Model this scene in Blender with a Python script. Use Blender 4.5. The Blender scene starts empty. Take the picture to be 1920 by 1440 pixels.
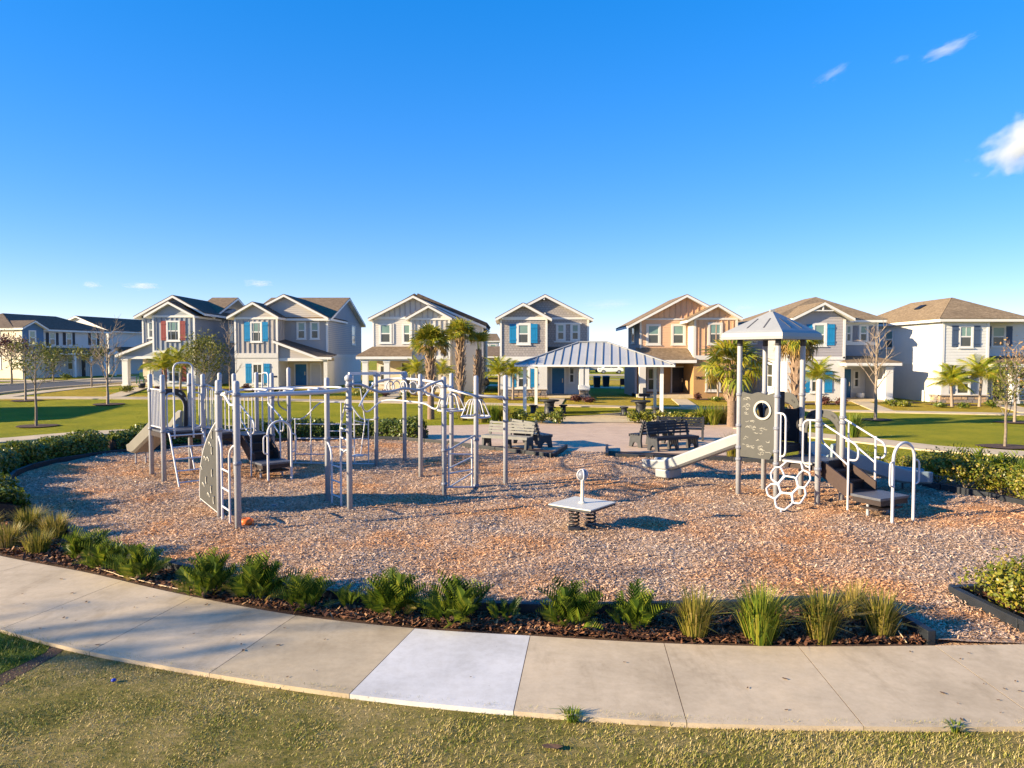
import bpy, bmesh, math, random
import numpy as np
from mathutils import Vector, Matrix
R = math.radians
random.seed(7); rng = np.random.default_rng(7)
scene = bpy.context.scene
col = scene.collection

# ------------------------------------------------------------------ camera
CAM_H, PITCH, FPX = 3.2, R(2.28), 1331.0
cam_d = bpy.data.cameras.new('camera'); cam = bpy.data.objects.new('camera', cam_d); col.objects.link(cam)
cam.location = (0, 0, CAM_H); cam.rotation_euler = (R(90) - PITCH, 0, 0)
cam_d.sensor_width = 36; cam_d.lens = 36 * FPX / 1920; cam_d.clip_end = 9000; cam_d.clip_start = .05
scene.camera = cam

# ------------------------------------------------------------------ sky, sun, exposure
SUN_EL, SUN_AZ = 17.5, 18.0        # low sun from the left, slightly behind the camera
sd = Vector((-math.cos(R(SUN_EL)) * math.cos(R(SUN_AZ)), -math.cos(R(SUN_EL)) * math.sin(R(SUN_AZ)), math.sin(R(SUN_EL))))
world = bpy.data.worlds.new('World'); scene.world = world; world.use_nodes = True
wn, wl = world.node_tree.nodes, world.node_tree.links
bg = wn['Background']
sky = wn.new('ShaderNodeTexSky'); sky.sky_type = 'NISHITA'; sky.sun_disc = False
sky.sun_elevation = R(SUN_EL); sky.sun_rotation = math.atan2(sd.x, sd.y)
sky.altitude = 300; sky.air_density = .85; sky.dust_density = .0; sky.ozone_density = 3.0
hs = wn.new('ShaderNodeHueSaturation'); hs.inputs['Saturation'].default_value = 1.86; hs.inputs['Hue'].default_value = .5
wb = wn.new('ShaderNodeMix'); wb.data_type = 'RGBA'; wb.blend_type = 'MULTIPLY'; wb.inputs[0].default_value = 1; wb.inputs[7].default_value = (1.62, 1.46, 1.80, 1)
wl.new(sky.outputs[0], wb.inputs[6]); gm = wn.new('ShaderNodeGamma'); gm.inputs[1].default_value = .52; wl.new(wb.outputs[2], gm.inputs[0]); wl.new(gm.outputs[0], hs.inputs['Color']); wl.new(hs.outputs[0], bg.inputs[0])
bg.inputs[1].default_value = .14
sun_d = bpy.data.lights.new('sun', 'SUN'); sun = bpy.data.objects.new('sun', sun_d); col.objects.link(sun)
sun_d.energy = 5.0; sun_d.angle = R(.55); sun_d.color = (1.0, .81, .52)
sun.rotation_euler = sd.to_track_quat('Z', 'Y').to_euler()
sun.location = (-40, -10, 30)
vs = scene.view_settings
vs.view_transform = 'Standard'; vs.look = 'None'; vs.gamma = 1; vs.use_curve_mapping = False; vs.exposure = 1.5
scene.cycles.volume_bounces = 6; scene.cycles.max_bounces = 8; scene.cycles.transparent_max_bounces = 12

# ------------------------------------------------------------------ terrain and rays
def sstep(a, b, x):
    t = np.clip((np.asarray(x, float) - a) / (b - a), 0, 1); return t * t * (3 - 2 * t)
def terr(x, y):
    return .72 * sstep(27, 56, y) * sstep(18, -30, x)
def ray(px, py):
    a = (px - 960) / FPX; b = -(py - 720) / FPX
    return Vector((a, math.cos(PITCH) + b * math.sin(PITCH), -math.sin(PITCH) + b * math.cos(PITCH)))
def G(px, py, z=None):                      # point of the ground seen at this place of the photograph
    d = ray(px, py); zz = 0 if z is None else z
    for _ in range(12 if z is None else 1):
        t = (zz - CAM_H) / d.z; x, y = d.x * t, d.y * t
        if z is None: zz = .5 * zz + .5 * float(terr(x, y))
    return Vector((x, y, zz))
def A(px, py, y):                           # point at depth y
    d = ray(px, py); t = y / d.y
    return Vector((d.x * t, y, CAM_H + d.z * t))
def HIT(px, py, p0, n):                     # point on a plane
    d = ray(px, py); o = Vector((0, 0, CAM_H)); t = (Vector(p0) - o).dot(n) / d.dot(n)
    return o + d * t

# ------------------------------------------------------------------ materials
MATS = {}
def new_mat(name):
    m = bpy.data.materials.new(name); m.use_nodes = True; MATS[name] = m
    nt = m.node_tree; return m, nt.nodes, nt.links, nt.nodes['Principled BSDF']
def noise(n, l, vec, scale, detail=4, rough=.6):
    t = n.new('ShaderNodeTexNoise'); t.inputs['Scale'].default_value = scale; t.inputs['Detail'].default_value = detail
    t.inputs['Roughness'].default_value = rough
    if vec: l.new(vec, t.inputs['Vector'])
    return t
def ramp(n, l, fac, stops):
    r = n.new('ShaderNodeValToRGB'); e = r.color_ramp.elements
    while len(e) < len(stops): e.new(.5)
    for el, (p, c) in zip(e, stops): el.position = p; el.color = (*c, 1)
    l.new(fac, r.inputs[0]); return r
def mixc(n, l, fac, a, b, mode='MIX'):
    m = n.new('ShaderNodeMix'); m.data_type = 'RGBA'; m.blend_type = mode
    if isinstance(fac, (int, float)): m.inputs[0].default_value = fac
    else: l.new(fac, m.inputs[0])
    for s, v in ((6, a), (7, b)):
        if isinstance(v, tuple): m.inputs[s].default_value = (*v, 1)
        else: l.new(v, m.inputs[s])
    return m.outputs[2]
def bump(n, l, h, strength, dist, bs):
    b = n.new('ShaderNodeBump'); b.inputs['Strength'].default_value = strength; b.inputs['Distance'].default_value = dist
    l.new(h, b.inputs['Height']); l.new(b.outputs[0], bs.inputs['Normal']); return b
def sc(c, k): return tuple(min(1, v * k) for v in c)
def flat(name, c, rough=.55, var=.12, scale=2.5, bs_=0, bscale=60, metal=0, spec=.35, grime=.0):
    m, n, l, b = new_mat(name)
    pos = n.new('ShaderNodeNewGeometry').outputs['Position']
    f = noise(n, l, pos, scale, 5)
    r = ramp(n, l, f.outputs['Fac'], [(.3, sc(c, 1 - var)), (.7, sc(c, 1 + var))])
    out = r.outputs[0]
    if grime:
        g = noise(n, l, pos, scale * 6, 6, .7)
        gr = ramp(n, l, g.outputs['Fac'], [(.48, (1, 1, 1)), (.75, (1 - grime,) * 3)])
        out = mixc(n, l, 1.0, out, gr.outputs[0], 'MULTIPLY')
    l.new(out, b.inputs['Base Color'])
    b.inputs['Roughness'].default_value = rough; b.inputs['Metallic'].default_value = metal
    b.inputs['Specular IOR Level'].default_value = spec
    if bs_:
        f2 = noise(n, l, pos, bscale, 4); bump(n, l, f2.outputs['Fac'], bs_, .02, b)
    return m
def leafy(name, stops, rough=.5, trans=.3, tint=None, spec=.35):
    """leaves: one colour per leaf (island), partly translucent"""
    m, n, l, b = new_mat(name)
    g = n.new('ShaderNodeNewGeometry'); oi = n.new('ShaderNodeObjectInfo')
    nz = noise(n, l, g.outputs['Position'], 2.2, 3)
    a = n.new('ShaderNodeMath'); a.operation = 'MULTIPLY'; l.new(g.outputs['Random Per Island'], a.inputs[0]); a.inputs[1].default_value = .55
    c = n.new('ShaderNodeMath'); c.operation = 'MULTIPLY_ADD'; l.new(nz.outputs['Fac'], c.inputs[0]); c.inputs[1].default_value = .5; l.new(a.outputs[0], c.inputs[2])
    d = n.new('ShaderNodeMath'); d.operation = 'MULTIPLY_ADD'; l.new(oi.outputs['Random'], d.inputs[0]); d.inputs[1].default_value = .2; l.new(c.outputs[0], d.inputs[2])
    e = n.new('ShaderNodeMath'); e.operation = 'SUBTRACT'; l.new(d.outputs[0], e.inputs[0]); e.inputs[1].default_value = .12
    r = ramp(n, l, e.outputs[0], stops)
    l.new(r.outputs[0], b.inputs['Base Color']); b.inputs['Roughness'].default_value = rough; b.inputs['Specular IOR Level'].default_value = spec
    t = n.new('ShaderNodeBsdfTranslucent'); l.new(r.outputs[0], t.inputs['Color'])
    mx = n.new('ShaderNodeMixShader'); mx.inputs[0].default_value = trans
    l.new(b.outputs[0], mx.inputs[1]); l.new(t.outputs[0], mx.inputs[2]); l.new(mx.outputs[0], n['Material Output'].inputs[0])
    return m

flat('post_grey', (.335, .345, .385), .45, .05, 3, spec=.45, grime=.12)
flat('tube_white', (.50, .50, .53), .42, .04, 3, spec=.45, grime=.1)
flat('panel_grey', (.054, .054, .052), .55, .08, 4, .1, 200, grime=.1)
flat('panel_dark', (.018, .017, .022), .5, .1, 4, .1, 200)
flat('panel_line', (.40, .38, .33), .6, .06)
flat('deck_brown', (.028, .018, .018), .6, .15, 6, .25, 120, grime=.25)
flat('deck_worn', (.085, .09, .11), .5, .15, 6, .15, 120, grime=.25)
flat('step_brown', (.05, .030, .026), .6, .12, 5, .2, 120)
flat('slide_beige', (.29, .30, .31), .4, .05, 2, spec=.4, grime=.08)
flat('slide_tan', (.19, .18, .16), .4, .06, 2, spec=.4, grime=.08)
flat('slide_blue', (.19, .25, .30), .35, .06, 2, spec=.45, grime=.1)
flat('canopy_grey', (.27, .28, .29), .5, .05, 2, grime=.1)
flat('slot_dark', (.07, .07, .08), .6)
flat('clamp_grey', (.19, .20, .245), .4, .08)
flat('spring_black', (.018, .018, .020), .45, .2, 8)
flat('plate_cream', (.56, .54, .48), .5, .05, 4, .1, 120, grime=.1)
flat('black_plastic', (.030, .032, .040), .5, .2, 5, .15, 90, grime=.1)
flat('border_black', (.017, .020, .026), .55, .25, 3, .2, 60, grime=.1)
flat('bench_char', (.018, .021, .032), .5, .2, 6, .15, 60, spec=.3)
flat('bench_sunlit', (.18, .18, .17), .45, .12, 6, .15, 60, spec=.5)  # charcoal slats lightened: sunlight put into the colour
flat('bench_end', (.045, .047, .054), .55, .2, 6, .15, 60)
flat('white_trim', (.66, .65, .63), .5, .03, 1.5, grime=.05)
flat('white_stucco', (.58, .565, .545), .75, .05, .8, .25, 60, grime=.06)
flat('grey_stucco', (.56, .55, .54), .75, .05, .8, .25, 60, grime=.06)
flat('cream_stucco', (.58, .51, .40), .75, .05, .8, .25, 60, grime=.06)
flat('tan_stucco', (.37, .215, .095), .75, .06, .8, .25, 60, grime=.08)
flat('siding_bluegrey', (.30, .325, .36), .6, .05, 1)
flat('siding_slate_shade', (.21, .235, .28), .6, .05, 1)  # slate siding; also carries painted shade on side walls
flat('siding_taupe', (.42, .385, .365), .6, .05, 1)
flat('siding_grey', (.335, .32, .32), .6, .05, 1)
flat('siding_cream', (.56, .53, .49), .6, .04, 1)
flat('siding_orange', (.58, .36, .225), .6, .05, 1)
flat('siding_peach', (.60, .36, .21), .6, .05, 1)
flat('siding_mauve', (.36, .335, .345), .6, .05, 1)
flat('siding_pale', (.60, .60, .58), .6, .04, 1)
flat('siding_deepblue', (.07, .15, .27), .6, .05, 1)
flat('shutter_blue', (.012, .20, .42), .45, .08, 3)
flat('shutter_navy', (.055, .085, .15), .5, .1, 3)
flat('shutter_red', (.25, .055, .05), .5, .1, 3)
flat('shutter_slate', (.19, .20, .24), .5, .1, 3)
flat('shutter_black', (.015, .018, .03), .5, .1, 3)
flat('door_blue', (.010, .12, .28), .4, .1, 3)
flat('door_black', (.012, .013, .02), .4, .1, 3)
flat('door_white', (.5, .5, .5), .5, .05, 3)
flat('brass', (.5, .45, .35), .3, .05, 3, metal=.9)
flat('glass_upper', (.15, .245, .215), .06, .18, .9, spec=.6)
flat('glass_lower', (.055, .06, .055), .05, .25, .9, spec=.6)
flat('sign_black', (.01, .01, .012), .5)
flat('porch_ceiling', (.5, .44, .35), .7)
flat('stone_a', (.42, .29, .18), .85, .3, 9, .5, 30)
flat('stone_b', (.22, .19, .18), .85, .3, 9, .5, 30)
flat('concrete_cap', (.38, .33, .28), .8, .1, 4)
flat('bin_black', (.02, .022, .026), .5, .1)
flat('red_cloth', (.16, .03, .02), .6, .2)
flat('green_plastic', (.02, .09, .04), .4, .1)
flat('orange_plastic', (.75, .16, .025), .45, .15, 20)
flat('blue_plastic', (.02, .04, .35), .4)
flat('straw', (.55, .42, .26), .7, .2, 20)
flat('car_white', (.75, .74, .72), .25, .02, spec=.6)
flat('car_glass', (.02, .025, .03), .08, .1, spec=.7)
flat('tyre', (.02, .02, .02), .8)
flat('rim', (.4, .4, .4), .35, .05, metal=.6)
flat('bark_grey', (.19, .15, .115), .85, .3, 14, .5, 40)
flat('bark_pale', (.27, .21, .16), .85, .25, 14, .4, 40)
flat('palm_bark', (.20, .135, .095), .9, .3, 18, .6, 40)
flat('palm_boot', (.34, .235, .16), .85, .35, 10, .3, 40)
flat('soil', (.075, .042, .028), .95, .35, 12, .6, 60)
flat('asphalt', (.055, .058, .066), .9, .15, 2, .3, 90)
flat('dead_leaf', (.12, .065, .035), .8, .4, 30)

def roof_mat(name, c):
    m, n, l, b = new_mat(name)
    pos = n.new('ShaderNodeNewGeometry').outputs['Position']
    sep = n.new('ShaderNodeSeparateXYZ'); l.new(pos, sep.inputs[0])
    f = noise(n, l, pos, 5.5, 6, .8); f2 = noise(n, l, pos, .6, 3)
    v = n.new('ShaderNodeTexVoronoi'); v.inputs['Scale'].default_value = 5.0
    mp = n.new('ShaderNodeMapping'); mp.inputs['Scale'].default_value = (1, 1, 3.2); l.new(pos, mp.inputs[0]); l.new(mp.outputs[0], v.inputs['Vector'])
    r1 = ramp(n, l, f.outputs['Fac'], [(.3, sc(c, .62)), (.52, c), (.75, sc(c, 1.45))])
    hsv = n.new('ShaderNodeSeparateColor'); l.new(v.outputs['Color'], hsv.inputs[0])
    r2 = ramp(n, l, hsv.outputs[0], [(0, (.72, .7, .68)), (1, (1.0, 1.0, 1.0))])
    o = mixc(n, l, 1.0, r1.outputs[0], r2.outputs[0], 'MULTIPLY')
    r3 = ramp(n, l, f2.outputs['Fac'], [(.3, (.85, .85, .85)), (.7, (1, 1, 1))])
    o = mixc(n, l, 1.0, o, r3.outputs[0], 'MULTIPLY')
    l.new(o, b.inputs['Base Color']); b.inputs['Roughness'].default_value = .9; b.inputs['Specular IOR Level'].default_value = .2
    ms = n.new('ShaderNodeMath'); ms.operation = 'PINGPONG'; ms.inputs[1].default_value = .07; l.new(sep.outputs[2], ms.inputs[0])
    bump(n, l, ms.outputs[0], .5, .1, b)
    return m
roof_mat('shingle_brown', (.235, .170, .11)); roof_mat('shingle_dark', (.135, .105, .082)); roof_mat('shingle_tan', (.28, .205, .125))

def metal_roof():
    m, n, l, b = new_mat('metal_roof')
    pos = n.new('ShaderNodeNewGeometry').outputs['Position']
    f = noise(n, l, pos, .9, 4); r = ramp(n, l, f.outputs['Fac'], [(.3, (.36, .365, .365)), (.7, (.43, .43, .425))])
    l.new(r.outputs[0], b.inputs['Base Color']); b.inputs['Metallic'].default_value = .1; b.inputs['Roughness'].default_value = .5
    return m
metal_roof(); flat('seam_grey', (.30, .285, .26), .55, .05)

def siding_shake():
    m, n, l, b = new_mat('shake_grey')
    pos = n.new('ShaderNodeNewGeometry').outputs['Position']
    mp = n.new('ShaderNodeMapping'); mp.inputs['Rotation'].default_value = (R(90), 0, 0); l.new(pos, mp.inputs[0])
    br = n.new('ShaderNodeTexBrick'); br.inputs['Scale'].default_value = 1; br.inputs['Brick Width'].default_value = .22; br.inputs['Row Height'].default_value = .17
    br.inputs['Mortar Size'].default_value = .012; br.inputs['Color1'].default_value = (.36, .325, .31, 1); br.inputs['Color2'].default_value = (.30, .27, .265, 1); br.inputs['Mortar'].default_value = (.17, .155, .15, 1)
    l.new(mp.outputs[0], br.inputs['Vector']); l.new(br.outputs['Color'], b.inputs['Base Color']); b.inputs['Roughness'].default_value = .75
    bump(n, l, br.outputs['Fac'], -.5, .03, b)
siding_shake()

def grass_mat(name, stops, big=.35, mid=4, fine=60, dry=None):
    m, n, l, b = new_mat(name)
    pos = n.new('ShaderNodeNewGeometry').outputs['Position']
    f = noise(n, l, pos, big, 4); f2 = noise(n, l, pos, mid, 6, .75); f3 = noise(n, l, pos, fine, 5, .7)
    s = n.new('ShaderNodeMath'); s.operation = 'MULTIPLY_ADD'; l.new(f.outputs['Fac'], s.inputs[0]); s.inputs[1].default_value = .4
    h = n.new('ShaderNodeMath'); h.operation = 'MULTIPLY_ADD'; l.new(f2.outputs['Fac'], h.inputs[0]); h.inputs[1].default_value = .35
    g = n.new('ShaderNodeMath'); g.operation = 'MULTIPLY'; l.new(f3.outputs['Fac'], g.inputs[0]); g.inputs[1].default_value = .25
    l.new(g.outputs[0], h.inputs[2]); l.new(h.outputs[0], s.inputs[2])
    r = ramp(n, l, s.outputs[0], stops)
    l.new(r.outputs[0], b.inputs['Base Color']); b.inputs['Roughness'].default_value = .9; b.inputs['Specular IOR Level'].default_value = .12
    a = n.new('ShaderNodeMath'); l.new(f2.outputs['Fac'], a.inputs[0]); l.new(f3.outputs['Fac'], a.inputs[1])
    bump(n, l, a.outputs[0], .8, .12, b)
grass_mat('lawn_green', [(.34, (.12, .15, .008)), (.44, (.205, .215, .010)), (.54, (.29, .27, .014)), (.66, (.40, .33, .03))], .45, 5, 45)
grass_mat('yard_gold', [(.34, (.22, .175, .016)), (.5, (.38, .275, .03)), (.66, (.47, .33, .05))], .5, 5)
grass_mat('lawn_dormant', [(.36, (.10, .095, .025)), (.45, (.21, .19, .045)), (.53, (.36, .285, .11)), (.64, (.50, .38, .21))], .9, 11, 120)
grass_mat('lawn_lush', [(.35, (.035, .065, .008)), (.5, (.075, .12, .012)), (.66, (.13, .17, .02))], 1.5, 9, 90)

def wood_fibre():
    m, n, l, b = new_mat('wood_fibre')
    pos = n.new('ShaderNodeNewGeometry').outputs['Position']
    v = n.new('ShaderNodeTexVoronoi'); v.inputs['Scale'].default_value = 26
    mp = n.new('ShaderNodeMapping'); mp.inputs['Scale'].default_value = (1, 1.5, 1); l.new(pos, mp.inputs[0]); l.new(mp.outputs[0], v.inputs['Vector'])
    sp = n.new('ShaderNodeSeparateColor'); l.new(v.outputs['Color'], sp.inputs[0])
    r = ramp(n, l, sp.outputs[0], [(0, (.23, .15, .105)), (.35, (.43, .30, .205)), (.7, (.55, .405, .29)), (1, (.63, .50, .385))])
    f = noise(n, l, pos, .33, 5, .65)
    z = ramp(n, l, f.outputs['Fac'], [(.38, (.92, .92, .97)), (.5, (1.0, .91, .87)), (.62, (1.15, .82, .56))])
    o = mixc(n, l, 1.0, r.outputs[0], z.outputs[0], 'MULTIPLY')
    l.new(o, b.inputs['Base Color']); b.inputs['Roughness'].default_value = .95; b.inputs['Specular IOR Level'].default_value = .1
    f2 = noise(n, l, pos, 30, 5, .7); a = n.new('ShaderNodeMath'); l.new(f2.outputs['Fac'], a.inputs[0]); l.new(v.outputs['Distance'], a.inputs[1])
    bump(n, l, a.outputs[0], .9, .05, b)
    # loose chips: one colour each, tinted by the same large patches
    m, n, l, b = new_mat('wood_chip')
    g = n.new('ShaderNodeNewGeometry'); pos = g.outputs['Position']
    r = ramp(n, l, g.outputs['Random Per Island'], [(0, (.24, .155, .10)), (.3, (.47, .33, .225)), (.7, (.60, .445, .32)), (1, (.68, .55, .43))])
    f = noise(n, l, pos, .33, 5, .65)
    z = ramp(n, l, f.outputs['Fac'], [(.38, (.93, .93, .98)), (.5, (1.0, .92, .88)), (.62, (1.15, .84, .58))])
    o = mixc(n, l, 1.0, r.outputs[0], z.outputs[0], 'MULTIPLY')
    l.new(o, b.inputs['Base Color']); b.inputs['Roughness'].default_value = .85; b.inputs['Specular IOR Level'].default_value = .2
    m, n, l, b = new_mat('bark_chip')
    g = n.new('ShaderNodeNewGeometry')
    r = ramp(n, l, g.outputs['Random Per Island'], [(0, (.035, .016, .011)), (.5, (.12, .05, .028)), (.85, (.24, .11, .055)), (1, (.40, .24, .13))])
    l.new(r.outputs[0], b.inputs['Base Color']); b.inputs['Roughness'].default_value = .8; b.inputs['Specular IOR Level'].default_value = .25
    m, n, l, b = new_mat('grass_blade')
    g = n.new('ShaderNodeNewGeometry'); nz = noise(n, l, g.outputs['Position'], .9, 6, .7)
    a = n.new('ShaderNodeMath'); a.operation = 'MULTIPLY_ADD'; l.new(g.outputs['Random Per Island'], a.inputs[0]); a.inputs[1].default_value = .38
    s = n.new('ShaderNodeMath'); s.operation = 'MULTIPLY'; l.new(nz.outputs['Fac'], s.inputs[0]); s.inputs[1].default_value = .78; l.new(s.outputs[0], a.inputs[2])
    r = ramp(n, l, a.outputs[0], [(.34, (.085, .13, .012)), (.48, (.22, .22, .03)), (.60, (.42, .33, .11)), (.85, (.60, .47, .25))])
    l.new(r.outputs[0], b.inputs['Base Color']); b.inputs['Roughness'].default_value = .7; b.inputs['Specular IOR Level'].default_value = .2
wood_fibre()

def concrete(name, c, seed=0, streak=.06, stain=.3):
    m, n, l, b = new_mat(name)
    pos = n.new('ShaderNodeNewGeometry').outputs['Position']
    f = noise(n, l, pos, 1.1, 5, .6); f2 = noise(n, l, pos, 9, 6, .7); f3 = noise(n, l, pos, 160, 3)
    r = ramp(n, l, f.outputs['Fac'], [(.3, sc(c, .86)), (.55, c), (.75, sc(c, 1.07))])
    r2 = ramp(n, l, f2.outputs['Fac'], [(.35, (.86, .85, .83)), (.6, (1, 1, 1))])
    o = mixc(n, l, .8, r.outputs[0], r2.outputs[0], 'MULTIPLY')
    mp = n.new('ShaderNodeMapping'); mp.inputs['Scale'].default_value = (1.2, .35, 1); l.new(pos, mp.inputs[0])
    f4 = noise(n, l, mp.outputs[0], 2.2, 5, .7)
    r4 = ramp(n, l, f4.outputs['Fac'], [(.56, (1, 1, 1)), (.74, (1 - stain, 1 - stain * 1.08, 1 - stain * 1.2))])
    o = mixc(n, l, .7, o, r4.outputs[0], 'MULTIPLY')
    l.new(o, b.inputs['Base Color']); b.inputs['Roughness'].default_value = .85; b.inputs['Specular IOR Level'].default_value = .2
    sp_ = noise(n, l, pos, 34, 3, .6); sr = ramp(n, l, sp_.outputs['Fac'], [(.24, (.55, .50, .46)), (.30, (1, 1, 1))])
    o = mixc(n, l, .75, o, sr.outputs[0], 'MULTIPLY')
    big = noise(n, l, pos, .55, 6, .72); br_ = ramp(n, l, big.outputs['Fac'], [(.36, (.91, .90, .88)), (.50, (1, 1, 1)), (.66, (1.04, 1.02, .99))])
    o = mixc(n, l, .9 if stain > .1 else .35, o, br_.outputs[0], 'MULTIPLY')
    l.new(o, b.inputs['Base Color'])
    wv = n.new('ShaderNodeTexWave'); wv.inputs['Scale'].default_value = 28; wv.inputs['Distortion'].default_value = 1.5; wv.inputs['Detail'].default_value = 3; l.new(pos, wv.inputs['Vector'])
    a = n.new('ShaderNodeMath'); l.new(f2.outputs['Fac'], a.inputs[0]); l.new(f3.outputs['Fac'], a.inputs[1])
    a2 = n.new('ShaderNodeMath'); a2.operation = 'MULTIPLY_ADD'; l.new(wv.outputs['Fac'], a2.inputs[0]); a2.inputs[1].default_value = .0; l.new(a.outputs[0], a2.inputs[2])
    bump(n, l, a2.outputs[0], .16, .008, b)
concrete('concrete', (.535, .43, .30)); concrete('concrete_new', (.58, .565, .55), stain=.05); concrete('concrete_far', (.56, .45, .30))
concrete('concrete_old', (.46, .37, .25))
def pavers():
    m, n, l, b = new_mat('pavers')
    pos = n.new('ShaderNodeNewGeometry').outputs['Position']
    mp = n.new('ShaderNodeMapping'); mp.inputs['Rotation'].default_value = (0, 0, R(38)); l.new(pos, mp.inputs[0])
    br = n.new('ShaderNodeTexBrick'); br.inputs['Scale'].default_value = 1; br.inputs['Brick Width'].default_value = .2; br.inputs['Row Height'].default_value = .1
    br.inputs['Mortar Size'].default_value = .006; br.inputs['Color1'].default_value = (.62, .45, .31, 1); br.inputs['Color2'].default_value = (.55, .39, .275, 1); br.inputs['Mortar'].default_value = (.42, .30, .21, 1)
    l.new(mp.outputs[0], br.inputs['Vector'])
    f = noise(n, l, pos, 1.2, 5); r = ramp(n, l, f.outputs['Fac'], [(.3, (.82, .82, .84)), (.7, (1.0, 1.0, 1.0))])
    o = mixc(n, l, 1.0, br.outputs['Color'], r.outputs[0], 'MULTIPLY')
    l.new(o, b.inputs['Base Color']); b.inputs['Roughness'].default_value = .8
    bump(n, l, br.outputs['Fac'], -.3, .01, b)
pavers()
leafy('leaf_hedge', [(.12, (.028, .055, .007)), (.4, (.075, .115, .010)), (.62, (.16, .185, .016)), (.85, (.28, .24, .03))], .38, .25, spec=.5)
leafy('leaf_hedge_gold', [(.1, (.04, .065, .008)), (.35, (.125, .15, .012)), (.6, (.25, .24, .022)), (.85, (.38, .25, .05))], .4, .3, spec=.5)
leafy('leaf_cycad', [(.1, (.02, .046, .006)), (.4, (.058, .10, .009)), (.65, (.14, .18, .014)), (.95, (.29, .28, .03))], .45, .3, spec=.3)
leafy('leaf_grass', [(.12, (.07, .095, .012)), (.35, (.17, .165, .02)), (.6, (.30, .235, .045)), (.9, (.45, .32, .13))], .5, .35)
leafy('leaf_grass_green', [(.15, (.05, .11, .012)), (.45, (.15, .21, .018)), (.7, (.29, .28, .03)), (.95, (.45, .34, .1))], .5, .35)
leafy('leaf_sabal', [(.1, (.07, .105, .014)), (.4, (.19, .22, .02)), (.65, (.36, .33, .03)), (.95, (.50, .36, .05))], .42, .3, spec=.45)
leafy('leaf_sabal_dry', [(.1, (.12, .075, .03)), (.5, (.34, .22, .06)), (.9, (.48, .30, .10))], .6, .3)
leafy('leaf_date', [(.1, (.08, .13, .012)), (.4, (.21, .25, .016)), (.65, (.38, .34, .022)), (.95, (.50, .35, .04))], .42, .35, spec=.4)
leafy('leaf_oak', [(.1, (.045, .06, .012)), (.4, (.11, .13, .02)), (.7, (.20, .19, .03)), (.95, (.28, .21, .06))], .5, .3)
leafy('leaf_red', [(.1, (.04, .015, .018)), (.5, (.10, .03, .03)), (.9, (.16, .08, .03))], .45, .2)
leafy('leaf_orange', [(.1, (.25, .12, .05)), (.5, (.42, .22, .08)), (.9, (.5, .33, .12))], .6, .35)
flat('frond_rib', (.20, .17, .05), .6)

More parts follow.
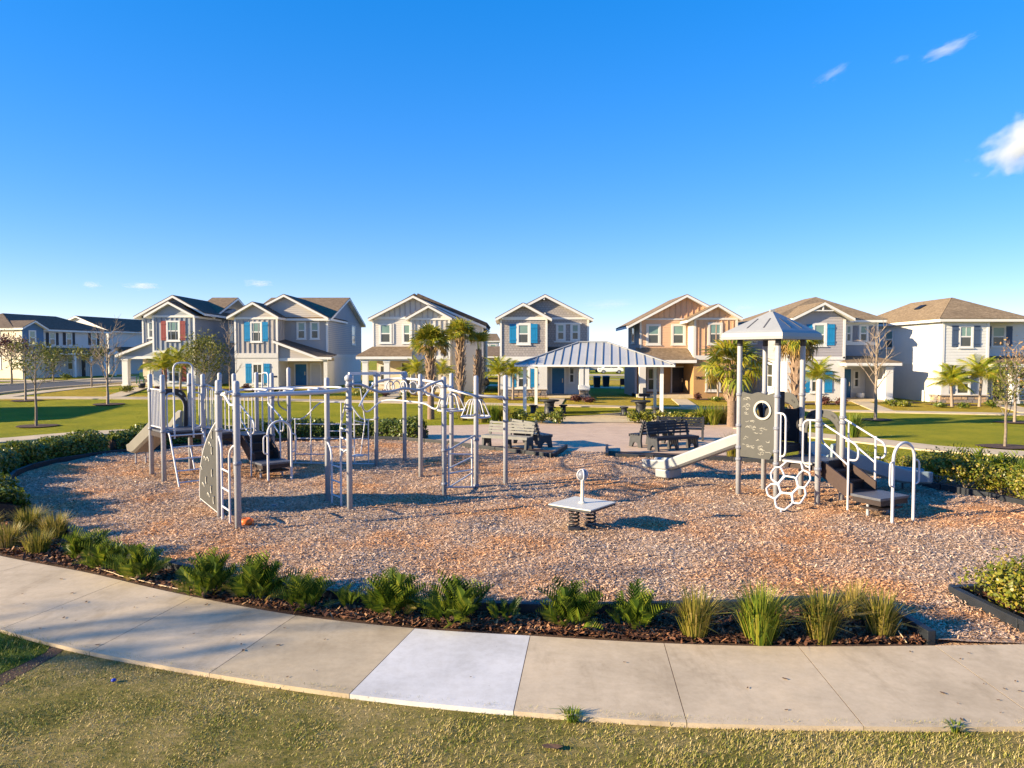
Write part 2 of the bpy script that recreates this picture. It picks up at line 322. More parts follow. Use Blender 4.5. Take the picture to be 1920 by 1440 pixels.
# ------------------------------------------------------------------ mesh building
class MB:
    """collects shapes in world (or local) coordinates; build() links them as one mesh object"""
    def __init__(s): s.v = []; s.f = []; s.sm = []
    def add(s, vs, fs, smooth=False):
        o = len(s.v); s.v += [tuple(v) for v in vs]; s.f += [tuple(i + o for i in f) for f in fs]; s.sm += [smooth] * len(fs); return s
    def box(s, x0, x1, y0, y1, z0, z1, m=None):
        p = [(x, y, z) for x in (x0, x1) for y in (y0, y1) for z in (z0, z1)]
        if m: p = [m(*q) for q in p]
        return s.add(p, [(0, 1, 3, 2), (4, 6, 7, 5), (0, 4, 5, 1), (2, 3, 7, 6), (0, 2, 6, 4), (1, 5, 7, 3)])
    def beam(s, a, b, w, h, up=(0, 0, 1)):
        a, b = Vector(a), Vector(b); d = (b - a).normalized(); sd_ = d.cross(Vector(up))
        if sd_.length < 1e-5: sd_ = Vector((1, 0, 0))
        sd_.normalize(); u = sd_.cross(d)
        p = [q + sd_ * (i * w / 2) + u * (j * h / 2) for q in (a, b) for i in (-1, 1) for j in (-1, 1)]
        return s.add(p, [(0, 1, 3, 2), (4, 6, 7, 5), (0, 4, 5, 1), (2, 3, 7, 6), (0, 2, 6, 4), (1, 5, 7, 3)])
    def prism(s, pts, off):
        """closed polygon (3d points) extruded by off"""
        n = len(pts); off = Vector(off); q = [Vector(p) for p in pts]
        return s.add(q + [p + off for p in q], [tuple(range(n))[::-1], tuple(range(n, 2 * n))] + [(i, (i + 1) % n, n + (i + 1) % n, n + i) for i in range(n)])
    def poly(s, pts): return s.add(pts, [tuple(range(len(pts)))])
    def tube(s, path, r, n=8, closed=False, caps=True):
        P = [Vector(p) for p in path]; k = len(P)
        rr = r if isinstance(r, (list, tuple)) else [r] * k
        T = []
        for i in range(k):
            a = P[(i - 1) % k] if (closed or i > 0) else P[i]; b = P[(i + 1) % k] if (closed or i < k - 1) else P[i]
            t = b - a; T.append(t.normalized() if t.length > 1e-9 else Vector((0, 0, 1)))
        ref = Vector((0, 0, 1)) if abs(T[0].z) < .9 else Vector((1, 0, 0))
        N = T[0].cross(ref).normalized(); vs = []
        for i in range(k):
            N = (N - T[i] * N.dot(T[i]));
            if N.length < 1e-6: N = T[i].orthogonal()
            N.normalize(); B = T[i].cross(N)
            for j in range(n):
                a = 2 * math.pi * j / n; vs.append(P[i] + (N * math.cos(a) + B * math.sin(a)) * rr[i])
        fs = []
        for i in range(k if closed else k - 1):
            i2 = (i + 1) % k
            for j in range(n):
                j2 = (j + 1) % n; fs.append((i * n + j, i * n + j2, i2 * n + j2, i2 * n + j))
        s.add(vs, fs, True)
        if caps and not closed:
            s.add(vs[:n], [tuple(range(n))[::-1]]); s.add(vs[-n:], [tuple(range(n))])
        return s
    def lathe(s, c, prof, n=16):
        vs = []; fs = []
        for r, z in prof:
            for j in range(n):
                a = 2 * math.pi * j / n; vs.append((c[0] + r * math.cos(a), c[1] + r * math.sin(a), c[2] + z))
        for i in range(len(prof) - 1):
            for j in range(n):
                j2 = (j + 1) % n; fs.append((i * n + j, i * n + j2, (i + 1) * n + j2, (i + 1) * n + j))
        fs2 = [tuple(range(n))[::-1], tuple(range((len(prof) - 1) * n, len(prof) * n))]
        o = len(s.v); s.add(vs, fs, True); s.f += [tuple(i + o for i in f) for f in fs2]; s.sm += [False] * 2
        return s
    def mesh(s, name, mat, org=(0, 0, 0)):
        me = bpy.data.meshes.new(name)
        o = Vector(org); me.from_pydata([tuple(Vector(v) - o) for v in s.v], [], s.f)
        me.polygons.foreach_set('use_smooth', s.sm); me.materials.append(MATS[mat]); me.update(); return me
    def build(s, name, mat, parent=None, bev=0):
        org = root_loc(parent)
        me = s.mesh(name, mat, org)
        if bev:
            bm = bmesh.new(); bm.from_mesh(me)
            bmesh.ops.remove_doubles(bm, verts=bm.verts, dist=1e-5)
            bmesh.ops.recalc_face_normals(bm, faces=bm.faces)
            es = [e for e in bm.edges if len(e.link_faces) == 2 and e.calc_face_angle(0) > .6]
            bmesh.ops.bevel(bm, geom=es, offset=bev, segments=2, affect='EDGES', profile=.6)
            bm.to_mesh(me); bm.free()
        return link(name, me, parent)
def root_loc(o):
    if o is None: return Vector((0, 0, 0))
    while o.parent: o = o.parent
    return Vector(o.location)
def link(name, me, parent=None, mat4=None):
    o = bpy.data.objects.new(name, me); col.objects.link(o)
    if parent: o.parent = parent
    if mat4 is not None: o.matrix_local = mat4
    return o
def tag(o, label=None, cat=None, group=None, kind=None):
    for k, v in (('label', label), ('category', cat), ('group', group), ('kind', kind)):
        if v: o[k] = v
    return o
def thing(name, label, cat, loc=(0, 0, 0), rz=0, group=None):
    o = bpy.data.objects.new(name, None); col.objects.link(o); o.location = loc; o.rotation_euler = (0, 0, rz); o.empty_display_size = .3
    return tag(o, label, cat, group)
def dup(root, loc, rz=0, label=None, scale=1):
    r = root.copy(); col.objects.link(r); r.location = loc; r.rotation_euler = (0, 0, rz); r.scale = (scale,) * 3
    if label: r['label'] = label
    for ch in list(root.children):
        c = ch.copy(); col.objects.link(c); c.parent = r
        for g in list(ch.children):
            d = g.copy(); col.objects.link(d); d.parent = c
    return r
def arrmesh(name, V, mat):
    """V: (faces, corners, 3) array of loose faces"""
    V = np.asarray(V, np.float32); f, k, _ = V.shape
    me = bpy.data.meshes.new(name); me.vertices.add(f * k); me.vertices.foreach_set('co', V.reshape(-1))
    me.loops.add(f * k); me.loops.foreach_set('vertex_index', np.arange(f * k, dtype=np.int32))
    me.polygons.add(f); me.polygons.foreach_set('loop_start', np.arange(0, f * k, k, dtype=np.int32)); me.polygons.foreach_set('loop_total', np.full(f, k, np.int32))
    me.materials.append(MATS[mat]); me.update(calc_edges=True); me.validate(); return me
def rnd(pts, r=.1, k=5):
    """round the corners of a polyline"""
    P = [Vector(p) for p in pts]; out = [P[0]]
    for a, b, c in zip(P, P[1:], P[2:]):
        r1 = min(r, (a - b).length * .49); r2 = min(r, (c - b).length * .49)
        p, q = b + (a - b).normalized() * r1, b + (c - b).normalized() * r2
        for i in range(k + 1):
            t = i / k; out.append(p * (1 - t) ** 2 + b * 2 * t * (1 - t) + q * t * t)
    out.append(P[-1]); return out
def inpoly(px, py, poly):
    px, py = np.asarray(px), np.asarray(py); c = np.zeros(px.shape, bool); n = len(poly)
    for i in range(n):
        x1, y1 = poly[i][:2]; x2, y2 = poly[(i + 1) % n][:2]
        m = ((y1 > py) != (y2 > py)) & (px < (x2 - x1) * (py - y1) / ((y2 - y1) or 1e-9) + x1); c ^= m
    return c
def smooth_line(pts, n=6):
    """Catmull-Rom"""
    P = [Vector(p) for p in pts]; P = [P[0] * 2 - P[1]] + P + [P[-1] * 2 - P[-2]]; out = []
    for i in range(1, len(P) - 2):
        for j in range(n):
            t = j / n; a, b, c, d = P[i - 1:i + 3]
            out.append(.5 * ((2 * b) + (c - a) * t + (2 * a - 5 * b + 4 * c - d) * t * t + (3 * b - a - 3 * c + d) * t ** 3))
    out.append(P[-2]); return out
def resample(L, step):
    out = [L[0].copy()]; acc = 0
    for a, b in zip(L, L[1:]):
        d = (b - a).length; t = step - acc
        while t <= d: out.append(a.lerp(b, t / d)); t += step
        acc = (acc + d) % step if d else acc
    return out
# ------------------------------------------------------------------ ground
def sheet(name, pts, mat, z=None, kind='structure', parent=None):
    """flat polygon (fan-safe through triangulation)"""
    bm = bmesh.new(); vs = [bm.verts.new((p[0], p[1], z if z is not None else p[2])) for p in pts]
    f = bm.faces.new(vs); f.normal_update()
    if f.normal.z < 0: f.normal_flip()
    bmesh.ops.triangulate(bm, faces=[f]); me = bpy.data.meshes.new(name); bm.to_mesh(me); bm.free(); me.materials.append(MATS[mat])
    o = link(name, me, parent)
    return tag(o, kind=kind) if not parent else o
xs = np.concatenate([[-3500, -1200, -500, -220, -130], np.arange(-90, 71, 2.0), [110, 220, 500, 1200, 3500]])
ys = np.concatenate([[-60, -25, -12], np.arange(-6, 131, 2.0), [160, 220, 340, 600, 1200, 2600, 6000]])
gx, gy = np.meshgrid(xs, ys); gz = terr(gx, gy)
nx, ny = len(xs), len(ys)
me = bpy.data.meshes.new('lawn')
me.from_pydata(np.stack([gx, gy, gz], -1).reshape(-1, 3).tolist(), [], [(j * nx + i, j * nx + i + 1, (j + 1) * nx + i + 1, (j + 1) * nx + i) for j in range(ny - 1) for i in range(nx - 1)])
me.polygons.foreach_set('use_smooth', [True] * len(me.polygons)); me.materials.append(MATS['lawn_green'])
tag(link('lawn', me), kind='structure')
def strip(name, line, w, mat, zo=.03, thick=0, step=1.0, kind='structure', parent=None):
    """band of ground following the terrain; w a number or a function of the distance along"""
    L = resample([Vector((p[0], p[1], 0)) for p in line], step); vs = []; n = len(L)
    for i, p in enumerate(L):
        t = (L[min(i + 1, n - 1)] - L[max(i - 1, 0)]).normalized(); nr = Vector((-t.y, t.x, 0)); ww = w(i / (n - 1)) if callable(w) else w
        for k in (1, -1):
            q = p + nr * (k * ww / 2); vs.append((q.x, q.y, float(terr(q.x, q.y)) + zo))
    fs = [(2 * i, 2 * i + 1, 2 * i + 3, 2 * i + 2) for i in range(n - 1)]
    if thick:
        m = len(vs); vs += [(x, y, z - thick) for x, y, z in vs]
        fs += [(2 * i + k, 2 * i + 2 + k, m + 2 * i + 2 + k, m + 2 * i + k) for i in range(n - 1) for k in (0, 1)]
        fs += [(0, 1, m + 1, m), (2 * n - 2, 2 * n - 1, m + 2 * n - 1, m + 2 * n - 2)]
    mb = MB().add(vs, fs); o = mb.build(name, mat, parent)
    if not parent: tag(o, kind=kind)
    return o

# front path of poured slabs
ZP = .05
near_px = [(-700, 1000), (-420, 1062), (-200, 1122), (0, 1180), (160, 1220), (390, 1262), (660, 1302), (960, 1333), (1290, 1355), (1620, 1362), (1920, 1362), (2320, 1352), (2750, 1325)]
far_px = [(-520, 925), (-260, 975), (-120, 1008), (0, 1042), (170, 1075), (330, 1112), (550, 1153), (775, 1178), (995, 1192), (1245, 1206), (1500, 1212), (1920, 1208), (2150, 1200), (2450, 1182)]
def edge(pts):
    L = smooth_line([(x, y, 0) for x, y in pts], 10); a = np.array([(p.x, p.y) for p in L]); return lambda x: float(np.interp(x, a[:, 0], a[:, 1]))
near_y, far_y = edge(near_px), edge(far_px)
joints = [(-680, -500), (-430, -120), (-190, 62), (0, 230), (168, 363), (392, 555), (655, 777), (963, 994), (1288, 1245), (1620, 1497), (1965, 1752), (2330, 2020), (2720, 2400)]
path = None
base_pts = [G(x, near_y(x) - 5, .0482) for x in np.linspace(-660, 2700, 60)] + [G(x, far_y(x) + 3, .0482) for x in np.linspace(2390, -490, 60)]
path = sheet('path', base_pts, 'soil', .0482)
for i, ((n0, f0), (n1, f1)) in enumerate(zip(joints, joints[1:])):
    a = [G(x, near_y(x), ZP) for x in np.linspace(n0, n1, 9)]; b = [G(x, far_y(x), ZP) for x in np.linspace(f1, f0, 9)]
    g = .004
    for q, sgn in ((a, 1), (b, -1)):
        d0 = (q[1] - q[0]).normalized(); q[0] = q[0] + d0 * g; q[-1] = q[-1] - d0 * g
    m = MB().prism(a + b, (0, 0, -.09))
    new = i == 6
    o = m.build('slab', 'concrete_new' if new else ('concrete_old' if i in (5,) else 'concrete'), path)
    if new: o['label'] = 'newer pale white slab between weathered beige slabs'

fore = [G(x, near_y(x), 0) for x in np.linspace(-680, 2720, 60)]
fore_poly = [Vector((-14, -8, 0)), Vector((14, -8, 0)), Vector((14, fore[-1].y, 0))] + fore[::-1] + [Vector((-14, fore[0].y, 0))]
sheet('foreground_lawn', fore_poly, 'lawn_dormant', .006)
lush = [G(-60, 1166, 0), G(0, 1181, 0), G(60, 1197, 0), G(97, 1208, 0), G(86, 1225, 0), G(40, 1248, 0), G(0, 1266, 0), G(-120, 1310, 0), G(-400, 1330, 0), G(-400, 1140, 0)]
sheet('lush_grass_patch', lush, 'lawn_lush', .012)
groove = [G(97, 1206, 0), G(125, 1212, 0), G(112, 1226, 0), G(60, 1256, 0), G(0, 1288, 0), G(-140, 1352, 0), G(-140, 1318, 0), G(0, 1264, 0), G(40, 1247, 0), G(86, 1224, 0)]
sheet('dirt_groove', groove, 'soil', .010)

# ------------------------------------------------------------------ mulch play area and its timber border
front_run = [(20, 935), (34, 958), (62, 978), (130, 1012), (220, 1046), (320, 1074), (450, 1103), (620, 1130), (800, 1148), (945, 1155), (1130, 1157), (1280, 1152), (1400, 1150), (1510, 1144), (1600, 1136)]
front_diag = [(1640, 1143), (1690, 1178), (1748, 1212)]
right_box = [(1860, 1118), (1784, 1122), (1850, 1156), (1925, 1192), (2060, 1258)]
back_right = [(2200, 1010), (2050, 985), (1920, 952), (1820, 931), (1738, 915), (1640, 897), (1500, 877), (1400, 869), (1310, 864), (1220, 863), (1138, 859)]
back_left = [(1035, 860), (910, 845), (845, 836), (770, 829), (700, 826), (550, 829), (400, 837), (270, 848), (180, 858), (100, 871), (40, 888), (14, 908), (20, 935)]
W = lambda L: [G(x, y, 0) for x, y in L]
mul = W(front_run) + W(front_diag) + [G(1755, 1214, 0), G(1925, 1212, 0), G(2060, 1258, 0)] + W(right_box)[::-1][1:-1] + [G(1784, 1122, 0), G(1860, 1118, 0), G(2100, 1105, 0), G(2300, 1060, 0)] + W(back_right) + [G(1138, 850, 0), G(1062, 848, 0), G(1035, 862, 0)] + W(back_left)[1:-1]
mulch_poly = [(p.x, p.y) for p in mul]
mulch = sheet('wood_fibre_ground', mul, 'wood_fibre', -.012 + .020)
step = .22; mx = np.arange(-13.2, 16, step); my = np.arange(7.5, 29, step)
cx, cy = np.meshgrid(mx, my); inside = inpoly(cx + step / 2, cy + step / 2, mulch_poly)
HOL = [(-11.4, 21.3, .9, .09), (3.6, 18.7, 1.0, .10), (9.9, 16.5, .9, .08), (7.6, 13.3, .8, .08), (-5.8, 17.9, .7, .07), (-7.9, 17.0, .7, .07), (-4.2, 13.6, .8, .06), (-3.2, 15.6, .8, .05), (.2, 13.2, .9, .05), (-1.1, 16.3, .7, .05), (5.6, 14.2, .6, .06), (2.0, 12.4, .8, .05)]
def mzf(x, y):
    z = .045 + .032 * np.sin(x * 1.7 + 1.3 * np.sin(y * .9)) * np.sin(y * 1.4 + x * .6) + .016 * np.sin(x * 4.3 + y * 2.1) * np.sin(y * 3.7 - x * 1.3)
    for hx, hy, hr, hd in HOL:
        r2 = ((x - hx) ** 2 + (y - hy) ** 2) / hr ** 2; z = z - hd * np.exp(-r2) + hd * .45 * np.exp(-(np.sqrt(r2) - 1.35) ** 2 * 5)
    return np.maximum(z, .0)
vx = lambda i, j: (mx[i], my[j], float(mzf(mx[i], my[j])) + .010 * random.random())
vmap = {}; V = []; F = []
def vid(i, j):
    if (i, j) not in vmap: vmap[(i, j)] = len(V); V.append(vx(i, j))
    return vmap[(i, j)]
for j in range(len(my) - 1):
    for i in range(len(mx) - 1):
        if inside[j, i]: F.append((vid(i, j), vid(i + 1, j), vid(i + 1, j + 1), vid(i, j + 1)))
me = bpy.data.meshes.new('wood_fibre'); me.from_pydata(V, [], F); me.polygons.foreach_set('use_smooth', [True] * len(F)); me.materials.append(MATS['wood_fibre'])
tag(link('wood_fibre', me, None), kind='stuff', label='loose tan wood fibre covering the play area', cat='mulch')

def chips(n, poly, y0, y1, x0, x1, zf, ln, wd, tilt=.45, power=2.0):
    """little slivers lying in all directions, denser near the camera"""
    P = []; got = 0
    while got < n:
        x = rng.uniform(x0, x1, 60000); y = rng.uniform(y0, y1, 60000)
        k = inpoly(x, y, poly) & (rng.random(60000) < (y0 / y) ** power); P.append(np.stack([x[k], y[k]], 1)); got += int(k.sum())
    P = np.concatenate(P)[:n]; d = P[:, 1] / y0
    a = rng.uniform(0, 2 * np.pi, n); L = rng.uniform(*ln, n) * (1 + .25 * (d - 1)); Wd = rng.uniform(*wd, n) * (1 + .25 * (d - 1))
    tz = rng.normal(0, tilt, n); rz = rng.normal(0, tilt, n)
    u = np.stack([np.cos(a), np.sin(a), tz], 1) * L[:, None] / 2; w = np.stack([-np.sin(a), np.cos(a), rz], 1) * Wd[:, None] / 2
    c = np.stack([P[:, 0], P[:, 1], zf + rng.uniform(0, .02, n)], 1)
    return np.stack([c - u - w, c + u - w * .7, c + u * .9 + w, c - u + w * .8], 1)
q = chips(150000, mulch_poly, 7.8, 27.5, -13, 15.5, .004, (.02, .058), (.008, .016), .32, 1.7)
q[:, :, 2] += mzf(q[:, :, 0].mean(1), q[:, :, 1].mean(1))[:, None] + .006
tag(link('wood_chips', arrmesh('wood_chips', q, 'wood_chip')), kind='stuff', label='scattered wood slivers lying over the play area', cat='wood chips')

# border timbers: one bevelled piece, copied along the edge
def border(root, lines, h=.17, w=.095, ln=1.18):
    tb = MB().box(-ln / 2 + .01, ln / 2 - .01, -w / 2, w / 2, -.05, h); tb.box(-ln / 2 - .0, -ln / 2 + .09, -w / 2 - .006, w / 2 + .006, h - .06, h + .008)
    me = None
    for line in lines:
        L = resample(line, ln)
        if (L[-1] - line[-1]).length > .3: L.append(line[-1])
        for a, b in zip(L, L[1:]):
            d = b - a; s = d.length / ln
            if me is None:
                o = tb.build('border_timber', 'border_black', None, bev=.012); me = o.data; o.parent = root
            else: o = link('border_timber', me, root)
            o.matrix_local = Matrix.Translation((a + b) / 2 - Vector(root.location)) @ Matrix.Rotation(math.atan2(d.y, d.x), 4, 'Z') @ Matrix.Diagonal((s, 1, 1, 1))
bo = thing('play_area_border', 'long black recycled timber edging curving round the play area', 'border', G(20, 935, 0))
border(bo, [smooth_line(W(front_run), 5), W(front_diag), smooth_line(W(back_left), 5), smooth_line(W(back_right)[1:], 5)])
bo = thing('return_border', 'short black edging piece turned back beside the left benches', 'border', G(1050, 850, 0))
border(bo, [[G(1035, 860, 0), G(1062, 842, 0)]])
bo = thing('return_border', 'short upright black edging end beside the right benches', 'border', G(1138, 850, 0))
border(bo, [[G(1138, 859, 0), G(1138, 842, 0)]])
bo = thing('planter_border', 'black planter edging with pointed corner around the leafy shrub', 'border', G(1784, 1122, 0))
border(bo, [W(right_box)[1:], W(right_box)[:2][::-1]])

# planting beds
bed = [(p.x, p.y) for p in W(front_run)] + [(p.x, p.y) for p in W(front_diag)] + [tuple(G(x, far_y(x), 0)[:2]) for x in np.linspace(1748, -430, 40)] + [tuple(G(-420, 960, 0)[:2])]
bed_sheet = W(front_run) + W(front_diag) + [G(1756, 1222, 0)] + [G(x, far_y(x) + 14, 0) for x in np.linspace(1748, -430, 40)] + [G(-420, 960, 0)]
sheet('planting_bed', bed_sheet, 'soil', .014)
qb = chips(26000, bed, 7.4, 17, -14, 5.6, .045, (.035, .10), (.014, .034), .4, 2.2)
tag(link('bark_mulch', arrmesh('bark_mulch', qb, 'bark_chip')), kind='stuff', label='reddish bark mulch in the bed along the path', cat='bark mulch')
pb = [tuple(p[:2]) for p in W([(1784, 1122), (1860, 1118), (2100, 1105), (2300, 1060), (2400, 1200), (2060, 1258), (1925, 1192), (1850, 1156)])]
sheet('planter_soil', [(x, y, 0) for x, y in pb], 'soil', .016)
qb = chips(3500, pb, 8.0, 12, 6.0, 13, .05, (.035, .1), (.014, .03), .4, 1)
tag(link('planter_bark', arrmesh('planter_bark', qb, 'bark_chip')), kind='stuff', label='dark bark mulch inside the corner planter', cat='bark mulch')
def offset(line, d):
    out = []
    for i, p in enumerate(line):
        t = (line[min(i + 1, len(line) - 1)] - line[max(i - 1, 0)]).normalized(); out.append(p + Vector((-t.y, t.x, 0)) * d)
    return out
BL = smooth_line(W(back_left)[3:], 5)      # from px 770 round to the left end
BLo = offset(BL, -1.9)
sheet('hedge_soil', BL + BLo[::-1], 'soil', .010)
BR = smooth_line(W(back_right)[1:-3], 5)
BRo = offset(BR, -2.0)
sheet('shrub_soil', BR + BRo[::-1], 'soil', .010)

# ------------------------------------------------------------------ plaza, walks, road, front yards
plaza = [G(835, 836, 0), G(775, 818, 0), G(700, 800), G(830, 794), G(1000, 792), G(1062, 790), G(1062, 789), G(1178, 789), G(1178, 791), G(1320, 793), G(1420, 795), G(1470, 806), G(1430, 830, 0), G(1390, 868, 0), G(1310, 863, 0), G(1230, 858, 0), G(1138, 852, 0), G(1060, 852, 0), G(1035, 858, 0), G(910, 843, 0)]
sheet('paver_plaza', [(p.x, p.y, 0) for p in plaza], 'pavers', .026)
soilbench = [G(845, 836, 0), G(910, 845, 0), G(1035, 860, 0), G(1058, 848, 0), G(1000, 843, 0), G(900, 836, 0), G(850, 830, 0)]
sheet('bench_soil', [(p.x, p.y, 0) for p in soilbench], 'soil', .034)
soilbench = [G(1138, 859, 0), G(1220, 863, 0), G(1310, 864, 0), G(1400, 869, 0), G(1400, 858, 0), G(1300, 853, 0), G(1200, 850, 0), G(1138, 847, 0)]
sheet('bench_soil', [(p.x, p.y, 0) for p in soilbench], 'soil', .034)
slab = [G(1003, 793), G(1000, 772), G(1235, 772), G(1300, 793)]
sheet('pavilion_slab', [(p.x, p.y, 0) for p in slab], 'concrete_far', .045)
rp = [G(1400, 803), G(1470, 812), G(1530, 818), G(1640, 829), G(1760, 843), G(1920, 853), G(2150, 872), G(2500, 905)]
strip('ring_path', smooth_line(rp, 6), 1.55, 'concrete_far', .05, .05)
lp = [G(-500, 880), G(-250, 850), G(-90, 834), G(20, 826), G(150, 815), G(330, 806), G(520, 800), G(720, 797)]
strip('ring_path', smooth_line(lp, 6), 1.5, 'concrete_far', .05, .05)
fw = smooth_line([G(-350, 750), G(20, 747), G(220, 747), G(420, 748.5), G(650, 753), G(850, 757), G(1050, 761), G(1230, 765), G(1560, 771), G(1920, 778), G(2400, 790)], 6)
strip('front_walk', fw, 1.35, 'concrete_far', .05, .05)
# golden winter lawn between the walk and the houses
gy_l = [p + Vector((0, 5.6 if p.x > -30 else 3.0, 0)) for p in fw if p.x > -33.0]
strip('front_yard', gy_l, 9.6, 'yard_gold', .02, 0, 1.0)
side = [(6.6, 50), (6.6, 70)]
strip('road', [(-38.4, 20), (-38.4, 45), (-38.4, 75), (-38.4, 130)], 7.0, 'asphalt', .04, 0, 1.5)
for x in (-34.8, -42.0): strip('kerb', [(x, 20), (x, 130)], .3, 'concrete_far', .12, .12, 1.5)
strip('street_walk', [(-33.0, 30), (-33.0, 130)], 1.4, 'concrete_far', .05, .05, 1.5)
strip('street_walk', [(-44.6, 20), (-44.6, 130)], 1.3, 'concrete_far', .05, .05, 1.5)
strip('back_lane', [(-60, 69.5), (60, 69.5)], 4.6, 'concrete_far', .05, 0, 2)
strip('back_verge', [(-60, 84), (70, 84)], 16, 'yard_gold', .03, 0, 2)
strip('back_walk', [(-60, 92), (70, 92)], 1.5, 'concrete_far', .06, 0, 2)
strip('back_street', [(-90, 116), (90, 116)], 9, 'concrete_far', .05, 0, 2)
strip('back_walk', [(-60, 104), (70, 104)], 2.0, 'concrete_far', .06, 0, 2)
# ------------------------------------------------------------------ houses
def fmap(y): return lambda a, d, z: (a, y - d, z)          # wall facing the camera
def rmap(x): return lambda a, d, z: (x + d, a, z)          # wall facing right
def lmap(x): return lambda a, d, z: (x - d, a, z)
class House:
    def __init__(s, label, D, base, cx, name='house'):
        s.D = D; s.z0 = CAM_H - (base - 667) * D / FPX
        s.root = thing(name, label, 'house', (s.X(cx), D + 5, s.z0))
    def X(s, px, d=0): return A(px, 667, s.D + d).x
    def Z(s, py, d=0): return A(960, py, s.D + d).z
    def put(s, name, mb, mat, parent=None, bev=0): return mb.build(name, mat, parent or s.root, bev)
    def block(s, x0, x1, y0, y1, z0, z1, mat, gable=None, axis='y', name='wall'):
        """wall block, gable = (x or y of the ridge, height)"""
        if not gable: mb = MB().box(x0, x1, y0, y1, z0, z1)
        elif axis == 'y': mb = MB().prism([(x0, y0, z0), (x1, y0, z0), (x1, y0, z1), (gable[0], y0, gable[1]), (x0, y0, z1)], (0, y1 - y0, 0))
        else: mb = MB().prism([(x0, y0, z0), (x0, y1, z0), (x0, y1, z1), (x0, gable[0], gable[1]), (x0, y0, z1)], (x1 - x0, 0, 0))
        return s.put(name, mb, mat)
    def lap(s, m, pts, mat, step=.17, proud=.022):
        """lap boards over a convex outline pts [(a,z)...]"""
        zs = [p[1] for p in pts]; z0, z1 = min(zs), max(zs); mb = MB()
        def rngx(z):
            xs_ = []
            for (a, b), (c, d) in zip(pts, pts[1:] + pts[:1]):
                if (b - z) * (d - z) <= 0 and b != d: xs_.append(a + (c - a) * (z - b) / (d - b))
                elif b == d == z: xs_ += [a, c]
            return (min(xs_), max(xs_)) if xs_ else None
        k = int((z1 - z0) / step) + 1
        for i in range(k):
            a, b = z0 + i * step + 1e-4, min(z0 + (i + 1) * step, z1 - 1e-4)
            if b - a < .02: continue
            ra, rb = rngx(a), rngx(b)
            if not ra or not rb: continue
            mb.add([m(ra[0], proud, a), m(ra[1], proud, a), m(rb[1], .004, b), m(rb[0], .004, b), m(ra[0], .001, a), m(ra[1], .001, a)], [(0, 1, 2, 3), (0, 4, 5, 1)])
        o = s.put('lap_boards', mb, mat); o['kind'] = 'stuff'; return o
    def battens(s, m, pts, mat, sp=.4, a0=None, t=.05):
        """upright battens over a convex outline, one part each"""
        xs_ = [p[0] for p in pts]; lo, hi = min(xs_), max(xs_); a = (a0 if a0 is not None else lo + sp * .6)
        while a < hi - .12:
            zz = []
            for (x1, z1), (x2, z2) in zip(pts, pts[1:] + pts[:1]):
                if (x1 - a) * (x2 - a) <= 0 and x1 != x2: zz.append(z1 + (z2 - z1) * (a - x1) / (x2 - x1))
            if zz and max(zz) - min(zz) > .2: s.put('batten', MB().box(a - t / 2, a + t / 2, .0, .045, min(zz), max(zz), m), mat)
            a += sp
    def trim(s, m, a0, a1, z0, z1, mat='white_trim', d=.05, name='trim_board'): return s.put(name, MB().box(a0, a1, -.02, d, z0, z1, m), mat)
    def window(s, m, a0, a1, z0, z1, tw=.12, mull=False, sill=True, frame='white_trim', low='glass_lower', up='glass_upper', mid=.5):
        mb = MB(); zm = z0 + (z1 - z0) * mid
        mb.box(a0 - tw, a0, -.02, .06, z0 - tw, z1 + tw, m); mb.box(a1, a1 + tw, -.02, .06, z0 - tw, z1 + tw, m)
        mb.box(a0, a1, -.02, .058, z1, z1 + tw, m); mb.box(a0, a1, -.02, .058, z0 - tw, z0, m)
        mb.box(a0, a1, .0, .045, zm - .045, zm + .045, m)
        mb.box(a0, a0 + .045, .0, .04, z0, z1, m); mb.box(a1 - .045, a1, .0, .04, z0, z1, m)
        if mull: mb.box((a0 + a1) / 2 - .02, (a0 + a1) / 2 + .02, .0, .038, zm, z1, m)
        w = s.put('window', mb, frame)
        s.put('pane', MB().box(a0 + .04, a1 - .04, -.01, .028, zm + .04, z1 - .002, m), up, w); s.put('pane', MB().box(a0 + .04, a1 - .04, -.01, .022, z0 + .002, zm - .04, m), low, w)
        if sill: s.put('sill', MB().box(a0 - tw - .05, a1 + tw + .05, -.02, .10, z0 - tw - .05, z0 - tw, m), frame, w)
        return w
    def shutter(s, m, a0, a1, z0, z1, mat):
        mb = MB(); n = 3; w = (a1 - a0) / n
        for i in range(n): mb.box(a0 + i * w + .006, a0 + (i + 1) * w - .006, .0, .05, z0, z1, m)
        for z in (z0 + .18, z1 - .3): mb.box(a0 + .01, a1 - .01, .05, .075, z, z + .12, m)
        return s.put('shutter', mb, mat)
    def shutters(s, m, a0, a1, z0, z1, mat, w=.42, gap=.14, sides=(1, 1)):
        if sides[0]: s.shutter(m, a0 - gap - w, a0 - gap, z0 - .05, z1 + .1, mat)
        if sides[1]: s.shutter(m, a1 + gap, a1 + gap + w, z0 - .05, z1 + .1, mat)
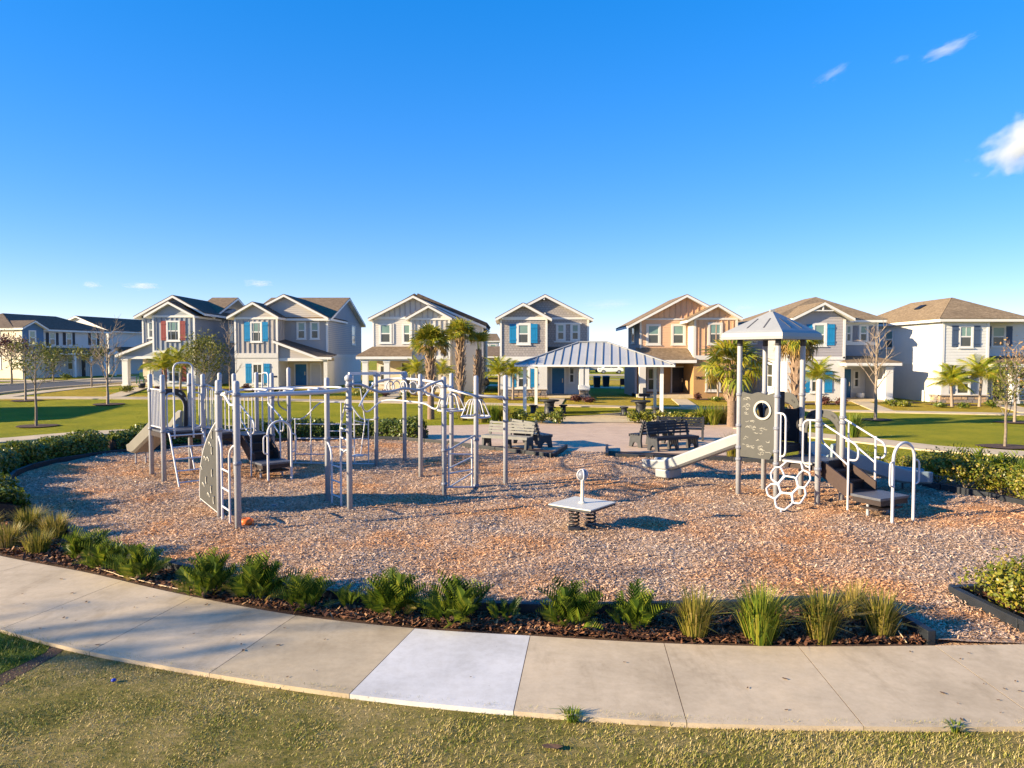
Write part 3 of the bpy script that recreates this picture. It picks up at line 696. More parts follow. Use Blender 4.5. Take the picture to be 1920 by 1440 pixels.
    def door(s, m, a0, a1, z0, z1, mat, frame='white_trim', handle=True):
        fr = MB(); fr.box(a0 - .1, a0, -.02, .07, z0, z1 + .1, m); fr.box(a1, a1 + .1, -.02, .07, z0, z1 + .1, m); fr.box(a0, a1, -.02, .068, z1, z1 + .1, m)
        d = s.put('door', MB().box(a0 + .003, a1 - .003, -.02, .03, z0, z1 - .003, m), mat)
        s.put('door_frame', fr, frame)
        pn = MB(); w = a1 - a0; h = z1 - z0
        for (u0, u1, v0, v1) in ((.14, .46, .08, .45), (.54, .86, .08, .45), (.14, .46, .52, .93), (.54, .86, .52, .93)):
            pn.box(a0 + u0 * w, a0 + u1 * w, .03, .042, z0 + v0 * h, z0 + v1 * h, m)
        s.put('door_panel', pn, mat, d)
        if handle: s.put('handle', MB().box(a1 - .16, a1 - .1, .03, .1, z0 + .85, z0 + 1.15, m), 'brass', d)
        return d
    def slope(s, sh, wh, pts, t=.05, w=.17, lift=.0):
        q = [Vector(p) for p in pts]; n = (q[1] - q[0]).cross(q[2] - q[0]).normalized()
        if n.z < 0: n = -n
        sh.prism([p + n * .003 for p in q], n * t)
        wh.prism([p - Vector((0, 0, w)) for p in q], (0, 0, w))
    def gable_y(s, xl, xm, xr, yf, yb, zl, zm, zr, mat, t=.05, w=.18):
        sh, wh = MB(), MB()
        s.slope(sh, wh, [(xl, yf, zl), (xm, yf, zm), (xm, yb, zm), (xl, yb, zl)], t, w)
        s.slope(sh, wh, [(xm, yf, zm), (xr, yf, zr), (xr, yb, zr), (xm, yb, zm)], t, w)
        r = s.put('roof', sh, mat); s.put('fascia', wh, 'white_trim', r); return r
    def gable_x(s, yf, ym, yb, xl, xr, zf, zm, zb, mat, t=.05, w=.18):
        sh, wh = MB(), MB()
        s.slope(sh, wh, [(xl, yf, zf), (xr, yf, zf), (xr, ym, zm), (xl, ym, zm)], t, w)
        s.slope(sh, wh, [(xl, ym, zm), (xr, ym, zm), (xr, yb, zb), (xl, yb, zb)], t, w)
        r = s.put('roof', sh, mat); s.put('fascia', wh, 'white_trim', r); return r
    def hip(s, xl, xr, yf, yb, ze, xa, xb, ya, yb2, zr, mat, w=.18):
        """hip roof, ridge from (xa,ya) to (xb,yb2)"""
        sh, wh = MB(), MB(); a, b = (xa, ya, zr), (xb, yb2, zr)
        c = [(xl, yf, ze), (xr, yf, ze), (xr, yb, ze), (xl, yb, ze)]
        if ya == yb2 and xa != xb: fs = [[c[0], c[1], b, a], [c[1], c[2], b], [c[2], c[3], a, b], [c[3], c[0], a]]
        elif ya != yb2: fs = [[c[0], c[1], a], [c[1], c[2], b, a], [c[2], c[3], b], [c[3], c[0], a, b]]
        else: fs = [[c[0], c[1], a], [c[1], c[2], a], [c[2], c[3], a], [c[3], c[0], a]]
        for f in fs:
            q = [Vector(p) for p in f]; n = (q[1] - q[0]).cross(q[2] - q[0]).normalized(); n = -n if n.z < 0 else n
            sh.prism([p + n * .003 for p in q], n * .05)
        wh.box(xl + .01, xr - .01, yf + .01, yb - .01, ze - w, ze - .004)
        r = s.put('roof', sh, mat); s.put('fascia', wh, 'white_trim', r); return r
    def column(s, x, y, z0, z1, w=.42, mat='white_trim'):
        mb = MB().box(x - w / 2, x + w / 2, y - w / 2, y + w / 2, z0, z1 - .14); mb.box(x - w / 2 - .05, x + w / 2 + .05, y - w / 2 - .05, y + w / 2 + .05, z1 - .14, z1); mb.box(x - w / 2 - .05, x + w / 2 + .05, y - w / 2 - .05, y + w / 2 + .05, z0 - .1, z0 + .2)
        return s.put('column', mb, mat)
    def stones(s, m, a0, a1, z0, z1, mat='stone_a'):
        """irregular veneer stones, one part each"""
        z = z0
        while z < z1 - .06:
            h = random.uniform(.17, .26); h = min(h, z1 - z); a = a0
            while a < a1 - .08:
                w = min(random.uniform(.25, .5), a1 - a); d = random.uniform(.08, .13)
                j = lambda: random.uniform(.008, .03)
                pts = [(a + j(), z + j()), (a + w - j(), z + j()), (a + w - j(), z + h - j()), (a + j(), z + h - j())]
                mb = MB().add([m(p[0], -.02, p[1]) for p in pts] + [m(p[0], d, p[1]) for p in pts], [(4, 5, 6, 7), (0, 1, 5, 4), (1, 2, 6, 5), (2, 3, 7, 6), (3, 0, 4, 7)])
                s.put('stone', mb, random.choice(['stone_a', 'stone_a', 'stone_b']) if mat == 'stone_a' else random.choice(['stone_b', 'stone_b', 'stone_a'])); a += w
            z += h
        s.put('stone_cap', MB().box(a0 - .04, a1 + .04, -.02, .19, z1, z1 + .07, m), 'concrete_cap')
    def vent_pipe(s, x, y, z): s.put('vent_pipe', MB().tube([(x, y, z - .4), (x, y, z + .35)], .05), 'seam_grey')
    def number(s, m, a, z, text, h=.22):
        cu = bpy.data.curves.new('house_number', 'FONT'); cu.body = text; cu.size = h * 1.35; cu.extrude = .012; cu.align_x = 'CENTER'
        t = bpy.data.objects.new('house_number', cu); col.objects.link(t); bpy.context.view_layer.update()
        me = bpy.data.meshes.new_from_object(t.evaluated_get(bpy.context.evaluated_depsgraph_get())); bpy.data.objects.remove(t)
        me.materials.clear(); me.materials.append(MATS['sign_black']); o = link('house_number', me, s.root)
        p = Vector(m(a, .035, z)) - root_loc(s.root); o.matrix_local = Matrix.Translation(p) @ Matrix.Rotation(R(90), 4, 'X')

# --- blue-grey house with red shutters (left end of the row)
h = House('blue grey board and batten house with dark red shutters', 57.5, 725, 320); X, Z, D, z0 = h.X, h.Z, h.D, h.z0
xb0, xb1 = X(287), X(366.5); xl = X(257); zb, zt = Z(663), Z(592)
m = fmap(D); m2 = fmap(D + .9)
h.block(xb0, xb1, D, D + 8, z0 - .3, zb, 'grey_stucco', name='lower_wall')
h.block(xb0 + .01, xb1 - .01, D + .012, D + 3.6, zb, zt, 'siding_bluegrey', (X(321), Z(568)), name='upper_wall')
h.block(xl, xb0, D + .9, D + 9, zb, zt, 'siding_bluegrey', name='upper_wall')
h.block(xl, xb0, D + 2.6, D + 9, z0 - .3, zb - .01, 'grey_stucco', name='lower_wall')
h.block(xl + .02, xb1 - .5, D + .92, D + 9, zt - .02, zt, 'siding_slate_shade', (X(320), Z(556)), name='gable_wall')
h.block(X(300), xb1 - .02, D + 3.2, D + 13.2, zb, zt, 'siding_slate_shade', (D + 8.2, Z(566)), 'x', name='side_wall')  # right side darker than the front: shade put into the colour
h.block(X(300), xb1 - .04, D + 7.9, D + 13.2, z0 - .3, zb, 'siding_slate_shade', name='lower_wall')
mr = rmap(xb1 - .02); h.lap(mr, [(D + 3.7, zb), (D + 13.2, zb), (D + 13.2, zt), (D + 8.2, Z(566)), (D + 3.7, zt + .2)], 'siding_slate_shade')
h.lap(rmap(xb1 - .01), [(D + .15, zb), (D + 3.6, zb), (D + 3.6, zt), (D + .15, zt)], 'siding_slate_shade')
h.trim(rmap(xb1), D + .1, D + 13, zb - .3, zb, 'white_trim', .04)
h.battens(m, [(xb0 + .1, zb), (xb1 - .1, zb), (xb1 - .1, zt - .12), (xb0 + .1, zt - .12)], 'siding_slate_shade', .39)
h.battens(m2, [(xl + .1, zb), (xb0, zb), (xb0, zt - .1), (xl + .1, zt - .1)], 'siding_slate_shade', .39)
h.lap(m, [(xb0 + .15, zt + .02), (xb1 - .15, zt + .02), (X(321), Z(570))], 'siding_bluegrey', .15)
for a in (xb0 + .06, xb1 - .06): h.trim(m, a - .07, a + .07, zb, zt, name='corner_board')
h.trim(m2, xl, xl + .12, zb, zt, name='corner_board')
h.trim(m, xb0, xb1, zb - .02, zb + .24, d=.07, name='belt_board'); h.trim(m, xb0, xb1, zt - .14, zt + .02, d=.06); h.trim(m2, xl, xb0, zt - .14, zt, d=.05)
h.gable_y(X(275.5), X(321), X(367.5) + .1, D - .4, D + 5, Z(592.5), Z(566), Z(592.5), 'shingle_dark')
h.gable_y(X(246), X(320), X(380), D + .45, D + 8.2, Z(593.5), Z(553), Z(587), 'shingle_dark')
h.gable_x(D + 2.9, D + 8.2, D + 13.6, X(320), xb1 + .38, Z(594, 3.0), Z(564, 8.2) + .25, Z(595, 3), 'shingle_brown')
h.window(m, X(316), X(336), Z(637), Z(604)); h.shutters(m, X(316), X(336), Z(637), Z(604), 'shutter_red')
h.window(m2, X(270.5), X(281), Z(631), Z(605)); h.window(m, X(316), X(336), Z(714), Z(682)); h.shutters(m, X(316), X(336), Z(714), Z(682), 'shutter_red')
h.window(mr, D + 6.9, D + 7.9, Z(636), Z(603)); h.vent_pipe(X(375, 4), D + 4.2, Z(583, 4))
yp = D + .5; xp = X(215)
h.put('roof', MB().prism([(X(213), yp - .3, Z(665.5)), (X(291), yp - .3, Z(635)), (X(291), yp - .3, Z(635) + .05), (X(213), yp - .3, Z(665.5) + .05)], (0, 2.6, 0)), 'shingle_dark')
h.put('fascia', MB().prism([(X(213), yp - .33, Z(665.5) - .2), (X(291), yp - .33, Z(635) - .2), (X(291), yp - .33, Z(635) - .004), (X(213), yp - .33, Z(665.5) - .004)], (0, 2.6, 0)), 'white_trim')
h.put('gable_wall', MB().prism([(X(224), yp, Z(669)), (xb0, yp, Z(669)), (xb0, yp, Z(638)), (X(224), yp, Z(663))], (0, .1, 0)), 'siding_bluegrey')
h.lap(fmap(yp), [(X(224), Z(669)), (xb0, Z(669)), (xb0, Z(638.5)), (X(224), Z(663))], 'siding_bluegrey', .15)
h.put('beam', MB().box(X(222), xb0, yp - .08, yp + .2, Z(673), Z(668)), 'white_trim')
h.column(X(228.5), yp + .12, z0, Z(673), .46); h.put('porch_floor', MB().box(X(222), xb0, yp - .1, D + 2.6, z0 - .2, z0 + .12), 'concrete_far')
h.put('side_wall', MB().box(X(238), xb0, D + 2.45, D + 2.6, z0, Z(668)), 'cream_stucco'); h.door(fmap(D + 2.45), X(276, 2), X(284, 2), z0 + .1, z0 + 2.15, 'door_white')
h.put('porch_ceiling', MB().box(X(224), xb0, yp + .1, D + 2.5, Z(668) - .03, Z(668)), 'porch_ceiling')

# --- taupe house with blue shutters and blue door
h = House('taupe board and batten house with blue shutters and two entry doors', 57.5, 727, 528); X, Z, D, z0 = h.X, h.Z, h.D, h.z0
D2 = D + 1.8; xb0, xb1, x1 = X(440.5), X(521.5), A(615, 667, D2).x; zb, zt = Z(664.5), Z(595.5); m, m2 = fmap(D), fmap(D2); Z2 = lambda p: h.Z(p, 1.8)
h.block(xb0, xb1, D, D + 6, z0 - .3, zb, 'white_stucco', name='lower_wall')
h.block(xb0 + .01, xb1 - .01, D + .012, D + 5, zb, zt, 'siding_taupe', (X(478), Z(569)), name='upper_wall')
xm0 = A(456, 667, D2).x
h.block(xm0, x1, D2, D2 + 13.2, zb, Z2(596), 'siding_grey', (A(536, 667, D2).x, Z2(556)), name='upper_wall')
h.block(xm0 + .1, x1 - .015, D2 + .05, D2 + 13.15, zb - .02, Z2(597), 'siding_slate_shade', (D2 + 6.6, Z(561, 8.4)), 'x', name='side_wall')
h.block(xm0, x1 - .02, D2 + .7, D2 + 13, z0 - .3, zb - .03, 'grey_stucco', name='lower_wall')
mr = rmap(x1 - .012); h.lap(mr, [(D2 + .1, zb), (D2 + 13.1, zb), (D2 + 13.1, Z2(597)), (D2 + 6.6, Z(562, 8.4)), (D2 + .1, Z2(597))], 'siding_slate_shade')  # slate boards carry the shade of this right wall
h.trim(rmap(x1), D2 + .1, D2 + 13.1, zb - .32, zb, 'grey_stucco', .04, 'belt_board')
h.lap(m2, [(xb1 + .5, zb), (x1 - .14, zb), (x1 - .14, Z2(598)), (xb1 + .5, Z2(598))], 'siding_grey')  # shadow of the bay put into the grey of these boards
h.lap(m2, [(X(525, 1.8), Z2(595)), (x1 - .2, Z2(595)), (A(536, 667, D2).x, Z2(557)), (A(500, 667, D2).x, Z2(580))], 'siding_taupe')  # sunlit gable of the same wall, light put into the taupe
mbr = rmap(xb1 - .01); h.battens(mbr, [(D + .1, zb), (D2, zb), (D2, zt), (D + .1, zt)], 'siding_grey', .4)
h.battens(m, [(xb0 + .1, zb), (xb1 - .1, zb), (xb1 - .1, zt - .12), (xb0 + .1, zt - .12)], 'siding_grey', .4)
h.lap(m, [(xb0 + .2, zt + .02), (xb1 - .2, zt + .02), (X(478), Z(571))], 'siding_taupe', .15)
for a in (xb0 + .06, xb1 - .06): h.trim(m, a - .07, a + .07, zb, zt, name='corner_board')
h.trim(m2, x1 - .14, x1 + .03, zb, Z2(597), name='corner_board'); h.trim(m, xb0, xb1, zb - .28, zb + .1, 'white_stucco', .06, 'belt_board'); h.trim(m, xb0, xb1, zt - .14, zt + .02, d=.06); h.trim(m2, xb1, x1, Z2(598), Z2(594.5), d=.06)
h.gable_y(X(429.5), X(478), X(526), D - .42, D + 6.5, Z(595), Z(567), Z(595), 'shingle_dark')
h.gable_y(A(452, 667, D2).x, A(536, 667, D2).x, x1 + .15, D2 - .42, D2 + 6.6, Z2(596.5), Z2(553), Z2(596.5), 'shingle_dark')
h.gable_x(D2 - .3, D2 + 6.6, D2 + 13.6, xm0 + .2, x1 + .38, Z2(597.5), Z(559, 8.4), Z2(597.5), 'shingle_brown')
h.window(m, X(473), X(489.5), Z(639), Z(606)); h.shutters(m, X(473), X(489.5), Z(639), Z(606), 'shutter_blue', .46)
h.window(m, X(475), X(491), Z(717), Z(684), mull=True, up='glass_lower'); h.shutters(m, X(475), X(491), Z(717), Z(684), 'shutter_blue', .5)
for a, b in ((559.5, 572), (584.5, 597)): h.window(m2, X(a, 1.8), X(b, 1.8), Z2(633.5), Z2(606))
xs1 = x1; h.window(mr, D2 + 8.8, D2 + 10.2, Z(644, 10), Z(612, 10))
yp = D + .25; xr = X(614)
h.put('roof', MB().prism([(X(512.5), yp - .3, Z(638)), (X(596), yp - .3, Z(669)), (X(621), yp - .3, Z(669.5)), (X(621), D2, Z(666)), (X(521), D2, Z(640) + .15)], (0, 0, .06)), 'shingle_dark')
h.put('fascia', MB().prism([(X(512), yp - .34, Z(638) - .2), (X(596), yp - .34, Z(669) - .2), (X(622), yp - .34, Z(669.5) - .2), (X(622), yp - .34, Z(669.5) - .005), (X(596), yp - .34, Z(669) - .005), (X(512), yp - .34, Z(638) - .005)], (0, .08, 0)), 'white_trim')
h.put('gable_wall', MB().prism([(xb1, yp, Z(672)), (X(592), yp, Z(672)), (X(590), yp, Z(669)), (xb1, yp, Z(643))], (0, .1, 0)), 'siding_taupe'); h.lap(fmap(yp), [(xb1, Z(671)), (X(590), Z(671)), (xb1, Z(644))], 'siding_taupe', .15)
h.put('beam', MB().box(xb1, X(612), yp - .08, yp + .2, Z(677), Z(671.5)), 'white_trim'); h.put('porch_ceiling', MB().box(xb1, X(612), yp + .1, D2 + .7, Z(671.8), Z(671.2)), 'porch_ceiling')
h.put('porch_wall', MB().box(X(605), X(612), yp, D2 + .7, z0, Z(677)), 'white_stucco'); h.put('porch_floor', MB().box(xb1, X(612), yp, D2 + .7, z0 - .2, z0 + .1), 'concrete_far')
m3 = fmap(D2 + .7); h.put('porch_wall', MB().box(xb1, X(612), D2 + .68, D2 + .72, z0, Z(671)), 'cream_stucco')
h.door(m3, X(553, 2.4), X(574, 2.4), z0 + .1, Z(683, 2.4), 'door_blue'); h.door(m3, X(583, 2.4), X(600, 2.4), z0 + .1, Z(683, 2.4), 'door_white', handle=False)

# --- cream house behind the palms
h = House('cream house with brown porch roof behind the tall palms', 55, 733, 775); X, Z, D, z0 = h.X, h.Z, h.D, h.z0
D2 = D + 2.0; Z2 = lambda p: h.Z(p, 2); zb = Z(668); zt = Z(597); m = fmap(D); m2 = fmap(D2); m0 = fmap(D + .5)
xl, xb0, xb1, xr = X(699, .5), X(770), X(844), A(906, 667, D2).x
h.block(xl, xb0 + .1, D + .5, D + 9, Z(655), zt, 'siding_cream', name='upper_wall'); h.block(xl, xb0 + .1, D + 2.2, D + 9, z0 - .3, Z(655), 'cream_stucco', name='lower_wall')
h.block(xb0, xb1, D, D + 9, z0 - .3, zb, 'cream_stucco', name='lower_wall'); h.block(xb0 + .01, xb1 - .01, D + .012, D + 4, zb, zt, 'siding_cream', (X(804.5), Z(576)), name='upper_wall')
h.put('gable_wall', MB().prism([(xl, D + .52, zt - .02), (xb1, D + .52, zt - .02), (xb1, D + .52, Z(586)), (X(774.6), D + .52, Z(557)), (xl, D + .52, zt)], (0, 8, 0)), 'siding_cream')
h.block(xb1 - .3, xr, D2, D2 + 10, z0 - .3, Z2(611), 'siding_cream', name='side_wall'); h.lap(m2, [(xb1, Z2(669)), (xr - .1, Z2(669)), (xr - .1, Z2(612)), (xb1, Z2(612))], 'siding_cream')
h.put('gable_wall', MB().prism([(xb1 - .3, D2, Z2(611)), (xr, D2, Z2(611)), (xb1 - .3, D2, Z2(588))], (0, 9, 0)), 'siding_cream')
h.lap(m0, [(xl + .12, Z(655)), (xb0, Z(655)), (xb0, zt - .1), (xl + .12, zt - .1)], 'siding_cream')
h.battens(m0, [(xl + .3, zt + .1), (X(845, .5), zt + .1), (X(845, .5), Z(588)), (X(774.6), Z(559))], 'siding_mauve', .4)
h.battens(m, [(xb0 + .1, zb), (xb1 - .1, zb), (xb1 - .1, zt - .1), (xb0 + .1, zt - .1)], 'siding_mauve', .4); h.battens(m, [(xb0 + .3, zt), (xb1 - .3, zt), (X(804.5), Z(577))], 'siding_mauve', .4)
for a in (xb0 + .05, xb1 - .06): h.trim(m, a - .07, a + .07, zb, zt, name='corner_board')
h.trim(m0, xl, xl + .12, Z(655), zt, name='corner_board'); h.trim(m, xb0, xb1, zb - .25, zb + .05, 'white_trim', .06, 'belt_board'); h.trim(m, xb0, xb1, zt - .12, zt + .02, d=.06); h.trim(m0, xl, xb0, zt - .05, zt + .15, d=.05); h.trim(m2, xr - .12, xr + .02, Z2(669), Z2(611), name='corner_board')
h.gable_y(X(690), X(774.6), X(858), D + .05, D + 10, Z(597.5), Z(554), Z(596), 'shingle_dark')
h.gable_y(X(762), X(804.5), X(848), D - .42, D + 5, Z(597), Z(573), Z(597), 'shingle_dark')
h.gable_y(X(700, 2), X(782, 2), A(911, 667, D2).x, D2 - .35, D2 + 9, Z2(603), Z2(557), Z2(612), 'shingle_dark', .3)
h.window(m0, X(714.5, .5), X(732, .5), Z(641, .5), Z(610, .5)); h.window(m0, X(757.5, .5), X(769, .5), Z(641, .5), Z(610, .5)); h.trim(m0, X(735.5), X(737), Z(644), Z(606), d=.07)
h.window(m, X(798), X(814), Z(641), Z(610)); h.window(m, X(796), X(814), Z(722), Z(689)); h.window(m2, X(875, 2), X(879.5, 2), Z2(643), Z2(618), tw=.06)
yp = D - .9
sh = MB().prism([(X(673), yp - .2, Z(668.5)), (X(776), yp - .2, Z(668.5)), (X(770), D + .5, Z(651)), (X(697), D + .5, Z(651))], (0, 0, .07)); h.put('roof', sh, 'shingle_brown')
h.put('fascia', MB().box(X(673), X(776), yp - .22, yp - .14, Z(668.5) - .2, Z(668.5)).box(X(673), X(673) + .08, yp - .14, D + 2, Z(668.5) - .2, Z(668.5)), 'white_trim'); h.put('porch_ceiling', MB().box(X(676), X(774), yp, D + 2.3, Z(672.5), Z(671.5)), 'porch_ceiling'); h.put('beam', MB().box(X(680), X(772), yp, yp + .3, Z(676.5), Z(672.5)), 'white_trim')
for p in (688.5, 728.5): h.column(X(p), yp + .2, z0, Z(676), .42)
h.put('porch_floor', MB().box(X(680), xb0, yp - .1, D + 2.2, z0 - .2, z0 + .1), 'concrete_far'); h.put('porch_wall', MB().box(xl, xb0, D + 2.15, D + 2.22, z0, Z(672)), 'cream_stucco')
m3 = fmap(D + 2.15); h.door(m3, X(754, 2.2), X(769, 2.2), z0 + .1, z0 + 2.15, 'door_black'); h.window(m3, X(714, 2.2), X(724, 2.2), Z(717, 2), Z(687, 2), up='glass_lower')

# --- grey shingle house, centre
h = House('grey shake house with blue door and stone skirt', 51.5, 745, 1020); X, Z, D, z0 = h.X, h.Z, h.D, h.z0
D2 = D + 1.7; Z2 = lambda p: h.Z(p, 1.7); zb = Z(672); zt = Z(598); m, m2 = fmap(D), fmap(D2); xb0, xb1, xr = X(937.5), X(1026), A(1104, 667, D2).x
h.block(xb0, xb1, D, D + 9, z0 - .3, zb, 'white_stucco', name='lower_wall'); h.block(xb0 + .01, xb1 - .01, D + .012, D + 5, zb, zt, 'shake_grey', (X(981), Z(571)), name='upper_wall')
h.block(xb0 + .1, xr, D2, D2 + 12, zb, Z2(599), 'shake_grey', (A(1021.5, 667, D2).x, Z2(556)), name='upper_wall'); h.block(xb0 + .1, xr - .02, D2 + .5, D2 + 12, z0 - .3, zb, 'white_stucco', name='lower_wall')
for a in (xb0 + .06, xb1 - .06): h.trim(m, a - .07, a + .07, zb, zt, name='corner_board')
h.trim(m2, xr - .13, xr + .02, zb, Z2(599), name='corner_board'); h.trim(m, xb0, xb1, zb - .2, zb + .12, 'white_trim', .06, 'belt_board'); h.trim(m, xb0, xb1, zt - .08, zt + .14, d=.06); h.trim(m2, xb1, xr, Z2(599), Z2(595), d=.06)
h.gable_y(X(929), X(981), X(1034), D - .45, D + 6, Z(598), Z(569), Z(598), 'shingle_dark'); h.gable_y(A(934, 667, D2).x, A(1021.5, 667, D2).x, A(1111, 667, D2).x, D2 - .45, D2 + 12.3, Z2(599), Z2(553.5), Z2(599), 'shingle_dark')
for (px, py, mm, zz) in ((981, 571, D, Z), (942, 593, D, Z), (1021, 584, D, Z)): h.put('bracket', MB().box(X(px) - .05, X(px) + .05, mm - .42, mm, zz(py + 5), zz(py + 3)), 'white_trim')
h.put('bracket', MB().box(X(1021.5) - .05, X(1021.5) + .05, D2 - .42, D2, Z2(563), Z2(560)), 'white_trim')
h.window(m, X(972.5), X(990.5), Z(642), Z(610), .17); h.shutters(m, X(972.5), X(990.5), Z(642), Z(610), 'shutter_blue', .5, .17)
h.window(m, X(972.5), X(990.5), Z(724.5), Z(694), .14); h.shutters(m, X(972.5), X(990.5), Z(724.5), Z(694), 'shutter_blue', .42, .17)
for a, b in ((1045.5, 1057), (1072.5, 1084)): h.window(m2, X(a, 1.7), X(b, 1.7), Z2(635.5), Z2(610), .14, sill=False)
h.trim(m2, X(1038, 1.7), X(1091, 1.7), Z2(642), Z2(639.5), d=.09); h.trim(m2, X(1039, 1.7), X(1090, 1.7), Z2(608), Z2(605.5), d=.09)
h.stones(m, xb0, xb1, z0 - .05, Z(731), 'stone_b')
yp = D - .1; h.put('roof', MB().prism([(X(1026), yp - .3, Z(681)), (X(1112), yp - .3, Z(681)), (X(1108), D2, Z(652)), (X(1026), D2, Z(652))], (0, 0, .08)), 'shingle_dark'); h.put('fascia', MB().box(X(1026), X(1112), yp - .34, yp - .27, Z(684), Z(681)), 'white_trim'); h.put('porch_ceiling', MB().box(xb1, X(1108), yp, D2 + .5, Z(683.5), Z(682.5)), 'porch_ceiling')
m3 = fmap(D2 + .5); h.door(m3, X(1035, 2.2), X(1058, 2.2), z0 + .15, Z(690, 2.2), 'door_blue'); h.window(m3, X(1068, 2.2), X(1076, 2.2), Z(716, 2.2), Z(690, 2.2), .08, up='glass_lower', mid=.55)
for p in (1090, 1100.5): h.column(X(p), yp + .1, Z(732) + .18, Z(684), .3)
h.stones(fmap(yp - .05), X(1086.5), X(1104), z0, Z(732), 'stone_b'); h.put('porch_wall', MB().box(X(1087), X(1103.5), yp - .04, yp + .35, z0, Z(732) - .002), 'stone_b'); h.put('porch_floor', MB().box(xb1, X(1108), yp, D2 + .5, z0 - .2, z0 + .12), 'concrete_far')

# --- orange tan house
h = House('orange tan house with black front door and cream trim', 52.5, 743, 1290); X, Z, D, z0 = h.X, h.Z, h.D, h.z0
D2 = D + 1.75; Z2 = lambda p: h.Z(p, 1.75); X2 = lambda p: h.X(p, 1.75); zb = Z(670); zt = Z(598.5); m, m2 = fmap(D), fmap(D2); xb0, xb1, xl = X(1301), X(1382), X2(1199)
TR = 'siding_cream'
h.block(xl, xb0 + .2, D2, D2 + 5.2, Z(676), Z2(600), 'siding_orange', name='upper_wall'); h.block(xl, xb0 + .2, D2 + 1.4, D2 + 5.2, z0 - .3, Z(676), 'tan_stucco', name='lower_wall')
h.put('gable_wall', MB().prism([(xl, D2 + .01, Z2(600) - .01), (X2(1340), D2 + .01, Z2(600) - .01), (X2(1340), D2 + .01, Z2(586)), (X2(1284.5), D2 + .01, Z2(557)), (xl, D2 + .01, Z2(600))], (0, 5.1, 0)), 'siding_peach')
h.block(xb0, xb1, D, D + 11, z0 - .3, zb, 'tan_stucco', name='lower_wall'); h.block(xb0 + .01, xb1 - .01, D + .012, D + 5, zb, zt, 'siding_peach', (X(1342.5), Z(573)), name='upper_wall')
h.lap(m2, [(xl + .12, Z2(656)), (xb0, Z2(656)), (xb0, Z2(600)), (xl + .12, Z2(600))], 'siding_orange', .19); h.lap(lmap(xl - .005), [(D2 + .1, Z2(660)), (D2 + 5.2, Z2(660)), (D2 + 5.2, Z2(606)), (D2 + .1, Z2(606))], 'siding_slate_shade', .19)  # slate on the left wall is shade put into the colour
h.lap(lmap(xb0 - .005), [(D + .1, zb), (D2, zb), (D2, zt), (D + .1, zt)], 'siding_cream', .19)  # cream on the bay side is sunlight put into the colour
h.battens(m2, [(xl + .4, Z2(598)), (X2(1340), Z2(598)), (X2(1340), Z2(588)), (X2(1284.5), Z2(559))], 'siding_orange', .42); h.battens(m, [(xb0 + .1, zb), (xb1 - .1, zb), (xb1 - .1, zt - .1), (xb0 + .1, zt - .1)], 'siding_orange', .42); h.battens(m, [(xb0 + .4, zt), (xb1 - .4, zt), (X(1342.5), Z(575))], 'siding_orange', .42)
for a in (xb0 + .06, xb1 - .06): h.trim(m, a - .08, a + .08, zb, zt, TR, name='corner_board')
h.trim(m2, xl, xl + .14, Z2(656), Z2(600), TR, name='corner_board'); h.trim(m, xb0, xb1, zb - .18, zb + .14, TR, .06, 'belt_board'); h.trim(m, xb0, xb1, zt - .05, zt + .1, TR, .06); h.trim(m2, xl, xb0, Z2(600), Z2(597), TR, .06)
h.gable_y(X2(1174.5), X2(1284.5), X2(1372), D2 - .5, D2 + 5.6, Z2(612), Z2(553.5), Z2(598), 'shingle_brown'); h.gable_y(X(1285), X(1342.6), X(1388), D - .45, D + 8, Z(601), Z(571), Z(597), 'shingle_brown')
for a, b in ((1215, 1234.5), (1262, 1281)): h.window(m2, X2(a), X2(b), Z2(643), Z2(611.5), .16, frame=TR)
h.window(m, X(1330.5), X(1350), Z(642.5), Z(609), .16, frame=TR); h.window(m, X(1327), X(1347.5), Z(730), Z(692.5), .16, frame=TR, mull=True)
h.window(lmap(xl - .005), D2 + 2.2, D2 + 3.4, Z2(640), Z2(612), .1)
yp = D + .1; h.put('roof', MB().prism([(X(1195), yp - .3, Z(675)), (X(1305), yp - .3, Z(675)), (X(1297), D2, Z(654)), (X(1199), D2, Z(654))], (0, 0, .08)), 'shingle_brown'); h.put('fascia', MB().box(X(1195), X(1305), yp - .34, yp - .26, Z(680.5), Z(675)), 'white_trim'); h.put('porch_ceiling', MB().box(X(1198), X(1301), yp - .2, D2 + 1.5, Z(681.5), Z(680.5)), 'porch_ceiling')
h.column(X(1205), yp + .05, z0, Z(681), .46, TR); h.put('porch_floor', MB().box(X(1199), xb0, yp, D2 + 1.4, z0 - .2, z0 + .1), 'concrete_far'); h.put('side_wall', MB().box(X(1199), X(1203), D2 + .1, D2 + 5.2, z0 - .2, Z(680)), 'siding_mauve')  # mauve side wall carries painted shade too
m3 = fmap(D2 + 1.4); h.put('porch_wall', MB().box(X(1204), xb0, D2 + 1.36, D2 + 1.42, z0, Z(680)), 'tan_stucco'); m3 = fmap(D2 + 1.36)
h.door(m3, X(1261, 3), X(1283, 3), z0 + .1, Z(689, 3), 'door_black', TR); h.window(m3, X(1216, 3), X(1234, 3), Z(730, 3), Z(692, 3), .12, True, frame=TR, up='glass_lower')
h.number(m, X(1311), Z(711), '7963')

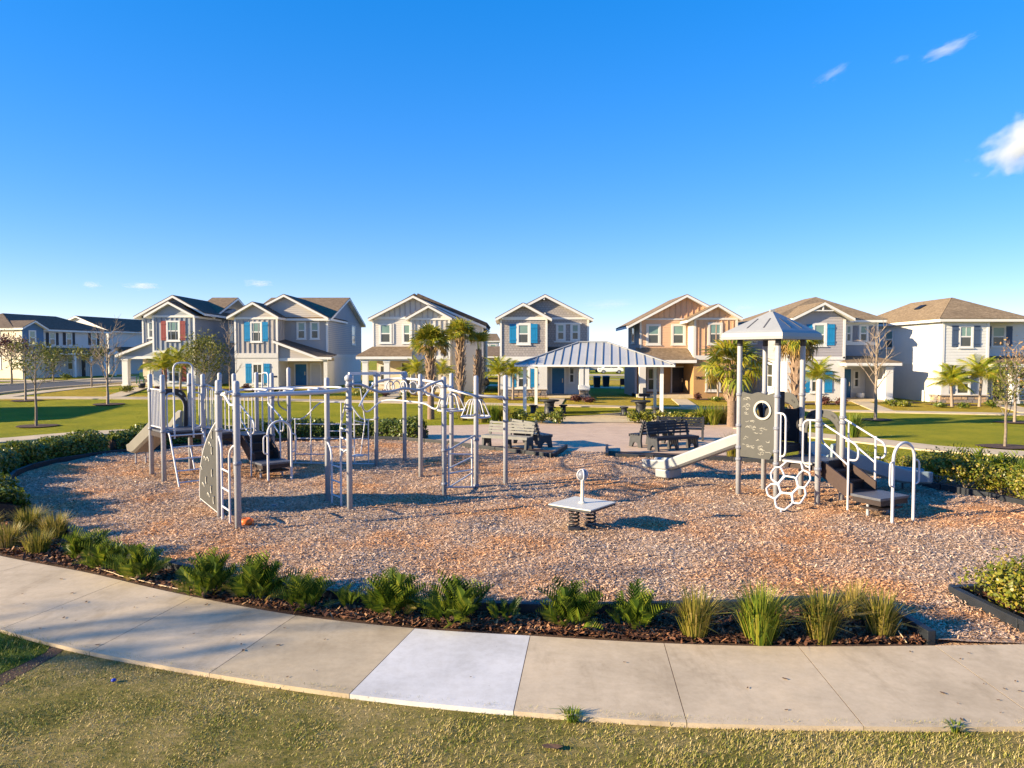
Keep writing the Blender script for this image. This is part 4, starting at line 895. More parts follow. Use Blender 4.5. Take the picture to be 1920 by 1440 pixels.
# --- mauve grey house with hip roof and blue shutters
h = House('mauve grey house with tan hip roof and blue shutters', 49.6, 752, 1560); X, Z, D, z0 = h.X, h.Z, h.D, h.z0
D2 = D + 1.6; Z2 = lambda p: h.Z(p, 1.6); X2 = lambda p: h.X(p, 1.6); zb = Z(672); zt = Z(599); m, m2 = fmap(D), fmap(D2); xb0, xb1, xr = X(1475.5), X(1584), X2(1645)
h.block(xb0, xb1, D, D + 13, z0 - .3, zb, 'white_stucco', name='lower_wall'); h.block(xb0 + .01, xb1 - .01, D + .012, D + 13, zb, zt, 'siding_mauve', name='upper_wall')
h.put('gable_wall', MB().prism([(xb0, D + .014, zt), (xb1, D + .014, zt), (X(1540), D + .014, Z(571))], (0, 4, 0)), 'siding_mauve')
h.block(xb1 - .2, xr, D2, D2 + 11, zb - .1, Z2(600), 'siding_pale', name='upper_wall'); h.block(xb1 - .2, xr, D2 + .8, D2 + 11, z0 - .3, zb - .12, 'white_stucco', name='lower_wall')
h.lap(m, [(xb0 + .1, zb), (xb1 - .1, zb), (xb1 - .1, zt), (X(1540), Z(572)), (xb0 + .1, zt)], 'siding_mauve', .2); h.lap(lmap(xb0 - .003), [(D + .1, zb), (D + 13, zb), (D + 13, zt), (D + .1, zt)], 'siding_mauve', .2); h.lap(m2, [(xb1, zb - .1), (xr - .1, zb - .1), (xr - .1, Z2(641)), (xb1, Z2(641))], 'siding_slate_shade', .2)
for a in (xb0 + .06, xb1 - .06): h.trim(m, a - .08, a + .08, zb, zt, name='corner_board')
h.trim(m2, xr - .12, xr + .02, zb, Z2(600), name='corner_board'); h.trim(m, xb0, xb1, zb - .1, zb + .12, 'white_trim', .05, 'belt_board'); h.trim(m2, xb1, xr, Z2(647), Z2(641), d=.06, name='belt_board'); h.trim(lmap(xb0), D + .1, D + 13, zb - .2, zb + .05, 'siding_mauve', .04, 'belt_board')
h.hip(X(1446, 1), X2(1657), D2 - .4, D2 + 11.4, Z2(600), X(1530, 6), X(1530, 6), D + 6.2, D + 8.5, Z(558, 6.2), 'shingle_tan'); h.gable_y(X(1480), X(1540), X(1597), D - .45, D + 5.5, Z(597.5), Z(567.5), Z(597.5), 'shingle_tan')
tr = MB().box(X(1518), X(1557), D - .4, D - .34, Z(584), Z(582)); tr.box(X(1537.5) - .05, X(1537.5) + .05, D - .4, D - .34, Z(582), Z(571)); h.put('gable_truss', tr, 'white_trim')
h.window(m, X(1526.5), X(1545), Z(645), Z(610), .16); h.shutter(m, X(1549), X(1564), Z(647.5), Z(608), 'shutter_blue'); h.shutter(m, X(1511), X(1522.5), Z(647.5), Z(608), 'shutter_blue')
h.window(m, X(1523), X(1542), Z(733), Z(696), .14); h.shutter(m, X(1546), X(1561), Z(736), Z(695), 'shutter_blue'); h.shutter(m, X(1508), X(1519.5), Z(736), Z(695), 'shutter_blue')
for a, b in ((1586.5, 1594), (1612, 1624)): h.window(m2, X2(a), X2(b), Z2(638.5), Z2(612), .1, sill=False)
for a, b in ((1598, 1608), (1628.5, 1641)): h.shutter(m2, X2(a), X2(b), Z2(640.5), Z2(611), 'shutter_slate')
ml = lmap(xb0 - .003); h.window(ml, D + 2.6, D + 3.6, z0 + .9, z0 + 2.5, .07, up='glass_lower'); h.window(ml, D + 9.2, D + 10, z0 + 1.0, z0 + 2.6, .06, up='glass_lower'); h.window(ml, D + 6, D + 7, Z(640), Z(610), .08)
yp = D - .5; h.hip(X(1576), X(1680), yp - .35, D2 + 1, Z(680), X(1606), X(1650), D2 + .3, D2 + .3, Z(667), 'shingle_brown', .2)
h.put('beam', MB().box(X(1582), X(1668), yp, yp + .35, Z(688), Z(684.5)), 'white_trim'); h.column(X(1661), yp + .2, z0, Z(687), .5); h.put('side_wall', MB().box(X(1655), X(1667), yp + .5, D2 + .8, z0, Z(688)), 'white_stucco'); h.put('porch_floor', MB().box(xb1, X(1668), yp, D2 + .8, z0 - .2, z0 + .1), 'concrete_far')
m3 = fmap(D2 + .8); h.put('porch_wall', MB().box(xb1 - .2, X(1655), D2 + .77, D2 + .82, z0, Z(684)), 'white_stucco'); m3 = fmap(D2 + .77)
h.door(m3, X(1582, 2.4), X(1595.5, 2.4), z0 + .1, Z(692, 2.4), 'door_blue'); h.window(m3, X(1602, 2.4), X(1610, 2.4), Z(724, 2.4), Z(697, 2.4), .1, up='glass_lower')
h.put('number_plate', MB().box(X(1566), X(1575), -.01, .03, Z(715.5), Z(711), m), 'white_stucco'); h.number(m, X(1570.5), Z(715), '968')


# --- pale house with navy shutters, right end
h = House('pale grey house with navy shutters and tan stone base', 48, 755, 1810); X, Z, D, z0 = h.X, h.Z, h.D, h.z0
D2 = D + 1.5; Z2 = lambda p: h.Z(p, 1.5); X2 = lambda p: h.X(p, 1.5); zb = Z(683); zt = Z(600); m, m2 = fmap(D), fmap(D2); xb0, xb1, xr = X(1766), X(1853), X2(1985)
h.block(xb0, xb1, D, D + 12, z0 - .3, zb, 'white_stucco', name='lower_wall'); h.block(xb0 + .01, xb1 - .01, D + .012, D + 12, zb, zt, 'siding_pale', name='upper_wall')
h.block(xb1 - .2, xr, D2, D2 + 10, zb, Z2(600), 'siding_pale', name='upper_wall'); h.block(xb1 - .2, xr, D2 + .9, D2 + 10, z0 - .3, zb - .01, 'grey_stucco', name='lower_wall')
h.lap(m, [(xb0 + .1, zb + .02), (xb1 - .1, zb + .02), (xb1 - .1, zt), (xb0 + .1, zt)], 'siding_pale', .2); h.lap(lmap(xb0 - .003), [(D + .1, zb), (D + 12, zb), (D + 12, zt), (D + .1, zt)], 'siding_pale', .2); h.lap(m2, [(xb1, zb), (xr, zb), (xr, Z2(601)), (xb1, Z2(601))], 'siding_pale', .2)
for a in (xb0 + .06, xb1 - .06): h.trim(m, a - .08, a + .08, zb + .1, zt, name='corner_board')
h.trim(m, xb0, xb1, zb - .06, zb + .06, 'siding_pale', .05, 'belt_board'); h.trim(lmap(xb0), D + .1, D + 12, zb - .06, zb + .06, 'siding_pale', .05, 'belt_board')
h.hip(xb0 - .42, X(1927), D - .4, D + 12.4, Z(598.5), (xb0 - .42 + X(1927)) / 2, (xb0 - .42 + X(1927)) / 2, D + 3.4, D + 8.6, Z(559, 3.4), 'shingle_tan'); h.hip(X(1900), X2(1995), D2 - .4, D2 + 10.4, Z2(600), X(1935, 5), X(1960, 5), D2 + 4, D2 + 4, Z(590, 4), 'shingle_tan')
h.window(m, X(1799.5), X(1820.5), Z(649), Z(613.5), .12, True); h.shutters(m, X(1799.5), X(1820.5), Z(649), Z(613.5), 'shutter_navy', .48, .1)
h.window(m2, X2(1860), X2(1881.5), Z2(648), Z2(614.5), .1); h.shutters(m2, X2(1860), X2(1881.5), Z2(648), Z2(614.5), 'shutter_navy', .46, .1, (1, 1))
h.window(m, X(1796), X(1817), Z(736.5), Z(700), .12); h.shutters(m, X(1796), X(1817), Z(736.5), Z(700), 'shutter_navy', .46, .1)
h.window(lmap(xb0 - .003), D + 6.2, D + 7.3, Z2(650), Z2(617), .09); h.stones(m, xb0 - .15, xb1, z0 - .05, Z(742), 'stone_a'); h.stones(lmap(xb0), D - .1, D + 1.2, z0 - .05, Z(742), 'stone_a')
yp = D - .6; h.hip(X(1843), X(2010), yp - .35, D2 + 1, Z(682), X(1885), X(1980), D2 + .2, D2 + .2, Z(668), 'shingle_brown', .2); h.put('beam', MB().box(X(1850), X(2000), yp, yp + .3, Z(690), Z(686.5)), 'white_trim')
for p in (1893, 1990): h.column(X(p), yp + .2, z0, Z(689), .5)
h.put('porch_floor', MB().box(xb1, X(2000), yp, D2 + .9, z0 - .2, z0 + .1), 'concrete_far'); m3 = fmap(D2 + .9); h.window(m3, X(1903, 2.4), X(1921, 2.4), Z(728, 2.4), Z(694, 2.4), .1, up='glass_lower'); h.door(m3, X(1862, 2.4), X(1882, 2.4), z0 + .1, Z(693, 2.4), 'door_black')
h.put('drain_pipe', MB().tube([(xb0 - .12, D + 1.9, z0 - .1), (xb0 - .12, D + 1.9, z0 + .75)], .11), 'white_trim')
xe = xb0 - .42; xm_ = (xe + X(1927)) / 2; zv = lambda x: Z(598.5) + (x - xe) / (xm_ - xe) * (Z(559, 3.4) - Z(598.5)); h.put('ridge_vent', MB().prism([(xe + 1.7, D + 5, zv(xe + 1.7) + .02), (xe + 2.2, D + 5, zv(xe + 2.2) + .02), (xe + 2.2, D + 5, zv(xe + 2.2) + .16), (xe + 1.7, D + 5, zv(xe + 1.7) + .16)], (0, .7, 0)), 'sign_black'); h.vent_pipe(X(1795, 3), D + 2.6, Z(583, 3))

# --- long house across the side street, turned to face it
class Turned(House):
    def __init__(s, label, Apt, Bpt, z0, cat='house'):
        s.A, s.B = Vector((*Apt, 0)), Vector((*Bpt, 0)); s.L = (s.B - s.A).length; s.u = (s.B - s.A) / s.L; s.n = Vector((s.u.y, -s.u.x, 0)); s.z0 = z0
        s.root = thing('house', label, 'house', (s.A.x, s.A.y, z0))
    def m(s, a, d, z): p = s.A + s.u * a + s.n * d; return (p.x, p.y, z)
    def T(s, px):       # distance along the front at this column of the photograph
        r = (px - 960) / FPX; return (r * s.A.y - s.A.x) / (s.u.x - r * s.u.y)
    def Zt(s, py, t): return A(960, py, s.A.y + s.u.y * t).z
h = Turned('long grey house with blue gable across the side street', (-53.0, 78), (-49.6, 90.5), .62); T, Zt, z0 = h.T, h.Zt, h.z0
t0, t1 = T(26), T(200); zt = Zt(619, T(120)); zb = Zt(657, T(120)); L = t1
h.put('wall', MB().box(T(66), L, -9, 0, z0 - .3, zt, h.m), 'grey_stucco'); h.put('wall', MB().box(t0, T(67), -9, 1.2, z0 - .3, zt, h.m), 'cream_stucco')
h.put('gable_wall', MB().prism([h.m(t0, 1.22, zb), h.m(T(66), 1.22, zb), h.m(T(66), 1.22, zt), h.m((t0 + T(66)) / 2, 1.22, Zt(606, 2)), h.m(t0, 1.22, zt)], h.n * .08), 'siding_deepblue')
zr = Zt(588, T(80)); sh, wh = MB(), MB()
c = [h.m(t0 - .3, .5, zt), h.m(L + .4, .5, zt), h.m(L + .4, -9.4, zt), h.m(t0 - .3, -9.4, zt)]; ra, rb = h.m(t0 + 2.5, -4.4, zr), h.m(L - 3.0, -4.4, zr)
for f in ([c[0], c[1], rb, ra], [c[1], c[2], rb], [c[2], c[3], ra, rb], [c[3], c[0], ra]):
    q = [Vector(p) for p in f]; n = (q[1] - q[0]).cross(q[2] - q[0]).normalized(); n = -n if n.z < 0 else n; sh.prism([p + n * .003 for p in q], n * .06)
wh.box(t0 - .3, L + .4, -9.4, .5, zt - .2, zt - .004, h.m); r = h.put('roof', sh, 'shingle_dark'); h.put('fascia', wh, 'white_trim', r)
sh, wh = MB(), MB(); tm = (t0 + T(66)) / 2
for a, b in ((t0 - .3, tm), (T(66) + .3, tm)):
    h.slope(sh, wh, [h.m(a, 1.7, zt), h.m(b, 1.7, Zt(603.5, 2)), h.m(b, -2, Zt(603.5, 2)), h.m(a, -2, zt)])
r = h.put('roof', sh, 'shingle_dark'); h.put('fascia', wh, 'white_trim', r)
mw = lambda a, d, z: h.m(a, d + 1.3, z); h.window(mw, T(39.5), T(49.5), Zt(646, 2), Zt(623, 2), .12)
for a, b in ((94.5, 104), (126, 135), (173, 181)):
    zl, zu = Zt(646, T(a)), Zt(625, T(a)); h.window(h.m, T(a), T(b), zl, zu, .1); h.shutters(h.m, T(a), T(b), zl, zu, 'shutter_black', .36, .12)
h.put('porch_roof', MB().prism([h.m(T(64), 2.4, Zt(662, T(100))), h.m(L + .3, 2.4, Zt(662, T(100))), h.m(L, 0, Zt(653, T(100))), h.m(T(64), 0, Zt(653, T(100)))], (0, 0, .08)), 'shingle_dark'); h.put('fascia', MB().box(T(64), L + .3, 2.36, 2.44, Zt(665, T(100)), Zt(662, T(100)), h.m), 'white_trim')
h.put('porch_gable', MB().prism([h.m(T(168), 2.5, Zt(664, T(180))), h.m(T(196), 2.5, Zt(664, T(180))), h.m(T(182), 2.5, Zt(655, T(180)))], h.n * .12), 'white_trim')
for p in (112, 143, 168, 188): h.put('column', MB().box(T(p) - .14, T(p) + .14, 2.0, 2.28, z0, Zt(664, T(p)), h.m), 'white_trim')
h.window(h.m, T(127), T(136), Zt(692, T(130)), Zt(668, T(130)), .1); h.window(h.m, T(94), T(104), Zt(694, T(100)), Zt(668, T(100)), .1); h.door(h.m, T(152), T(160), z0, z0 + 2.1, 'door_black')
me_ = lambda a, d, z: tuple(Vector(h.m(t0 - d, a, z)))
h.window(me_, -6.5, -5.3, Zt(645, 0), Zt(618, 0), .1); h.window(me_, -6.5, -5.3, Zt(690, 0), Zt(666, 0), .1); h.window(me_, -3, -1.8, Zt(645, 0), Zt(618, 0), .1); h.window(me_, -3, -1.8, Zt(690, 0), Zt(666, 0), .1)
# house beyond it
h = Turned('grey gabled house half hidden behind the long house', (-52.6, 97), (-48.5, 112), .7); T, Zt, z0 = h.T, h.Zt, h.z0
zt = Zt(624, 8); h.put('wall', MB().box(-3, 17, -10, 0, z0 - .3, zt, h.m), 'grey_stucco'); sh, wh = MB(), MB(); zr = Zt(594, 0)
h.put('gable_wall', MB().prism([h.m(-3, 0, zt), h.m(-3, -10, zt), h.m(-3, -5, zr - .2)], h.u * 20), 'grey_stucco')
h.slope(sh, wh, [h.m(-3.4, .5, zt - .1), h.m(17.4, .5, zt - .1), h.m(17.4, -5, zr), h.m(-3.4, -5, zr)]); h.slope(sh, wh, [h.m(-3.4, -5, zr), h.m(17.4, -5, zr), h.m(17.4, -10.5, zt - .1), h.m(-3.4, -10.5, zt - .1)])
r = h.put('roof', sh, 'shingle_dark'); h.put('fascia', wh, 'white_trim', r); h.put('porch_roof', MB().prism([h.m(-2, 2.2, Zt(664, 3)), h.m(16, 2.2, Zt(664, 3)), h.m(16, 0, Zt(652, 3)), h.m(-2, 0, Zt(652, 3))], (0, 0, .08)), 'shingle_dark')
h.window(h.m, 5, 6, Zt(690, 5), Zt(668, 5), .1); h.window(h.m, 10, 11, Zt(690, 10), Zt(668, 10), .1); h.window(h.m, 9, 10, Zt(650, 9), Zt(632, 9), .1)
# distant houses seen between the cream and the grey house
def far_house(label, px0, px1, D, py_e, py_r, base, wall, roof):
    h = House(label, D, base, (px0 + px1) / 2, 'house'); X, Z = h.X, h.Z
    h.block(X(px0), X(px1), D, D + 9, h.z0 - .3, Z(py_e), wall); xm = (X(px0) + X(px1)) / 2
    h.hip(X(px0) - .4, X(px1) + .4, D - .4, D + 9.4, Z(py_e), xm - 1.5, xm + 1.5, D + 4.5, D + 4.5, Z(py_r, 4.5), roof)
    m = fmap(D)
    for k in (.25, .62):
        a = X(px0) + (X(px1) - X(px0)) * k; h.window(m, a, a + 1.0, Z(py_e) - 2.2, Z(py_e) - .7, .1)
    return h
far_house('distant white house with brown roof in the gap beside cream house', 896, 934, 128, 639, 626, 690, 'white_stucco', 'shingle_brown')
far_house('low brown roofed garage in the gap beside cream house', 892, 938, 86, 668, 650, 700, 'grey_stucco', 'shingle_brown')
# ------------------------------------------------------------------ play equipment
V3 = Vector; UP = Vector((0, 0, 1))
PR, TR_ = .058, .021
def post(root, p, h=2.73, clamps=(), r=PR, z0=0.0):
    mb = MB(); p = V3((p[0], p[1], 0)); n = 12
    prof = [(r, -.05 + z0), (r, h - .05), (r * .86, h - .018), (r * .5, h)]
    o = mb.lathe(p, prof, n).build('post', 'post_grey', root)
    for z in clamps:
        MB().lathe(p + UP * z, [(r * 1.02, -.035), (r * 1.28, -.03), (r * 1.28, .03), (r * 1.02, .035)], n).build('clamp', 'clamp_grey', o)
    return o
def rail_panel(root, a, b, zb, zt, n, name='barrier', zb2=None, zt2=None, r=.014):
    """upright bars between two rails; a, b are ground points, heights may differ at b"""
    a, b = V3((a[0], a[1], 0)), V3((b[0], b[1], 0)); zb2 = zb if zb2 is None else zb2; zt2 = zt if zt2 is None else zt2
    d = (b - a).normalized(); a, b = a + d * .06, b - d * .06
    o = MB().tube([a + UP * zt, b + UP * zt2], .02, 8).tube([a + UP * zb, b + UP * zb2], .02, 8).build(name, 'tube_white', root)
    for i in range(n):
        t = (i + .7) / (n + .4); p = a.lerp(b, t)
        MB().tube([p + UP * (zb + (zb2 - zb) * t), p + UP * (zt + (zt2 - zt) * t)], r, 6, caps=False).build('bar', 'tube_white', o)
    return o
def deck(root, pts, z, mat='deck_worn'):
    mb = MB().prism([V3((p[0], p[1], z)) for p in pts], (0, 0, -.05)); o = mb.build('deck', mat, root, bev=.008)
    n = len(pts); sk = MB()
    for i in range(n): sk.beam(V3((*pts[i][:2], z - .11)), V3((*pts[(i + 1) % n][:2], z - .11)), .03, .12)
    sk.build('deck_skirt', 'deck_brown', o); return o
def pipe(root, pts, r=TR_, name='rail', mat='tube_white', rad=.12, n=8, closed=False):
    return MB().tube(rnd(pts, rad) if not closed else pts, r, n, closed).build(name, mat, root)
def transfer(root, O, out, side, z0, w, ends, hp, endl):
    """transfer station: dark steps, low platform, handrails and end hoop"""
    out, side = V3(out).normalized(), V3(side).normalized(); P = lambda o, s, z: V3((O[0], O[1], 0)) + out * o + side * s + UP * z
    st = MB(); n = 3; run = .26; zl = .46
    for s in (-1, 1):
        q = [P(-.02, s * w / 2, z0 + .02), P(.12, s * w / 2, z0 + .02), P(n * run + .05, s * w / 2, zl + .17), P(n * run + .05, s * w / 2, zl - .06), P(n * run - .15, s * w / 2, zl - .08), P(-.02, s * w / 2, z0 - .24)]
        st.prism(q, side * (-s * .04))
    st.build('step_side', 'step_brown', root)
    for i in range(n):
        z = z0 - (i + 1) * (z0 - zl) / (n + .0); a = i * run
        MB().box(0, 1, 0, 1, 0, 1, lambda x, y, zz: P(a + x * (run + .04), (y - .5) * (w - .085), z - .04 + zz * .04 if True else 0)).box(0, 1, 0, 1, 0, 1, lambda x, y, zz: P(a - .012 + x * .024, (y - .5) * (w - .085), z + zz * (z0 - zl) / n * .96)).build('step', 'deck_brown', root)
    pl = MB().box(0, 1, 0, 1, 0, 1, lambda x, y, zz: P(n * run + .055 + x * .66, (y - .5) * (w + .12), zl - .05 + zz * .05)).build('low_platform', 'deck_worn', root, bev=.008)
    MB().box(0, 1, 0, 1, 0, 1, lambda x, y, zz: P(n * run + .08 + x * .62, (y - .5) * (w + .06), zl - .15 + zz * .097)).build('platform_skirt', 'deck_brown', pl)
    MB().box(0, 1, 0, 1, 0, 1, lambda x, y, zz: P(n * run + .22 + x * .4, (y - .5) * (w - .02), .2 + zz * .04)).build('low_step', 'deck_brown', pl)
    for s in (-1, 1): MB().tube([P(n * run + .35, s * w * .4, -.02), P(n * run + .35, s * w * .4, zl - .05)], .03).build('leg', 'post_grey', pl)
    for s in (-1, 1):
        sw = s * (w / 2 + .035); h1 = z0 + .86; h2 = .95 + .55 * (z0 / 1.0)
        g = MB().tube(rnd([P(.03, sw, h1), P(hp - .02, sw, h1 - .32), P(hp + .22, sw, h1 - .42), P(hp + .22, sw, h1 - .72), P(hp, sw, h1 - .72)], .13), TR_)
        g.tube(rnd([P(.12, sw, h1 - .03), P(.12, sw, h1 - .42), P(hp - .01, sw, h1 - .83)], .08), TR_ * .9)
        r = g.build('handrail', 'tube_white', root)
        MB().tube([P(hp, sw, -.02), P(hp, sw, h1 - .29)], TR_ * 1.1).build('handrail_post', 'tube_white', r)
    lw = .31; zt = 1.54
    arc = [P(endl, -lw, -.02)] + [P(endl, -lw * math.cos(a), zt - lw + lw * math.sin(a)) for a in np.linspace(0, math.pi, 13)] + [P(endl, lw, -.02)]
    e = MB().tube(arc, .029, 10).build('end_hoop', 'tube_white', root)
    for s in (-1, 1): MB().tube(rnd([P(endl, s * lw, 1.2), P(endl + .02, s * (lw + .12), 1.17), P(endl + .02, s * (lw + .12), .74), P(endl, s * lw, .72)], .09), .019).build('hand_loop', 'tube_white', e)
def slide(root, path, side_fn, w=.5, hgt=.26, mat='slide_beige', name='slide', skirt=.09):
    """open chute swept along path [(point, side vector)]; thick bed, side walls with rolled lips"""
    prof = [(-w / 2 - .05, hgt - .03), (-w / 2 - .045, hgt), (-w / 2 - .01, hgt + .012), (-w / 2 + .02, hgt - .02), (-w / 2 + .05, .06), (-w / 2 + .11, .0), (w / 2 - .11, .0), (w / 2 - .05, .06), (w / 2 - .02, hgt - .02), (w / 2 + .01, hgt + .012), (w / 2 + .045, hgt), (w / 2 + .05, hgt - .03), (w / 2 + .03, -skirt + .07), (w / 2 - .04, -skirt + .02), (-w / 2 + .04, -skirt + .02), (-w / 2 - .03, -skirt + .07)]
    vs, fs = [], []; k = len(prof); n = len(path)
    for i, (p, s, hs) in enumerate(path):
        t = (V3(path[min(i + 1, n - 1)][0]) - V3(path[max(i - 1, 0)][0])).normalized(); s = V3(s).normalized(); nrm = s.cross(t); nrm = -nrm if nrm.z < 0 else nrm
        for a, b in prof: vs.append(V3(p) + s * a + nrm * (b * (hs if b > .1 else 1)))
    for i in range(n - 1):
        for j in range(k): fs.append((i * k + j, i * k + (j + 1) % k, (i + 1) * k + (j + 1) % k, (i + 1) * k + j))
    mb = MB().add(vs, fs, False); mb.add(vs[-k:], [tuple(range(k))]); mb.add(vs[:k], [tuple(range(k))[::-1]])
    return mb.build(name, mat, root)
def plate(root, P, outer, inner, th, name, mat, nrm):
    """panel with a hole: outer and inner outlines of the same count in (a,z); P maps them to space; closed ring if loop"""
    n = len(outer); o3 = [P(*p) for p in outer]; i3 = [P(*p) for p in inner]; N = V3(nrm).normalized() * th; mb = MB()
    vs = o3 + i3 + [p + N for p in o3] + [p + N for p in i3]; fs = []
    for k in range(n):
        l = (k + 1) % n
        fs += [(k, l, n + l, n + k), (2 * n + k, 3 * n + k, 3 * n + l, 2 * n + l), (k, 2 * n + k, 2 * n + l, l), (n + k, n + l, 3 * n + l, 3 * n + k)]
    return mb.add(vs, fs).build(name, mat, root)
def strip_plate(root, P, outer, inner, th, name, mat, nrm):
    n = len(outer); o3 = [P(*p) for p in outer]; i3 = [P(*p) for p in inner]; N = V3(nrm).normalized() * th
    vs = o3 + i3 + [p + N for p in o3] + [p + N for p in i3]; fs = [(0, n, 3 * n, 2 * n), (n - 1, 3 * n - 1, 4 * n - 1, 2 * n - 1)]
    for k in range(n - 1):
        l = k + 1; fs += [(k, l, n + l, n + k), (2 * n + k, 3 * n + k, 3 * n + l, 2 * n + l), (k, 2 * n + k, 2 * n + l, l), (n + k, n + l, 3 * n + l, 3 * n + k)]
    return MB().add(vs, fs).build(name, mat, root)
def hood(root, a, b, z0, z1, name, mat, rin=.36, edge='panel_line', slots=True, drop=0.0):
    """entrance panel with a round-topped opening between two posts"""
    a, b = V3((a[0], a[1], 0)), V3((b[0], b[1], 0)); u = (b - a); w = u.length - .12; u.normalize(); c = (a + b) / 2; nr = V3((-u.y, u.x, 0))
    P = lambda x, z: c + u * x + UP * z
    zc = z0 + (z1 - z0) * .52; outer, inner = [], []
    outer.append((-w / 2, z0)); inner.append((-rin + .02, z0))
    outer.append((-w / 2, zc)); inner.append((-rin, zc))
    for t in np.linspace(math.pi, 0, 17)[1:-1]:
        cx_, sz = math.cos(t), math.sin(t); k = (abs(cx_) ** 3.2 + abs(sz) ** 3.2) ** (-1 / 3.2)
        outer.append((w / 2 * cx_ * k, zc + (z1 - zc) * sz * k)); inner.append((rin * cx_, zc + rin * sz))
    outer.append((w / 2, zc)); inner.append((rin, zc)); outer.append((w / 2, z0)); inner.append((rin - .02, z0))
    o = strip_plate(root, P, outer, inner, .022, name, mat, nr)
    rim = MB().tube([P(*p) + nr * .011 for p in inner], .014, 6).build('panel_rim', edge, o)
    if slots:
        for t in (.5, .95, 2.2, 2.65):
            r = rin + .1; p, q = P(r * math.cos(t - .11), zc + r * math.sin(t - .11)), P(r * math.cos(t + .11), zc + r * math.sin(t + .11))
            for s in (-.004, .026): MB().beam(p + nr * s, q + nr * s, .035, .012, nr).build('slot', edge, o)
    return o

# ================= left structure: two decks, slide, ladder and climbing steps
P1, P2 = G(285, 896, 0), G(308, 906, 0)
v_ = (P2 - P1).normalized(); u_ = V3((-v_.y, v_.x, 0)); BW = (P2 - P1).length
S = lambda s, t, z=0: P1 + u_ * s + v_ * t + UP * z
ps = thing('play_structure', 'grey post play structure with twin decks, slide and tall arch at left', 'playground', S(1.4, BW / 2))
PS = {}
for s in (0, .98, 1.78, 2.82):
    for t in (0, BW):
        hi = {0: (1.3, 2.3), .98: (1.3, 2.42), 1.78: (1.05, 2.2), 2.82: (1.0, 2.05)}[s]
        PS[(s, t)] = post(ps, S(s, t), 2.73, hi)
deck(ps, [S(.0, .0), S(.98, 0), S(.98, BW), S(0, BW)], 1.30); deck(ps, [S(.99, 0.03), S(1.77, .03), S(1.77, BW - .03), S(.99, BW - .03)], 1.17); deck(ps, [S(1.78, 0), S(2.82, 0), S(2.82, BW), S(1.78, BW)], 1.05)
rail_panel(ps, S(0, 0), S(0, BW), 1.38, 2.34, 7)
for t in (0, BW): rail_panel(ps, S(.98, t), S(1.78, t), 1.33, 2.45, 6, zb2=1.18, zt2=2.22)
rail_panel(ps, S(1.78, 0), S(2.82, 0), 1.12, 2.12, 8)
hood(ps, S(0, .0), S(.98, .0), 1.30, 2.32, 'slide_hood', 'panel_dark', .34)
sl = []
for k in np.linspace(0, 1, 26):
    L = 3.25 * k; z = 1.30 if L < .3 else (.40 if L > 2.75 else 1.30 - (L - .3) / 2.45 * .90); sl.append([S(.49, -L, z), u_, 1.0 + .5 * math.exp(-((L - .1) / .5) ** 2) - .45 * max(0, (L - 2.7) / .55)])
for i in range(2): sl = [sl[0]] + [[(V3(a[0]) + V3(b[0]) * 2 + V3(c[0])) / 4, u_, b[2]] for a, b, c in zip(sl, sl[1:], sl[2:])] + [sl[-1]]
sd_o = slide(ps, sl, None, .52, .28, 'slide_tan')
for k in (.35, .62): MB().tube([S(k, -2.9, -.02), S(k, -2.9, .36)], .025).build('slide_leg', 'post_grey', sd_o)
# entry arch and leaning ladder on the near side
e = pipe(ps, [S(.26, BW + .02, 1.1), S(.26, BW + .02, 3.02), S(.72, BW + .02, 3.02), S(.72, BW + .02, 1.1)], .024, 'entry_arch', rad=.17)
for s_, k in ((.26, -.17), (.72, .2)): pipe(e, [S(s_, BW + .02, 2.25), S(s_ + k, BW + .02, 2.25), S(s_ + k, BW + .02, 1.36), S(s_, BW + .02, 1.36)], .02, 'hand_loop', rad=.12)
ladder = MB()
for s in (.1, .92): ladder.tube(rnd([S(s, BW, 1.26), S(s, BW + .16, 1.25), S(s, BW + .86, -.03)], .12), .023)
lad = ladder.build('ladder', 'tube_white', ps)
for k in (.04, .26, .48, .70, .91): q = (BW + .16 + .70 * k, 1.25 - 1.26 * k); MB().tube([S(.1, *q), S(.92, *q)], .019).build('rung', 'tube_white', lad)
for a, b in ((.26, .70),): MB().tube([S(.53, BW + .16 + .7 * a, 1.25 - 1.26 * a), S(.53, BW + .16 + .7 * b, 1.25 - 1.26 * b)], .018).build('rung', 'tube_white', lad)
transfer(ps, S(2.3, BW), v_, u_, 1.05, .72, None, .78, 1.64)
pipe(ps, [S(2.86, .3, 1.05), S(2.86, .3, 2.72), S(2.86, .72, 2.72), S(2.86, .72, 1.05)], .022, 'exit_arch', rad=.14)
MB().beam(S(2.82, BW, 2.62), S(2.98, BW, 2.62), .03, .05).build('bracket', 'slot_dark', ps)
q10 = G(543, 873, 0); post(ps, q10, 2.86, (2.1, 1.3)); pipe(ps, [q10 + V3((-.05, 0, 2.3)), q10 + V3((-.28, -.05, 2.2)), q10 + V3((-.3, -.05, 1.75)), q10 + V3((-.05, 0, 1.6))], .02, 'hook_bar', 'clamp_grey', .15)
MB().box(-.028, .028, -.004, .004, -.14, .14, lambda x, y, z: S(.98, BW + .062, 1.95) + V3((x, y, z))).build('safety_sticker', 'panel_line', ps)

